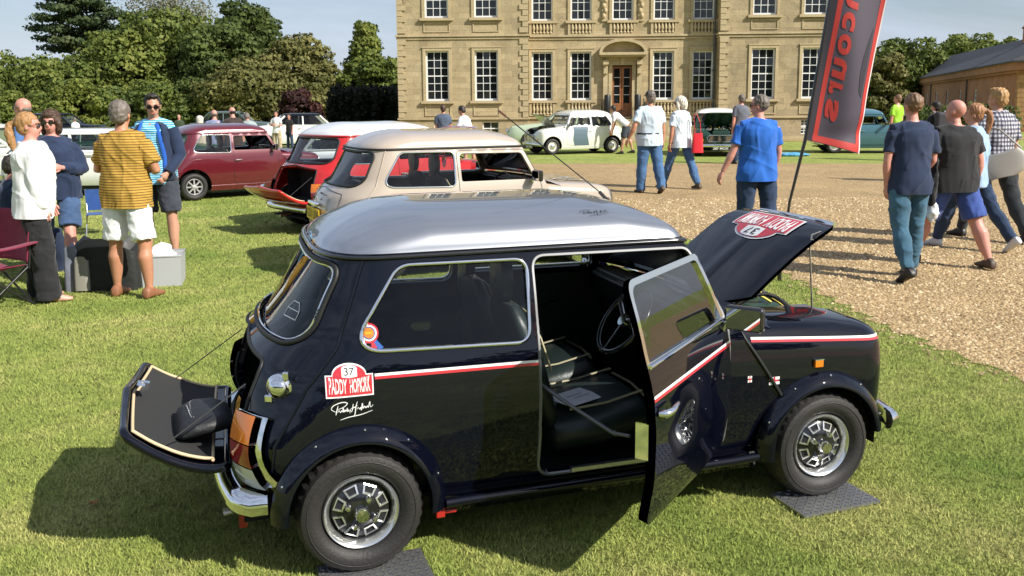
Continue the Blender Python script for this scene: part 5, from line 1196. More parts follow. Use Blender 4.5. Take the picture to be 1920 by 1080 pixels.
MB().box((0,0,0), (.21,.16,.002), M=Matrix.Rotation(.4, 3, 'Z')).obj("sheet", PAPER, pp); MB().box((0.03,.0,.0022), (.09,.006,.0006), M=Matrix.Rotation(.4, 3, 'Z')).box((0.0,.02,.0022), (.09,.006,.0006), M=Matrix.Rotation(.4, 3, 'Z')).obj("print_lines", mat("grey_print", (.3,.32,.4), .7), pp)
# tread plates under the wheels
def tread_plate(cx, cy, rz, label):
    t = empty("tread_plate"); at_hero(t, cx, cy, .004, rz); t.scale = (.88,.80,1); tag(t, label, "plate"); m = mat("chequer_plate", (.36,.36,.37), .38, .8, bump=.1, bscale=30)
    MB().box((0,0,.006), (.46,.30,.012)).obj("plate_sheet", m, t); mb = MB(); k = 0
    for i in range(15):
        for j in range(10):
            x = -.21+i*.03; y = -.135+j*.03; M = Matrix.Rotation((.78 if (i+j) % 2 else -.78), 3, 'Z')
            for q in (-1,0,1) : mb.box((x+q*.004*(1 if (i+j)%2 else -1)*0, y, .0135), (.022,.0035,.003), M=M) if q == 0 else None
    o_ = mb.obj("raised_treads", mat("tread_metal", (.3,.3,.31), .35, .9), t); tag(o_, kind='stuff'); return t
tread_plate(.04, -.745, .03, "aluminium chequer plate under the rear wheel of the navy mini"); tread_plate(2.04, -.74, .05, "aluminium chequer plate under the front wheel of the navy mini")
tread_plate(0, .66, .0, "aluminium chequer plate under the far rear wheel of the navy mini"); 
# ---------------------------------------------------------------- other minis
BEIGE = mat("old_english_beige_paint", (.43,.355,.285), .25, 0, 1.); REDP = mat("bright_red_paint", (.50,.012,.010), .22, 0, 1.); WHP = mat("white_car_paint", (.78,.78,.76), .25, 0, 1.)
MAR = mat("maroon_paint", (.12,.010,.018), .2, .15, 1.); GRNP = mat("dark_green_paint", (.01,.045,.025), .25, 0, 1.); OWP = mat("old_white_paint", (.72,.72,.66), .3, 0, 1.); TEAL = mat("blue_grey_paint", (.055,.15,.20), .25, 0, 1.)
mini("beige mini with closed doors and yellow rear plate, between navy and red minis", (-1.576, 9.275, 0), R(25.2), 1.107, BEIGE, BEIGE, dict(step=.05, plate='G331 LRW', wheel='minilite', gutter=RUBBER, lining=CARPET, bump=CHROME))
mini("bright red mini with white roof, raised bonnet and lowered empty boot lid", (-2.714, 12.506, 0), R(42.2), 1.116, REDP, WHP, dict(step=.05, boot=74, bonnet=50, wheel='minilite', gutter=REDP, board=mat("plywood_board", (.35,.17,.08), .6), plate='J42 XMC'))
mini("maroon mini with silver eight spoke wheels parked on the lawn at the left", (-6.283, 16.735, 0), R(37.0), 1.045, MAR, MAR, dict(step=.05, wheel='minilite', gutter=MAR, trim=CHROME))
# ================================================================ PEOPLE
SKIN = mat("skin_light", (.52,.27,.18), .5, var=.12, vscale=6); SKT = mat("skin_tanned", (.46,.215,.125), .5, var=.12, vscale=6); SKP = mat("skin_pink", (.56,.26,.20), .5, var=.12, vscale=6)
for m_ in (SKIN, SKT, SKP): b_ = m_.node_tree.nodes["Principled BSDF"]; b_.inputs['Subsurface Weight'].default_value = .12; b_.inputs['Subsurface Radius'].default_value = (.02,.008,.004)
def cloth(name, col, rough=.85, var=.12, sc=10): return mat(name, col, rough, 0, 0, spec=.2, var=var, vscale=sc, bump=.15, bscale=150, sheen=.15)
LENSD = mat("dark_lens", (.01,.01,.012), .08, coat=.5)
def union(mb, vox, sm=4):
    me = bpy.data.meshes.new("u"); me.from_pydata(mb.v, [], mb.f); bm = bmesh.new(); bm.from_mesh(me)
    # each primitive is closed: orient every island outwards
    bmesh.ops.recalc_face_normals(bm, faces=bm.faces); bm.to_mesh(me); bm.free()
    o = bpy.data.objects.new("u", me); COL.objects.link(o); m = o.modifiers.new("r", 'REMESH'); m.mode = 'VOXEL'; m.voxel_size = vox; m.adaptivity = 0
    s = o.modifiers.new("s", 'SMOOTH'); s.iterations = sm; s.factor = .5
    dg = bpy.context.evaluated_depsgraph_get(); r_ = bpy.data.meshes.new_from_object(o.evaluated_get(dg)); bpy.data.objects.remove(o); bpy.data.meshes.remove(me); return r_
def folds(me, amp, fr=7., seed=0, stretch=(1,1,.45)):
    n = len(me.vertices); V = np.empty(n*3, np.float32); me.vertices.foreach_get('co', V); V = V.reshape(-1,3); N = np.empty(n*3, np.float32); me.vertices.foreach_get('normal', N); N = N.reshape(-1,3)
    r_ = np.random.default_rng(seed); d = np.zeros(n)
    for k in range(9):
        w_ = r_.normal(size=3)*fr*(1+.4*k)*np.array(stretch); ph = r_.random()*6.28; w2 = r_.normal(size=3)*fr*.6; d += np.sin(V@w_+ph+1.6*np.sin(V@w2+ph*2))/(1+.35*k)
    d = np.tanh(d*.6)
    for k in range(5):
        w_ = r_.normal(size=3)*fr*1.7*np.array(stretch); w2 = r_.normal(size=3)*fr*.5; q_ = np.sin(V@w_+r_.random()*6.28+1.8*np.sin(V@w2+k)); d += .75*(1-np.abs(q_))**4*(np.sin(V@w2*1.3+k*2) > 0)
    V = V+N*(amp*d)[:,None]; me.vertices.foreach_set('co', V.ravel().astype(np.float32)); me.update()
def finish(me, name, m, parent):
    me.name = name; me.materials.clear(); me.materials.append(m); me.polygons.foreach_set('use_smooth', [True]*len(me.polygons)); return link(name, me, parent)
def ell(c, a, b, T, n=20, p=2.3, yo=0.):
    """cross-section ring of the trunk at height c"""
    out = []
    for k in range(n):
        t = 2*pi*k/n; x = a*np.sign(cos(t))*abs(cos(t))**(2/p); y = b*np.sign(sin(t))*abs(sin(t))**(2/p)+yo; out.append(tuple(T @ Vector((x, y, c))))
    return out
def V3(*a): return Vector(a)
def person(label, x, y, rz, H, top, bottom, shoes, skin=SKIN, w=1., belly=0., legs=((0,0,4),(0,0,4)), arms=None, lean=0., twist=0., head=(0,0), hair=('short', None), cap=None, shades=None, vox=.014, loose=.012, neck_col=None, group=None, sit=False, woman=False, sock=None, belt=None):
    rt = empty("person", (x, y, 0), R(rz), None, H/1.75); tag(rt, label, "person", group)
    hipw = .095*w**.5*(1.05 if woman else 1); shw = (.175 if not woman else .155)*w**.6
    # trunk transform about the pelvis
    P0 = V3(0,0,.93)
    T = Matrix.Translation(P0) @ Matrix.Rotation(R(twist), 4, 'Z') @ Matrix.Rotation(-R(lean), 4, 'X') @ Matrix.Translation(-P0)
    J = {}
    for s, nm in ((-1,'L'),(1,'R')):
        f, k, ab = legs[0 if s < 0 else 1]; hip = V3(s*hipw, 0, .92); d1 = V3(s*sin(R(ab)), sin(R(f))*cos(R(ab)), -cos(R(f))*cos(R(ab))); d2 = V3(s*sin(R(ab))*.6, sin(R(f-k)), -cos(R(f-k)))
        kn = hip+d1*.43; an = kn+d2.normalized()*.41; J[nm] = (hip, kn, an, f-k)
    zmin = min(J['L'][2].z, J['R'][2].z) if not sit else 0
    dz = (.085-zmin) if not sit else (.40-.86)+.0
    T = Matrix.Translation((0,0,dz)) @ T
    for nm in 'LR': h, k, a, f = J[nm]; J[nm] = (h+V3(0,0,dz), k+V3(0,0,dz), a+V3(0,0,dz), f)
    A = {}
    arms = arms or ((V3(-.12,-.02,-1), V3(-.02,.15,-1)), (V3(.12,-.02,-1), V3(.02,.15,-1)))
    for i, s, nm in ((0,-1,'L'),(1,1,'R')):
        sh = T @ V3(s*shw, 0, 1.40); R3 = T.to_3x3() if not sit else T.to_3x3(); u = (Matrix.Rotation(R(twist), 3, 'Z') @ arms[i][0]).normalized(); v = (Matrix.Rotation(R(twist), 3, 'Z') @ arms[i][1]).normalized(); el = sh+u*.285; wr = el+v*.25; A[nm] = (sh, el, wr, v)
    hd = T @ V3(0,.01,1.50); HR = Matrix.Rotation(R(head[0]+twist), 4, 'Z') @ Matrix.Rotation(-R(head[1]+lean*.4), 4, 'X'); HM_ = Matrix.Translation(hd) @ HR @ Matrix.Scale(1., 4)
    def hp(a, b, c): return tuple(HM_ @ V3(a, b, c))
    fb = 1.08 if woman else 1.
    TR_ = [(.845,.13,.085,0),(.90,.165*fb,.11,0),(.95,.168*fb,.115,0),(1.03,.150,.105,.0),(1.12,.142,.10,.0),(1.22,.152,.108,.0),(1.31,.165,.115,.0),(1.38,.165,.108,0),(1.44,.135,.085,0),(1.485,.07,.06,0)]
    def trunk(mb, z0, z1, inf, hem=0.):
        rg = []
        zs = [z0]+[t[0] for t in TR_ if z0 < t[0] < z1]+[z1]
        for z in zs:
            a = np.interp(z, [t[0] for t in TR_], [t[1] for t in TR_]); b = np.interp(z, [t[0] for t in TR_], [t[2] for t in TR_]); g_ = belly*max(0, 1-abs(z-1.05)/.22)
            bust = (.035 if woman else .0)*max(0, 1-abs(z-1.28)/.10); e = hem*max(0, 1-(z-z0)/.2)
            rg.append(ell(z, a*w+inf+g_*.45+e, b*w**.8+inf+g_*.5+bust*.5+e, T, yo=g_*.5+bust*.5))
        mb.rings(rg)
    CT_ = [(.74,.178,.120),(.85,.176,.120),(.95,.172,.118),(1.03,.160,.110),(1.12,.153,.106),(1.22,.156,.110),(1.31,.166,.115),(1.38,.162,.108),(1.44,.115,.080),(1.485,.072,.062)]
    def ctrunk(mb, z0, z1, inf):
        rg = []
        for z in [z0]+[t[0] for t in CT_ if z0+.01 < t[0] < z1]+[z1]:
            a = np.interp(z, [t[0] for t in CT_], [t[1] for t in CT_]); b = np.interp(z, [t[0] for t in CT_], [t[2] for t in CT_]); g_ = belly*max(0, 1-abs(z-1.05)/.26); bust = (.035 if woman else .0)*max(0, 1-abs(z-1.28)/.10)
            rg.append(ell(z, a*w+inf+g_*.45, b*w**.8+inf+g_*.5+bust*.5, T, yo=g_*.5+bust*.5))
        mb.rings(rg)
        for s in (-1, 1): mb.tube([tuple(T @ V3(s*.02,-.01,1.455)), tuple(T @ V3(s*shw*.55,-.008,1.435)), tuple(T @ V3(s*shw,0,1.405))], [.05,.052*w**.5,.052*w**.5+loose*.4], 10)
    def lp(a, b, t): return a.lerp(b, t)
    # ---- body
    mb = MB(); trunk(mb, .845, 1.485, 0); wl = w**.7
    mb.tube([tuple(T @ V3(0,-.005,1.42)), tuple(T @ V3(0,.0,1.50)), hp(0,.0,.05)], [.065,.055,.052], 12)
    for nm in 'LR':
        h, k, a, _ = J[nm]; c = lp(k, a, .3)+V3(0,-.012,0)
        mb.tube([tuple(h+V3(0,0,.04)), tuple(h), tuple(lp(h,k,.4)), tuple(lp(h,k,.85)), tuple(k), tuple(lp(k,a,.15)), tuple(c), tuple(lp(k,a,.65)), tuple(lp(k,a,.92)), tuple(a+V3(0,0,-.03))], [.07*wl,.088*wl,.080*wl,.060*wl,.054*wl,.053*wl,.060*wl,.047*wl,.036,.036], 12)
        s, e, v, _ = A[nm]
        mb.tube([tuple(s), tuple(lp(s,e,.2)), tuple(lp(s,e,.55)), tuple(e), tuple(lp(e,v,.25)), tuple(lp(e,v,.7)), tuple(v)], [.048*wl,.050*wl,.045*wl,.036*wl,.040*wl,.030,.026], 10)
    # head: skull, jaw, nose, ears
    mb.M = HM_; mb.sph((0,-.012,.155), (.075,.094,.092), 16, 12); mb.sph((0,.022,.085), (.056,.066,.068), 14, 10); mb.sph((0,.045,.045), (.032,.034,.024), 10, 8)
    mb.tube([(0,.082,.135),(0,.100,.102),(0,.088,.092)], [.008,.014,.012], 8)
    for s in (-1, 1): mb.sph((s*.076,-.012,.115), (.011,.020,.031), 8, 8)
    mb.sph((0,.080,.148), (.045,.012,.008), 8, 6); mb.M = None
    body = union(mb, vox, 3)
    V0 = [tuple(v.co) for v in body.vertices]; F0 = [tuple(p.vertices) for p in body.polygons]; bpy.data.meshes.remove(body); hb = MB(); hb.add(V0, F0)
    # hands
    for nm, sg in (('L',-1),('R',1)):
        s, e, v, d = A[nm]; d = d.normalized(); side_ = V3(sg,0,0)-d*d.x*sg; side_ = side_.normalized() if side_.length > .3 else V3(0,0,1).cross(d).normalized(); pn = -side_; fwd = d.cross(pn).normalized()
        if fwd.y < 0: fwd = -fwd
        rg = []
        for t, a_, b_ in ((-.02,.022,.018),(.01,.026,.016),(.05,.038,.015),(.085,.040,.013)):
            rg.append([tuple(v+d*t+fwd*(a_*cos(q))+pn*(b_*sin(q))) for q in np.linspace(0, 2*pi, 13)[:-1]])
        hb.rings(rg)
        for i, (o_, ln) in enumerate(((-.030,.062),(-.010,.075),(.010,.080),(.029,.072))):
            b0 = v+d*.078+fwd*o_; c1 = (d*.9+pn*.35).normalized(); c2 = (d*.55+pn*.8).normalized(); p1 = b0+c1*ln*.45; p2 = p1+c2*ln*.35; hb.tube([tuple(b0), tuple(p1), tuple(p2), tuple(p2+(c2*.5+pn*.5).normalized()*ln*.2)], [.0095,.009,.008,.006], 6)
        b0 = v+d*.02+fwd*.028; hb.tube([tuple(b0), tuple(b0+d*.035+fwd*.022+pn*.005), tuple(b0+d*.062+fwd*.024+pn*.014)], [.012,.010,.008], 6)
    me = hb.mesh("body", skin, 180); link("body", me, rt)
    # face
    fm = MB(); fm.M = HM_
    if not shades or shades == 'clear':
        for s in (-1, 1): fm.sph((s*.030,.074,.128), (.012,.008,.007), 8, 6)
        fm.obj("eyes", mat("eye_white", (.55,.5,.45), .3), rt, 60); fm = MB(); fm.M = HM_
        for s in (-1, 1): fm.sph((s*.030,.0795,.128), (.0055,.004,.0055), 6, 5)
        fm.obj("irises", mat("iris_dark", (.03,.02,.015), .2), rt, 60); fm = MB(); fm.M = HM_
    fm.tube([(-.024,.082,.066),(0,.092,.062),(.024,.082,.066)], .0055, 6); fm.obj("lips", mat("lip_pink", (.42,.13,.11), .45), rt, 60)
    hm = hair[1]
    if hm is not None:
        fm = MB(); fm.M = HM_
        for s in (-1, 1): fm.tube([(s*.015,.086,.149),(s*.032,.083,.154),(s*.05,.07,.147)], .004, 5)
        fm.obj("eyebrows", hm, rt, 60)
    if shades:
        g = empty("sunglasses" if shades == 'dark' else "spectacles", (0,0,0), 0, rt); fm = MB(); fm.M = HM_
        for s in (-1, 1):
            fm.rings([[(s*.034+.026*np.sign(cos(q))*abs(cos(q))**.7, .092+o_-.25*abs(.034+.026*cos(q)*s)*.35, .128+.018*np.sign(sin(q))*abs(sin(q))**.7) for q in np.linspace(0, 2*pi, 15)[:-1]] for o_ in (0,.004)])
        fm.obj("lenses", LENSD if shades == 'dark' else GLASS, g); fm = MB(); fm.M = HM_
        for s in (-1, 1): fm.tube([(s*.058,.082,.133),(s*.078,.02,.132),(s*.080,-.02,.125)], .0028, 5)
        fm.tube([(-.012,.094,.132),(.012,.094,.132)], .003, 5)
        if shades == 'clear':
            for s in (-1, 1): fm.tube([(s*.034+.026*cos(q), .088, .128+.018*sin(q)) for q in np.linspace(0, 2*pi, 13)[:-1]], .0018, 4, closed=True)
        fm.obj("glasses_frame", BLKG, g, 60)
    # hair
    st = hair[0]
    if st != 'bald' and hm is not None:
        mb = MB(); mb.M = HM_
        if st == 'crop': mb.sph((0,-.020,.160), (.0795,.093,.0935), 20, 14); mb.box((0,.10,.09), (0,0,0)) if False else None
        elif st == 'fringe': mb.sph((0,-.025,.150), (.076,.092,.09), 16, 12)
        else:
            mb.sph((0,-.024,.165), (.083,.094,.094), 20, 14); mb.sph((0,-.040,.115), (.078,.075,.075), 16, 12)
        if st == 'quiff': mb.sph((0,.03,.235), (.06,.05,.025), 12, 8)
        if st == 'bob':
            mb.sph((0,-.02,.165), (.093,.104,.098), 16, 12)
            for s in (-1, 1): mb.tube([(s*.070,.02,.17),(s*.088,.012,.10),(s*.082,.01,.04),(s*.068,.0,.0)], [.028,.032,.030,.018], 8)
            mb.tube([(0,-.06,.15),(0,-.075,.08),(0,-.07,.01)], [.07,.07,.05], 10); mb.sph((0,.052,.205), (.055,.035,.03), 10, 8)
        if st == 'pony':
            mb.sph((0,-.025,.165), (.087,.102,.097), 16, 12); mb.sph((0,-.11,.18), (.028,.03,.028), 10, 8); mb.tube([(0,-.115,.18),(0,-.165,.15),(.01,-.175,.06),(.01,-.165,-.03),(.0,-.15,-.10)], [.02,.034,.040,.034,.012], 10)
        if st == 'curly': mb.sph((0,-.02,.165), (.10,.11,.10), 16, 12); mb.sph((0,-.05,.09), (.09,.08,.08), 12, 10)
        mb.M = None; me = union(mb, max(.008, vox*.7), 2); folds(me, .0045, 60, 3, (1,1,.12 if st in ('pony','bob') else .35))
        # keep the face clear: cut the hair back in front of the hairline
        iv = HM_.inverted(); bm = bmesh.new(); bm.from_mesh(me); rm = []
        for v in bm.verts:
            p = iv @ v.co; lim = {'bob':.060,'pony':.045,'curly':.05}.get(st, .040); zl = {'bob':.172,'pony':.185}.get(st, .185)
            if (p.y > lim-.3*max(0,(.16-p.z))*(0 if st in ('bob',) else 1) and p.z < zl) or (st in ('crop','short','quiff') and p.z < .10 and p.y > -.035): rm.append(v)
        bmesh.ops.delete(bm, geom=rm, context='VERTS'); bm.to_mesh(me); bm.free()
        hn = finish(me, "hair", hm, rt); so = hn.modifiers.new("solid", 'SOLIDIFY'); so.thickness = .004; so.offset = -1
    elif st == 'bald' and hm is not None:
        mb = MB(); mb.M = HM_; mb.sph((0,-.026,.112), (.0785,.085,.045), 16, 8); mb.M = None; me = union(mb, .010, 1); iv = HM_.inverted(); bm = bmesh.new(); bm.from_mesh(me); bmesh.ops.delete(bm, geom=[v for v in bm.verts if (iv @ v.co).y > -.02], context='VERTS'); bm.to_mesh(me); bm.free(); finish(me, "hair", hm, rt)
    if cap is not None:
        mb = MB(); mb.M = HM_; rg = []
        for t in np.linspace(0, 1, 7): rg.append([(.087*cos(q)*cos(t*1.35)+0, -.012+.104*sin(q)*cos(t*1.35), .165+.098*sin(t*1.35)) for q in np.linspace(0, 2*pi, 21)[:-1]])
        mb.rings(rg); mb.add([(-.075,.06,.168),(-.06,.13,.160),(0,.155,.162),(.06,.13,.160),(.075,.06,.168),(-.075,.06,.174),(-.06,.13,.166),(0,.155,.168),(.06,.13,.166),(.075,.06,.174)], [(0,1,2,3,4),(9,8,7,6,5),(0,5,6,1),(1,6,7,2),(2,7,8,3),(3,8,9,4)]); mb.M = None; mb.obj("cap", cap, rt, 50)
    # ---- clothes
    kind, m = top; mb = MB(); inf = loose+(.008 if kind in ('jacket','long') else 0); z0 = {'tshirt':.815,'shirt':.82,'long':.83,'jacket':.79,'vest':.86}.get(kind, .82)+(.06 if sit or lean > 15 else 0); ctrunk(mb, z0-.05, 1.487, inf); sl = {'tshirt':.72,'shirt':.75,'vest':.1}.get(kind)
    for nm in 'LR':
        s, e, v, _ = A[nm]
        if sl: mb.tube([tuple(s), tuple(lp(s,e,.2)), tuple(lp(s,e,.5)), tuple(lp(s,e,sl))], [.055*wl,.062*wl,.060*wl,.064*wl], 12)
        else: mb.tube([tuple(s), tuple(lp(s,e,.2)), tuple(lp(s,e,.55)), tuple(e), tuple(lp(e,v,.3)), tuple(lp(e,v,.7)), tuple(lp(e,v,.93))], [.055*wl,.064*wl,.060*wl,.052*wl,.052*wl,.044,.040], 12)
    me = union(mb, vox, 3); bm = bmesh.new(); bm.from_mesh(me); pn_ = (T.to_3x3() @ V3(0,0,1)).normalized(); bmesh.ops.bisect_plane(bm, geom=bm.verts[:]+bm.edges[:]+bm.faces[:], plane_co=T @ V3(0,0,z0), plane_no=pn_, clear_inner=True) if not any((arms[i][0].z < -.0 and (A[nm][2]-(T @ V3(0,0,z0))).dot(pn_) < .05) and not sl for i, nm in ((0,'L'),(1,'R'))) else None; bm.to_mesh(me); bm.free(); folds(me, .012 if vox < .02 else .008, 8.5, int(abs(x*100))); finish(me, {'tshirt':'t_shirt','jacket':'jacket','long':'cardigan','vest':'top'}.get(kind, kind), m, rt)
    kind, m = bottom; mb = MB(); trunk(mb, .846, .99, -.002)
    for nm in 'LR':
        h, k, a, _ = J[nm]
        if kind == 'shorts': mb.tube([tuple(h+V3(0,0,.0)), tuple(lp(h,k,.12)), tuple(lp(h,k,.5)), tuple(lp(h,k,.93))], [.078*wl,.097*wl,.098*wl,.098*wl], 14)
        elif kind == 'wide': mb.tube([tuple(h+V3(0,0,.03)), tuple(h), tuple(lp(h,k,.5)), tuple(k), tuple(lp(k,a,.5)), tuple(a+V3(0,0,-.06))], [.09*wl,.108*wl,.10*wl,.095*wl,.10,.115], 14)
        elif kind == 'slim': mb.tube([tuple(h+V3(0,0,.03)), tuple(h), tuple(lp(h,k,.45)), tuple(k), tuple(lp(k,a,.3)), tuple(lp(k,a,.7)), tuple(lp(k,a,.97))], [.09*wl,.102*wl,.094*wl,.072*wl,.080*wl,.066,.054], 14)
        else: mb.tube([tuple(h+V3(0,0,.03)), tuple(h), tuple(lp(h,k,.45)), tuple(k), tuple(lp(k,a,.3)), tuple(lp(k,a,.7)), tuple(a+V3(0,0,-.035))], [.09*wl,.106*wl,.098*wl,.082*wl,.086*wl,.076,.074], 14)
    me = union(mb, vox, 3); folds(me, .008, 10, int(abs(x*77)), (1,1,.9)); finish(me, {'shorts':'shorts'}.get(kind, 'trousers'), m, rt)
    if belt is not None:
        mb = MB(); rg = [ell(z, .160*w+.030+belly*.4, .112*w**.8+.030+belly*.45, T, yo=belly*.4) for z in (1.01,1.035)]; mb.rings(rg, cap=False); mb.obj("waist_strap", belt, rt, 60)
    for nm in 'LR':
        h, k, a, f = J[nm]; pt = 0 if a.z < .12 else min(0., f)*.9
        if sit: pt = 0
        M = Matrix.Translation(a) @ Matrix.Rotation(R(-6 if nm == 'R' else 6), 4, 'Z') @ Matrix.Rotation(R(pt), 4, 'X'); mb = MB(); rg = []
        for t, a_, z0_, z1_ in ((-.075,.022,-.075,-.04),(-.065,.034,-.084,.005),(-.02,.038,-.084,.03),(.03,.038,-.084,.015),(.09,.046,-.084,-.022),(.15,.045,-.084,-.038),(.185,.030,-.080,-.052),(.197,.012,-.072,-.06)):
            cz, hz = (z0_+z1_)/2, (z1_-z0_)/2; rg.append([tuple(M @ V3(a_*np.sign(cos(q))*abs(cos(q))**.8, t, cz+hz*np.sign(sin(q))*abs(sin(q))**.7)) for q in np.linspace(0, 2*pi, 17)[:-1]])
        mb.rings(rg); mb.obj("shoe", shoes, rt, 50)
    return rt, HM_, T, A, J
def hairm(n, c): return mat(n, c, .55, var=.25, vscale=30)
BROWN = hairm("brown_hair", (.06,.032,.018)); GREYH = hairm("grey_hair", (.14,.115,.095)); BLOND = hairm("blonde_hair", (.38,.22,.085)); WHITEH = hairm("white_hair", (.6,.55,.46)); DKH = hairm("dark_hair", (.02,.014,.011)); LBR = hairm("light_brown_hair", (.17,.095,.05)); GINGER = hairm("strawberry_hair", (.30,.14,.06))
def striped(name, c1, c2, scale, axis='Z', th=.5):
    m = bpy.data.materials.new(name); m.use_nodes = True; n = m.node_tree; b = n.nodes["Principled BSDF"]; t = n.nodes.new("ShaderNodeTexCoord"); wv = n.nodes.new("ShaderNodeTexWave"); wv.bands_direction = axis; wv.inputs['Scale'].default_value = scale; wv.inputs['Distortion'].default_value = .6; wv.inputs['Detail Scale'].default_value = .6
    n.links.new(t.outputs['Object'], wv.inputs['Vector']); c = ramp(n, wv.outputs['Fac'], [(th-.08, c1), (th+.08, c2)]); n.links.new(c.outputs[0], b.inputs['Base Color']); b.inputs['Roughness'].default_value = .85; b.inputs['Specular IOR Level'].default_value = .2; return m
def plaid(name):
    m = bpy.data.materials.new(name); m.use_nodes = True; n = m.node_tree; b = n.nodes["Principled BSDF"]; t = n.nodes.new("ShaderNodeTexCoord"); x = None
    for ax, sc in (('X', 8), ('Z', 7)):
        wv = n.nodes.new("ShaderNodeTexWave"); wv.bands_direction = ax; wv.inputs['Scale'].default_value = sc; n.links.new(t.outputs['Object'], wv.inputs['Vector']); c = ramp(n, wv.outputs['Fac'], [(.45, (.72,.72,.74)), (.6, (.2,.2,.25))]); x = c.outputs[0] if x is None else nmix(n, 1., x, c.outputs[0], 'MULTIPLY')
    n.links.new(x, b.inputs['Base Color']); b.inputs['Roughness'].default_value = .85; return m
def PX(px, D): return (px-960)*D/1650
def HT(py, D): return CAMH+(193-py)*D/1650
JEAN = cloth("blue_denim", (.06,.13,.26), .9, .25, 5); JEAND = cloth("dark_denim", (.025,.045,.09), .9, .25, 5); JEANT = cloth("teal_denim", (.05,.12,.18), .9, .3, 4); WHT_C = cloth("white_cotton", (.75,.75,.76)); BLK_C = cloth("black_cotton", (.02,.02,.022)); NAVY_C = cloth("navy_cotton", (.022,.035,.075)); PALE_C = cloth("pale_blue_cotton", (.52,.62,.70)); GRY_C = cloth("charcoal_cotton", (.045,.05,.065))
LTAN = mat("tan_leather", (.26,.11,.055), .5); BSH = mat("black_shoe", (.015,.014,.014), .5); DBS = mat("brown_shoe", (.07,.045,.03), .6); WSH = mat("white_trainer", (.6,.6,.6), .5); PSN = mat("pink_sandal", (.6,.33,.25), .5)
F1 = (V3(-.35,.15,-1), V3(.65,.75,.15)); F2 = (V3(.35,.15,-1), V3(-.65,.75,.05))
fold_arms = (F1, F2)
# -- left group
P = person("man seen from behind in mustard striped t-shirt and white shorts", -3.53, 8.0, -8, 1.80, ('tshirt', striped("mustard_stripe", (.09,.05,.02), (.46,.275,.055), 13.5, 'Z', .18)), ('shorts', WHT_C), LTAN, SKT, 1.13, .03, ((2,0,5),(-2,0,7)), fold_arms, 0, 0, (3,0), ('short', GREYH), vox=.012, loose=.02)
P = person("woman with blonde ponytail in white jacket and wide black trousers", -4.33, 7.9, -62, 1.70, ('jacket', cloth("white_jacket_cloth", (.78,.78,.78), .8, .05)), ('wide', BLK_C), PSN, SKP, 1.24, .03, ((0,0,4),(6,2,4)), ((V3(-.12,.1,-1),V3(.05,.35,-.9)),(V3(.12,.02,-1),V3(.02,.22,-1))), 2, 0, (-14,-4), ('pony', hairm("ponytail_hair", (.34,.18,.07))), None, 'clear', .012, .022, woman=True)
P = person("dark haired woman in navy cardigan with folded arms, sunglasses and denim shorts", -4.66, 8.95, 198, 1.72, ('long', NAVY_C), ('shorts', cloth("denim_shorts", (.05,.09,.18), .9, .2)), BSH, SKP, 1.15, .04, ((24,10,3),(-3,0,8)), fold_arms, -2, 0, (-10,4), ('bob', BROWN), None, 'dark', .012, .02, woman=True)
P = person("man facing the camera in dark sunglasses, striped cyan polo and navy jacket", -4.02, 9.95, 172, 1.88, ('shirt', striped("cyan_stripe", (.02,.28,.5), (.45,.75,.85), 14, 'Z', .5)), ('shorts', GRY_C), BSH, SKIN, 1.08, .03, ((2,0,6),(-2,0,6)), ((V3(-.25,-.1,-1),V3(.2,.5,-.6)),(V3(.25,-.1,-1),V3(-.1,.4,-.7))), 0, 0, (30,8), ('quiff', DKH), None, 'dark', .012, .012)
# the man's open navy jacket with a bright blue lining
rt = P[0]; T_, A_ = P[2], P[3]
mb = MB(); rg = []
for z in (.86,.98,1.1,1.22,1.34,1.43,1.47):
    a_ = np.interp(z, [.86,1.1,1.34,1.43,1.47], [.215,.205,.215,.185,.10]); b_ = np.interp(z, [.86,1.1,1.34,1.43,1.47], [.165,.165,.16,.125,.10]); rg.append([tuple(T_ @ V3(a_*sin(q), -b_*cos(q)*1.0+.01, z)) for q in np.linspace(-2.35, 2.35, 26)])
mb.rings(rg, closed=False, cap=False); jk = mb.obj("jacket_shell", NAVY_C, rt, 80); so = jk.modifiers.new("s", 'SOLIDIFY'); so.thickness = .012
mb = MB()
for nm in 'LR': s, e, v, _ = A_[nm]; mb.tube([tuple(s), tuple(s.lerp(e,.5)), tuple(e), tuple(e.lerp(v,.5)), tuple(e.lerp(v,.95))], [.075,.078,.068,.060,.052], 12)
mb.obj("jacket_sleeves", NAVY_C, rt, 70)
mb = MB()
for s in (-1, 1): mb.tube([tuple(T_ @ V3(s*.155,.115,.87)), tuple(T_ @ V3(s*.165,.12,1.1)), tuple(T_ @ V3(s*.13,.125,1.3)), tuple(T_ @ V3(s*.085,.085,1.44)), tuple(T_ @ V3(s*.06,-.03,1.50))], [.018,.020,.024,.026,.022], 8, flat=.5)
mb.obj("jacket_lining", cloth("bright_blue_lining", (.02,.10,.42)), rt, 70)
person("bespectacled balding man in blue shirt behind the ponytail woman", PX(52,11.4), 11.4, 95, 1.86, ('shirt', cloth("mid_blue_cotton", (.08,.16,.36))), ('jeans', JEAND), BSH, SKP, 1., 0, hair=('bald', GREYH), shades='clear', vox=.016)
person("seated figure in dark navy clothes at the left edge by the camping chair", PX(8,9.2), 9.2, -50, 1.70, ('long', NAVY_C), ('jeans', cloth("navy_trousers", (.02,.03,.06))), BSH, SKP, 1.1, .04, ((80,75,8),(82,78,8)), ((V3(-.2,.4,-1),V3(.2,.9,-.1)),(V3(.2,.4,-1),V3(-.2,.9,-.1))), 6, 0, (0,6), ('short', DKH), None, 'dark', .016, .02, sit=True)
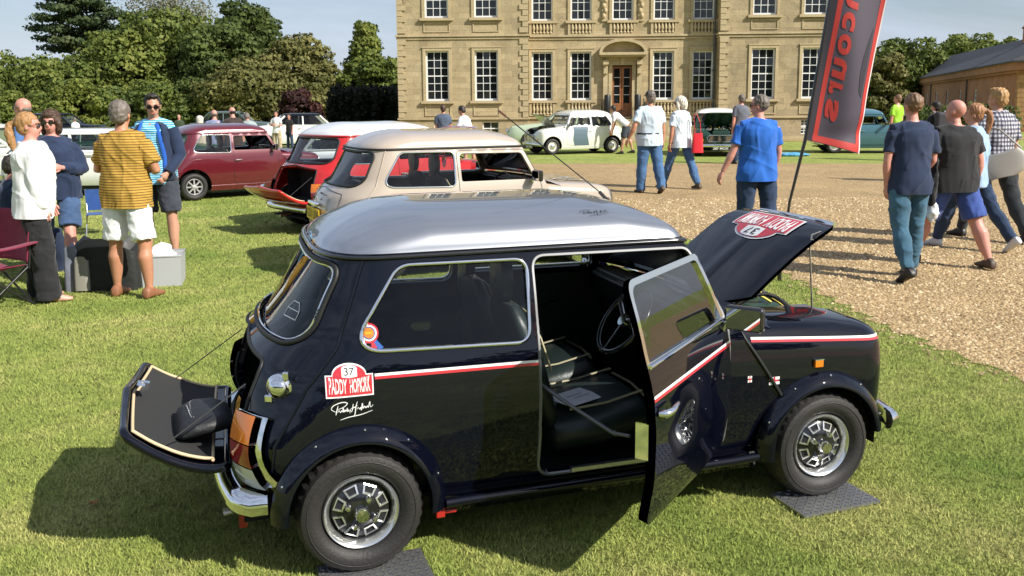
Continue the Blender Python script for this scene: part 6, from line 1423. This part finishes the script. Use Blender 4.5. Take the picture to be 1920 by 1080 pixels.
# -- behind the maroon mini and by the trees
GB = None
person("woman with pale curly hair behind the maroon mini's roof", PX(379,20.5), 20.5, 10, HT(214,20.5), ('long', cloth("cream_cotton", (.5,.42,.33))), ('jeans', JEAND), BSH, SKIN, 1., 0, hair=('curly', WHITEH), vox=.02, woman=True)
person("balding man in grey blue checked shirt behind the maroon mini", PX(405,20.8), 20.8, 5, HT(202,20.8), ('shirt', cloth("grey_blue_cotton", (.20,.23,.36))), ('jeans', JEAND), BSH, SKP, 1.12, .03, hair=('bald', GREYH), head=(25,12), lean=6, vox=.02)
person("balding man in dark brown shirt behind the maroon mini's front", PX(440,20.6), 20.6, 10, HT(197,20.6), ('shirt', cloth("dark_brown_cotton", (.05,.035,.03))), ('jeans', JEAND), BSH, SKP, 1.1, .03, hair=('bald', DKH), head=(35,14), lean=6, vox=.02)
person("grey shirted person stooping right of the man in dark brown shirt", PX(472,22.5), 22.5, 30, 1.62, ('shirt', cloth("sage_cotton", (.28,.33,.32))), ('jeans', JEAND), BSH, SKP, 1., 0, hair=('short', GREYH), head=(0,30), lean=25, vox=.025)
person("man with folded arms in white t-shirt and khaki trousers on the far lawn", PX(521,33), 33, 165, HT(206,33), ('tshirt', WHT_C), ('jeans', cloth("khaki_cotton", (.42,.34,.22))), WSH, SKP, 1., 0, arms=fold_arms, hair=('short', BROWN), vox=.025)
person("young man in black top and jeans on the far lawn by the beech", PX(545,34), 34, 150, HT(211,34), ('tshirt', BLK_C), ('slim', JEAND), BSH, SKP, .9, 0, hair=('short', DKH), vox=.025)
person("man in white shirt far behind the folded arms woman", PX(150,36), 36, 60, HT(214,36), ('shirt', WHT_C), ('jeans', JEAND), BSH, SKP, 1., 0, lean=20, hair=('short', GREYH), vox=.03)
person("distant man in dark green jacket among parked cars left of the curly haired woman", PX(340,34), 34, 200, HT(211,34), ('jacket', cloth("moss_green_cotton", (.04,.055,.03))), ('jeans', JEAND), BSH, SKP, 1., 0, hair=('bald', GREYH), vox=.03)
# -- by the house
person("man in slate grey t-shirt standing with his back to us near the house", PX(832,25), 25, 5, HT(196,25), ('tshirt', cloth("slate_cotton", (.08,.105,.15))), ('jeans', JEAND), BSH, SKT, 1.05, 0, hair=('short', BROWN), vox=.022)
person("man in white t-shirt leaning forward behind the raised red bonnet", PX(882,22.5), 22.5, 60, HT(199,22.5)+.06, ('tshirt', WHT_C), ('shorts', cloth("stone_cotton", (.5,.45,.36))), BSH, SKIN, .95, 0, ((10,5,4),(0,0,4)), ((V3(-.1,.3,-1),V3(.1,.6,-.8)),(V3(.1,.1,-1),V3(0,.5,-.8))), 22, 0, (0,10), ('short', DKH), vox=.022)
person("man in white shirt and grey shorts bending over beside the white mini", PX(1172,30.2), 30.2, 75, 1.86, ('shirt', cloth("lilac_white_cotton", (.68,.66,.70))), ('shorts', GRY_C), BSH, SKIN, 1., 0, ((8,0,3),(-12,5,3)), ((V3(-.1,.15,-1),V3(.1,.2,-1)),(V3(.1,.15,-1),V3(0,.3,-1))), 48, 0, (0,-18), ('short', DKH), None, 'dark', vox=.022)
PC = person("tall man in black cap, pale blue t-shirt and jeans walking away on gravel", 2.66, 17.1, 14, 1.97, ('tshirt', PALE_C), ('jeans', JEAN), DBS, SKT, 1.12, .05, ((3,0,3),(-10,14,3)), ((V3(-.45,-.2,-1),V3(-.35,.35,-1)),(V3(.22,.0,-1),V3(.05,.12,-1))), 0, 0, (6,0), ('short', GREYH), mat("black_cap_cloth", (.03,.03,.03), .8), vox=.014, belt=BLK_C, loose=.025)
PW = person("woman in white cap and pale t-shirt carrying a red tote bag", 3.42, 17.9, 30, 1.93, ('tshirt', cloth("pale_white_cotton", (.62,.70,.76))), ('slim', JEAN), DBS, SKT, 1.02, .02, ((24,4,3),(-20,8,3)), ((V3(-.25,-.1,-1),V3(-.1,.1,-1)),(V3(.2,.0,-1),V3(.05,.2,-1))), 2, 0, (28,4), ('bob', WHITEH), mat("white_cap_cloth", (.75,.75,.75), .8), 'dark', vox=.014, woman=True, loose=.025)
person("man in grey shirt partly hidden behind the man in bright blue", PX(1386,25), 25, 20, HT(181,25), ('tshirt', cloth("grey_cotton", (.12,.13,.16))), ('jeans', JEAND), BSH, SKP, 1.05, 0, hair=('short', GREYH), vox=.022)
person("man in bright blue t-shirt and dark jeans with sunglasses looking left", PX(1420,10.1), 10.1, 12, HT(181,10.1), ('tshirt', cloth("bright_blue_cotton", (.025,.13,.50))), ('jeans', JEAND), BSH, SKP, 1.12, .03, ((4,0,4),(-4,4,4)), ((V3(-.38,-.05,-1),V3(-.45,.15,-1)),(V3(.18,.05,-1),V3(-.1,.35,-1))), 0, -6, (48,0), ('crop', GREYH), None, 'dark', .012, .022)
person("man in green hi-vis waistcoat far right by the blue grey mini", PX(1676,26), 26, 30, HT(183,26), ('tshirt', mat("hi_vis_green", (.28,.55,.02), .7)), ('jeans', JEAND), BSH, SKP, 1., 0, hair=('short', LBR), head=(30,0), vox=.022)
person("man in black cap and jacket with backpack in the far background", PX(1748,19), 19, 25, HT(196,19), ('jacket', BLK_C), ('jeans', JEAND), BSH, SKP, 1., 0, hair=('short', DKH), cap=BLK_C, vox=.022)
PN = person("young man in navy t-shirt and tight teal jeans walking on gravel", 3.90, 8.62, 4, 1.83, ('tshirt', NAVY_C), ('slim', JEANT), BSH, SKP, 1.04, 0, ((-12,16,2),(8,2,2)), ((V3(-.18,-.05,-1),V3(.1,.15,-1)),(V3(.18,.05,-1),V3(-.25,.55,-.6))), 1, 0, (4,0), ('crop', LBR), vox=.012, loose=.02)
person("bald heavy man in black t-shirt and denim shorts", 4.68, 9.3, 14, 1.82, ('tshirt', BLK_C), ('shorts', cloth("bright_denim", (.05,.09,.30), .9, .2)), DBS, SKP, 1.36, .10, ((24,8,7),(-20,6,7)), ((V3(-.32,-.15,-1),V3(-.15,.25,-1)),(V3(.30,-.1,-1),V3(.1,.2,-1))), 3, 0, (24,0), ('bald', None), vox=.012, loose=.02)
PB = person("fair haired woman in light blue hooded top with grey shoulder bag", 5.42, 10.35, 25, 1.78, ('long', cloth("light_blue_fleece", (.33,.47,.66))), ('slim', JEAND), WSH, SKIN, 1.0, .02, ((26,6,3),(-28,12,3)), ((V3(-.15,.1,-1),V3(.1,.4,-.8)),(V3(.2,-.05,-1),V3(.1,.2,-1))), 3, 0, (40,0), ('pony', GINGER), vox=.012, woman=True, loose=.02)
person("tall young man in black and white checked shirt at the right edge", 6.05, 11.0, 10, 1.98, ('shirt', plaid("checked_cotton")), ('slim', cloth("washed_black_denim", (.035,.04,.045), .9, .3, 4)), BSH, SKIN, 1.08, 0, ((26,4,3),(-22,10,3)), ((V3(-.2,0,-1),V3(0,.3,-1)),(V3(.2,0,-1),V3(0,.3,-1))), 4, 0, (22,0), ('quiff', BLOND), vox=.012, loose=.02)
# ================================================================ OTHER CARS
mini("white mini seen three quarter front with raised bonnet and grey patch on the side door", (PX(1128,31.4), 31.4, 0), R(202), 1.12, OWP, OWP, dict(step=.07, bonnet=48, wheel='steel', gutter=OWP, fplate='817 WPP', detail=1))
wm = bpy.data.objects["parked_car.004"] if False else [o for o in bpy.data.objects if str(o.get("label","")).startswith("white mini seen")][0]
link("door_patch", sheet_mesh("door_patch", S_pos, sx(rounded([(.80,.27,.02),(1.30,.27,.02),(1.36,.45,.2),(1.33,.70,.1),(1.36,.84,.02),(.84,.84,.02),(.88,.6,.2)], 5), 1), [], mat("grey_door_patch", (.10,.15,.19), .35, 0, .6), .05, off=.003, flip=-1), wm)  # flat blue-grey patch with curved edges laid just over the left door
mini("dark green mini with white roof facing us with raised bonnet, nearest the house's right wing", (PX(1345,29.8)+.1, 31.0, 0), R(262), 1.15, GRNP, OWP, dict(step=.07, bonnet=48, wheel='steel', gutter=GRNP, fplate='287 MOX', detail=1))
mini("blue grey mini with raised bonnet beyond the banner at the right", (PX(1562,30), 30.4, 0), R(-8), 1.1, TEAL, TEAL, dict(step=.07, bonnet=52, wheel='steel', gutter=TEAL, detail=1))
# simple lofted saloons and estates standing further off
def saloon(label, cx, cy, yaw, L_, Wd, pm, rm, prof, roof, name="parked_car", wheels=(.18,.80), wr=.30, estate=False, bon=None):
    """prof: (t, z) of the bonnet and boot line along the length; roof: (t0, t1, t2, t3, z) glasshouse base and top"""
    rt = empty(name, (cx, cy, 0), yaw); tag(rt, label, "car"); hw = Wd/2
    def ring(x, z, k):
        zz = [.22,.32,.45,.6,.8,.93,1.]; ww = [.90,.96,1.,1.,.985,.93,.80]; pts = []
        for s in (-1, 1):
            q = [(x, s*hw*k*a, .22+(z-.22)*b) for a, b in zip(ww, [0,.12,.3,.5,.75,.92,1.])]; pts.append(q)
        return pts[0]+pts[1][::-1]
    ts = np.linspace(0, 1, 25); rg = []
    for t in ts:
        z = np.interp(t, [p[0] for p in prof], [p[1] for p in prof]); k = min(1., .80+.2*min(1, min(t, 1-t)/.06)); rg.append(ring((t-.5)*L_, z, k))
    mb = MB(); mb.rings(rg); body = mb.obj("body", pm, rt, 35)
    t0, t1, t2, t3, zr = roof; zb = [np.interp(t, [p[0] for p in prof], [p[1] for p in prof])-.01 for t in (t0, t3)]
    def gh(t, z, wf): return ((t-.5)*L_, wf*hw, z)
    X = lambda t: (t-.5)*L_
    a, b = .93, .80
    base_ = [(X(t0),-a*hw,zb[0]),(X(t3),-a*hw,zb[1]),(X(t3),a*hw,zb[1]),(X(t0),a*hw,zb[0])]; top_ = [(X(t1),-b*hw,zr-.06),(X(t2),-b*hw,zr-.06),(X(t2),b*hw,zr-.06),(X(t1),b*hw,zr-.06)]
    MB().add([(p[0],p[1]*.985,p[2]) for p in base_]+[(p[0],p[1]*.985,p[2]) for p in top_], [(0,1,5,4),(1,2,6,5),(2,3,7,6),(3,0,4,7)]).obj("window_glass", GLASS, rt)
    mb = MB(); cols = [0,1,2,3]
    for i in range(4): mb.tube([base_[i], top_[i]], .038, 6)
    nm_ = 1 if not estate else 2
    for q in range(nm_):
        f = (q+1)/(nm_+1)
        for s in (0, 1):
            A0 = Vector(base_[0 if s == 0 else 3]).lerp(Vector(base_[1 if s == 0 else 2]), f); B0 = Vector(top_[0 if s == 0 else 3]).lerp(Vector(top_[1 if s == 0 else 2]), f); mb.tube([tuple(A0), tuple(B0)], .03, 6)
    for i in range(4): mb.tube([base_[i], base_[(i+1) % 4]], .022, 6)
    mb.obj("window_pillars", pm, rt, 60)
    rg = []
    for h, k in ((-.065,1.02),(-.03,1.03),(0,.98),(.028,.86),(.045,.6),(.05,.2)):
        rg.append([((X(t1)+X(t2))/2+(X(t2)-X(t1)+.12)/2*np.sign(cos(q))*abs(cos(q))**.35*min(1,k+.03), b*hw*1.03*np.sign(sin(q))*abs(sin(q))**.4*k, zr+h) for q in np.linspace(0, 2*pi, 33)[:-1]])
    mb = MB(); mb.rings(rg); mb.obj("roof", rm, rt, 60)
    for t in wheels:
        for s in (-1, 1):
            wl = wheel(rt, X(t), s, 'steel', hw*.96, wr, False)
            MB().lathe([(wr+.07, 0),(wr+.07,.004),(wr*.2,.004)], (X(t), s*(hw*1.0)+(0 if s > 0 else -.004), wr*.92), 'y', 20).obj("arch_shadow_gap", RUBBER, rt)
    for t in (0, 1): o_ = MB().bx(X(t)-.06, X(t)+.06, -hw*.9, hw*.9, .36, .46).obj("bumper", CHROME, rt); bevel(o_, .02)
    for s in (-1, 1): MB().lathe([(.09,-.03),(.10,.03),(0,.06)], (X(1)+.0, s*hw*.72, .66), 'x', 16).obj("headlamp", CHROME, rt, 50); MB().bx(-.2+X(.5), -.05+X(.5), s*hw*1.0, s*(hw*1.0+.02), .80, .82).obj("door_handle", CHROME, rt)
    MB().bx(X(.15), X(.85), -hw*.8, hw*.8, .15, .3).obj("underbody", RUBBER, rt); MB().bx(X(t0)+.35, X(t3)-.3, -hw*.8, hw*.8, .3, .92).obj("interior", CARPET, rt); return rt
LGR = mat("light_green_paint", (.42,.50,.36), .3, 0, .8); DGR = mat("bottle_green_paint", (.02,.09,.06), .3, 0, 1.)
P3 = [(0,.70),(.03,.86),(.2,.93),(.3,.95),(.66,.97),(.8,.93),(.96,.86),(1,.66)]
saloon("light green saloon with dark green roof parked behind the white mini", PX(1058,34.5), 34.8, R(180), 4.5, 1.62, LGR, DGR, P3, (.14,.22,.56,.68,1.42), wr=.31)
saloon("white off-road estate car parked at the far left edge", PX(-40,19), 19, R(8), 4.2, 1.65, OWP, OWP, [(0,.8),(.04,.95),(.68,.96),(.7,.96),(.97,.86),(1,.65)], (.02,.05,.60,.72,1.36), estate=True, wr=.36)
saloon("white hatchback parked behind the folded arms woman and the striped man", PX(196,17.5), 17.8, R(4), 3.7, 1.6, WHP, WHP, [(0,.75),(.05,.95),(.6,.95),(.9,.85),(1,.6)], (.02,.14,.58,.74,1.27), wr=.29)
saloon("dark green estate car parked behind the maroon mini's rear", PX(268,21), 21, R(0), 4.3, 1.65, GRNP, GRNP, [(0,.8),(.03,.98),(.66,.98),(.95,.85),(1,.65)], (.02,.08,.56,.70,1.20), estate=True, wr=.3)
saloon("white and navy car beyond the front of the maroon mini", PX(535,34), 35.5, R(200), 4.0, 1.6, WHP, NAVY, P3, (.16,.26,.60,.70,1.36), wr=.29)
saloon("silver car whose roof shows above the red mini's white roof", PX(650,20), 20.5, R(20), 3.6, 1.5, mat("silver_car_paint", (.5,.51,.52), .3, .7, 1.), mat("silver_car_paint"), [(0,.6),(.03,.75),(.66,.78),(.95,.7),(1,.5)], (.18,.30,.66,.78,1.25), wr=.3)
saloon("dark car parked far off under the trees behind the curly haired woman", PX(440,44), 44, R(5), 4.2, 1.65, mat("grey_green_paint", (.06,.09,.08), .3, 0, 1.), mat("grey_green_paint"), P3, (.16,.26,.60,.70,1.40), wr=.3)
saloon("small dark blue car far off left between the people", PX(95,40), 41, R(0), 4.0, 1.6, NAVY, NAVY, P3, (.16,.26,.60,.70,1.38), wr=.29)
# ================================================================ BANNER
bn_ = empty("banner_flag", (2.63, 8.53, 0)); tag(bn_, "dark grey feather flag with red border and mirrored red lettering on a black pole", "banner")
MB().tube([(-.004,0,-.02),(.07,0,.78),(.2,0,1.39),(.38,0,2.7),(.52,0,3.6),(.62,0,4.1)], [.014,.014,.018,.016,.012,.010], 8).obj("pole", BLKG, bn_, 60)
MB().tube([(-.004,0,0),(.0,0,.10)], .02, 8).obj("ground_spike", BLKG, bn_)
# flag surface: u 0..1 from pole to free edge, v = height
def FLv(u, v):
    u = np.asarray(u, float); v = np.asarray(v, float); xl = np.interp(v, [1.3,1.39,2.7,3.6,4.1], [.19,.20,.38,.52,.62])+.02; xr_ = np.interp(v, [1.2,1.25,1.55,1.85,2.2,2.7,3.6,4.1], [.70,.715,.76,.80,.855,.94,1.10,1.12]); x = xl+(xr_-xl)*u
    z = v-u*.16*np.clip((1.75-v)/.4, 0, 1)
    y = .045*np.sin(u*5.2+v*1.1)*(.3+u)+.03*np.sin(v*4.2+u*3)*u*(1-u)*2+.05*u*np.exp(-((v-1.42-.12*u)/.07)**2)
    return np.stack([x, y, z], -1)
def flag_patch(nm, u0, u1, v0, v1, m, off, nu=24, nv=70):
    uu, vv = np.meshgrid(np.linspace(u0, u1, nu), np.linspace(v0, v1, nv)); P_ = FLv(uu.ravel(), vv.ravel()); P_[:,1] += off
    return link(nm, npmesh(nm, P_, [(j*nu+i, j*nu+i+1, (j+1)*nu+i+1, (j+1)*nu+i) for j in range(nv-1) for i in range(nu-1)], m, True), bn_)
FLG = mat("banner_grey_fabric", (.080,.066,.092), .6, sheen=.25); FLR = mat("banner_red_print", (.62,.055,.045), .6); FLD = mat("banner_dark_print", (.028,.024,.036), .6)
for m_, tr_ in ((FLG, .3), (FLR, .3), (FLD, .1)):
    n_ = m_.node_tree; b_ = n_.nodes["Principled BSDF"]; t_ = n_.nodes.new("ShaderNodeBsdfTranslucent"); t_.inputs['Color'].default_value = b_.inputs['Base Color'].default_value; x_ = n_.nodes.new("ShaderNodeMixShader"); x_.inputs[0].default_value = tr_; n_.links.new(b_.outputs[0], x_.inputs[1]); n_.links.new(t_.outputs[0], x_.inputs[2]); n_.links.new(x_.outputs[0], n_.nodes['Material Output'].inputs[0])
flag_patch("flag_cloth", 0, 1, 1.39, 4.0, FLG, 0)
for sg in (-1, 1):
    flag_patch("red_border", .10, .185, 1.44, 4.0, FLR, sg*.003, 5); flag_patch("red_border", .90, .975, 1.44, 4.0, FLR, sg*.003, 5); flag_patch("red_border", .02, .975, 1.395, 1.45, FLR, sg*.0035, 24, 5); flag_patch("white_hem", .978, 1.0, 1.39, 4.0, mat("white_hem", (.7,.6,.6), .7), sg*.003, 3)
    flag_patch("dark_sleeve", -.06, .095, 1.385, 4.0, FLD, sg*.004, 5)
# dark swoosh along the right side
sw_ = np.array([(.86,1.78),(.78,1.85),(.745,2.0),(.75,2.15),(.80,2.3),(.87,2.45)]); sw_ = resample(sw_, .03); r_ = delaunay_2d_cdt([Vector(p) for p in sw_], [(i, (i+1) % len(sw_)) for i in range(len(sw_))], [], 0, 1e-6); V = np.array([tuple(p) for p in r_[0]]); F = [tuple(f) for f in r_[2] if inpoly(V[list(f)].mean(0)[None], sw_)[0]]
for sg in (-1,): P_ = FLv(V[:,0], V[:,1]); P_[:,1] += sg*.004; me = bpy.data.meshes.new("dark_swoosh"); me.from_pydata([tuple(p) for p in P_], [], F); me.materials.append(FLD); link("dark_swoosh", me, bn_)
# mirrored lettering running up the flag: the print seen from its back
def letters(sg):
    # the print is seen from its back: it runs down the flag with the tops of the letters towards the pole
    for ch, z1, z0 in (("s",1.745,1.57),("r",1.905,1.785),("u",2.125,1.945),("o",2.355,2.165),("c",2.56,2.395),("n",2.78,2.60),("o",3.0,2.82),("C",3.24,3.04)):
        V, F = text_tris(ch, 1., bold=.035); a, b = V.min(0), V.max(0); V = (V-a)/(b-a); P_ = FLv(.46-(.235 if ch != 'C' else .30)*V[:,1], z1-(z1-z0)*V[:,0]+.05*V[:,1]); P_[:,1] += sg*.005
        me = bpy.data.meshes.new("letter"); me.from_pydata([tuple(p) for p in P_], [], F); me.materials.append(FLR); link("letter", me, bn_)
letters(-1)
# ================================================================ CAMPING CHAIR, BAGS, BOX
MARC = cloth("maroon_chair_cloth", (.20,.022,.05), .8); STL = mat("black_steel_tube", (.015,.015,.015), .4)
ch = empty("camping_chair", (-4.62, 7.62, 0), R(150), None, .88); tag(ch, "maroon folding camping chair with black crossed legs at the left edge", "chair")
for a, b in (((-.28,-.25,0),(.28,.25,.0)),): pass
MB().tube([(-.30,.28,.02),(.30,.26,.42)], .011, 8).tube([(.30,.28,.02),(-.30,.26,.42)], .011, 8).obj("front_cross_legs", STL, ch, 60)
MB().tube([(-.30,-.25,.02),(.30,-.22,.42)], .011, 8).tube([(.30,-.25,.02),(-.30,-.22,.42)], .011, 8).obj("rear_cross_legs", STL, ch, 60)
for s in (-1, 1):
    MB().tube([(s*.31,.28,.02),(s*.31,-.22,.40)], .011, 8).tube([(s*.31,-.25,.02),(s*.31,.26,.40)], .011, 8).obj("side_cross_legs", STL, ch, 60)
    MB().tube([(s*.30,-.24,.38),(s*.31,-.30,.95)], .011, 8).tube([(s*.31,.26,.38),(s*.33,.25,.62)], .011, 8).obj("upright", STL, ch, 60)
    mb = MB(); mb.rings([[(s*.34+dx*.05, .30-.60*t, .635+.025*(t-.5)+dz*.006-.02*sin(pi*t)) for dx, dz in ((-1,-1),(1,-1),(1,1),(-1,1))] for t in np.linspace(0, 1, 9)]); mb.obj("arm_rest", MARC, ch, 60)
uu, vv = np.meshgrid(np.linspace(-1, 1, 13), np.linspace(0, 1, 13)); P_ = np.stack([uu*.29, .26-.48*vv, .42-.07*(1-uu**2)*(1-(2*vv-1)**2*.4)], -1).reshape(-1,3); Fq = [(j*13+i, j*13+i+1, (j+1)*13+i+1, (j+1)*13+i) for j in range(12) for i in range(12)]
o_ = link("seat", npmesh("seat", P_, Fq, MARC, True), ch); so = o_.modifiers.new("s", 'SOLIDIFY'); so.thickness = .008
P_ = np.stack([uu*.30, -.23-.07*vv-.05*(1-uu**2), .44+.52*vv], -1).reshape(-1,3); o_ = link("backrest", npmesh("backrest", P_, Fq, MARC, True), ch); so = o_.modifiers.new("s", 'SOLIDIFY'); so.thickness = .008
for x_, y_ in ((-.3,.28),(.3,.28),(-.3,-.25),(.3,-.25)): MB().lathe([(.0,0),(.018,0),(.016,.035),(0,.035)], (x_, y_, 0), n=10).obj("foot", STL, ch)
# cool bag, storage box, white carrier bag
cb = empty("cool_bag", (-3.92, 8.42, 0), R(8)); tag(cb, "large black and grey cool bag on the grass beside the white shorts man", "bag")
def soft_box(nm, w_, d, h, m, parent, zt=0., sag=.03, loc=None):
    mb = MB(); rg = []
    for t in np.linspace(0, 1, 9):
        k = 1-.10*t**2; rg.append([(w_/2*k*np.sign(cos(q))*abs(cos(q))**.35, d/2*k*np.sign(sin(q))*abs(sin(q))**.35, h*t+(sag*sin(q*3) if t == 1 else 0)) for q in np.linspace(0, 2*pi, 33)[:-1]])
    rg.append([(p[0]*.6, p[1]*.6, h*1.03-sag*.4) for p in rg[-1]]); mb.rings(rg); return mb.obj(nm, m, parent, 50, loc)
soft_box("bag_side", .62, .36, .40, mat("black_bag_fabric", (.012,.013,.012), .7, bump=.4, bscale=14), cb)
soft_box("bag_lid", .52, .30, .09, mat("grey_bag_lid", (.09,.09,.085), .6), cb, loc=(-.03,0,.385)); soft_box("grey_panel", .16, .33, .41, mat("grey_blue_panel", (.19,.21,.26), .7, var=.2), cb, loc=(-.30,.0,0)); soft_box("grey_pocket", .14, .2, .30, mat("stone_panel", (.26,.25,.21), .7), cb, loc=(-.20,-.12,.02))
sb = empty("storage_box", (-3.50, 8.62, 0), R(14)); tag(sb, "open grey plastic storage box on the grass by the white shorts man", "box"); GPL = mat("grey_plastic", (.40,.41,.42), .45)
mb = MB(); a0, b0, hh = .20, .18, .30
mb.add([(-a0,-b0,0),(a0,-b0,0),(a0,b0,0),(-a0,b0,0),(-a0*1.05,-b0*1.06,hh),(a0*1.05,-b0*1.06,hh),(a0*1.05,b0*1.06,hh),(-a0*1.05,b0*1.06,hh),(-a0*1.0,-b0*1.0,hh),(a0*1.0,-b0*1.0,hh),(a0*1.0,b0*1.0,hh),(-a0*1.0,b0*1.0,hh),(-a0*.95,-b0*.93,.02),(a0*.95,-b0*.93,.02),(a0*.95,b0*.93,.02),(-a0*.95,b0*.93,.02)], [(0,3,2,1),(0,1,5,4),(1,2,6,5),(2,3,7,6),(3,0,4,7),(4,5,9,8),(5,6,10,9),(6,7,11,10),(7,4,8,11),(8,9,13,12),(9,10,14,13),(10,11,15,14),(11,8,12,15),(12,13,14,15)]); mb.obj("box_walls", GPL, sb)
MB().tube([(-a0*1.05,-b0*1.07,hh),(a0*1.05,-b0*1.07,hh),(a0*1.05,b0*1.07,hh),(-a0*1.05,b0*1.07,hh)], .010, 6, closed=True).obj("box_rim", GPL, sb, 60)
wb = empty("carrier_bag", (-3.47, 8.60, .13), R(20), None, .9); tag(wb, "crumpled white plastic bag standing in the grey storage box", "bag")
me = union(MB().sph((0,0,.13), (.15,.10,.17), 14, 10), .014, 2); folds(me, .02, 18, 5, (1,1,.6)); finish(me, "bag_film", mat("white_plastic_film", (.75,.75,.75), .35), wb)
# folded blue chair behind the woman with folded arms
bc = empty("folded_chair", (PX(180,12), 12, 0), .4, None, .72); tag(bc, "blue folding camping chair behind the yellow striped man's left side", "chair")
for s in (-1, 1): MB().tube([(s*.25,-.2,0),(s*.22,.2,.42),(s*.24,.28,.85)], .012, 6).tube([(s*.25,.2,0),(s*.22,-.2,.42)], .012, 6).obj("frame_tube", ALU, bc, 60)
o_ = MB().bx(-.23,.23,-.2,.2,.40,.415).obj("seat", cloth("blue_chair_cloth", (.03,.08,.25)), bc); o_ = MB().bx(-.24,.24,.22,.235,.45,.85).obj("backrest", cloth("blue_chair_cloth", (.03,.08,.25)), bc)
# bags carried by people
tb = empty("tote_bag", (3.72, 17.72, .98), 0, None, (.55,.8,.85)); tag(tb, "bright red tote bag hanging from the shoulder of the woman in white cap", "bag")
REDB = mat("red_bag_leather", (.62,.02,.03), .4)
mb = MB(); rg = []
for t in np.linspace(0, 1, 7): rg.append([((.17+.04*(1-t))*np.sign(cos(q))*abs(cos(q))**.5, .065*np.sign(sin(q))*abs(sin(q))**.6*(1.2-t*.8), -.28+.46*t) for q in np.linspace(0, 2*pi, 25)[:-1]])
mb.rings(rg); mb.obj("bag_body", REDB, tb, 50); MB().tube([(-.11,0,.16),(-.13,-.0,.40),(-.16,0,.60),(-.05,0,.62),(.08,0,.42),(.11,0,.16)], .012, 6).obj("bag_strap", REDB, tb, 60)
hb_ = empty("shoulder_bag", (5.73, 10.28, 1.02), R(-20)); tag(hb_, "large grey shoulder bag carried by the fair haired woman at the right", "bag"); GBG = mat("grey_bag_leather", (.30,.28,.25), .5)
mb = MB(); rg = []
for t in np.linspace(0, 1, 7): rg.append([((.22+.02*sin(t*3))*np.sign(cos(q))*abs(cos(q))**.8*(1-.35*(2*t-1)**4), .075*np.sign(sin(q))*abs(sin(q))**.8*(1.2-t*.6), -.15+.27*t+.05*cos(q)+.03*(2*t-1)*cos(q)**2) for q in np.linspace(0, 2*pi, 25)[:-1]])
mb.rings(rg); mb.obj("bag_body", GBG, hb_, 50); MB().tube([(-.18,0,.12),(-.16,-.0,.3),(-.16,.02,.42),(-.06,.02,.40),(.05,0,.3),(.18,0,.18)], .011, 6).obj("bag_strap", GBG, hb_, 60)
jb = empty("carried_jacket", (4.17, 8.72, 1.0)); tag(jb, "black jacket draped over the arm of the young man in navy t-shirt", "jacket")
me = union(MB().sph((0,0,-.05), (.05,.09,.25), 12, 10).sph((.0,.02,.14), (.06,.09,.10), 12, 8), .014, 2); folds(me, .016, 14, 8); finish(me, "jacket_cloth", BLK_C, jb)
wb2 = empty("white_bag", (4.19, 8.72, .66)); tag(wb2, "small white plastic bag hanging below the carried black jacket", "bag"); me = union(MB().sph((0,0,0), (.05,.06,.11), 12, 10), .012, 1); folds(me, .012, 22, 9); finish(me, "bag_film", mat("white_plastic_film"), wb2)
bp_ = empty("backpack", (PX(1748,19)+.05, 18.78, 1.28)); tag(bp_, "dark backpack worn by the distant man in black cap", "backpack"); o_ = MB().box((0,0,0), (.32,.2,.46)).obj("pack_body", mat("dark_pack_fabric", (.03,.03,.035), .7), bp_); bevel(o_, .06, 3)
for s in (-1, 1): MB().tube([(s*.1,.1,.2),(s*.12,.16,.24),(s*.14,.34,.05)], .018, 6).obj("pack_strap", mat("light_grey_strap", (.3,.3,.3), .7), bp_, 60)
ds = empty("towel", (PX(1492,28), 28.3, .0)); tag(ds, "blue cloth spread on the lawn behind the man in bright blue", "cloth"); me = union(MB().sph((0,0,.05), (.55,.2,.07), 14, 8), .03, 1); folds(me, .02, 9, 4); finish(me, "cloth_sheet", mat("sky_blue_cloth", (.08,.3,.5), .8), ds)

# repeats share a group
GR = {'tree': "trees at the edge of the park", 'bush': "bushes filling the tree line", 'hedge': "hedges and shrub borders", 'car': "cars parked on the lawns", 'person': "visitors at the car show", 'plate': "tread plates under the navy mini's wheels", 'leaf': "fallen leaves on the lawn"}
for o in list(S.objects):
    if o.parent is None and o.get('category') in GR: o['group'] = GR[o['category']]
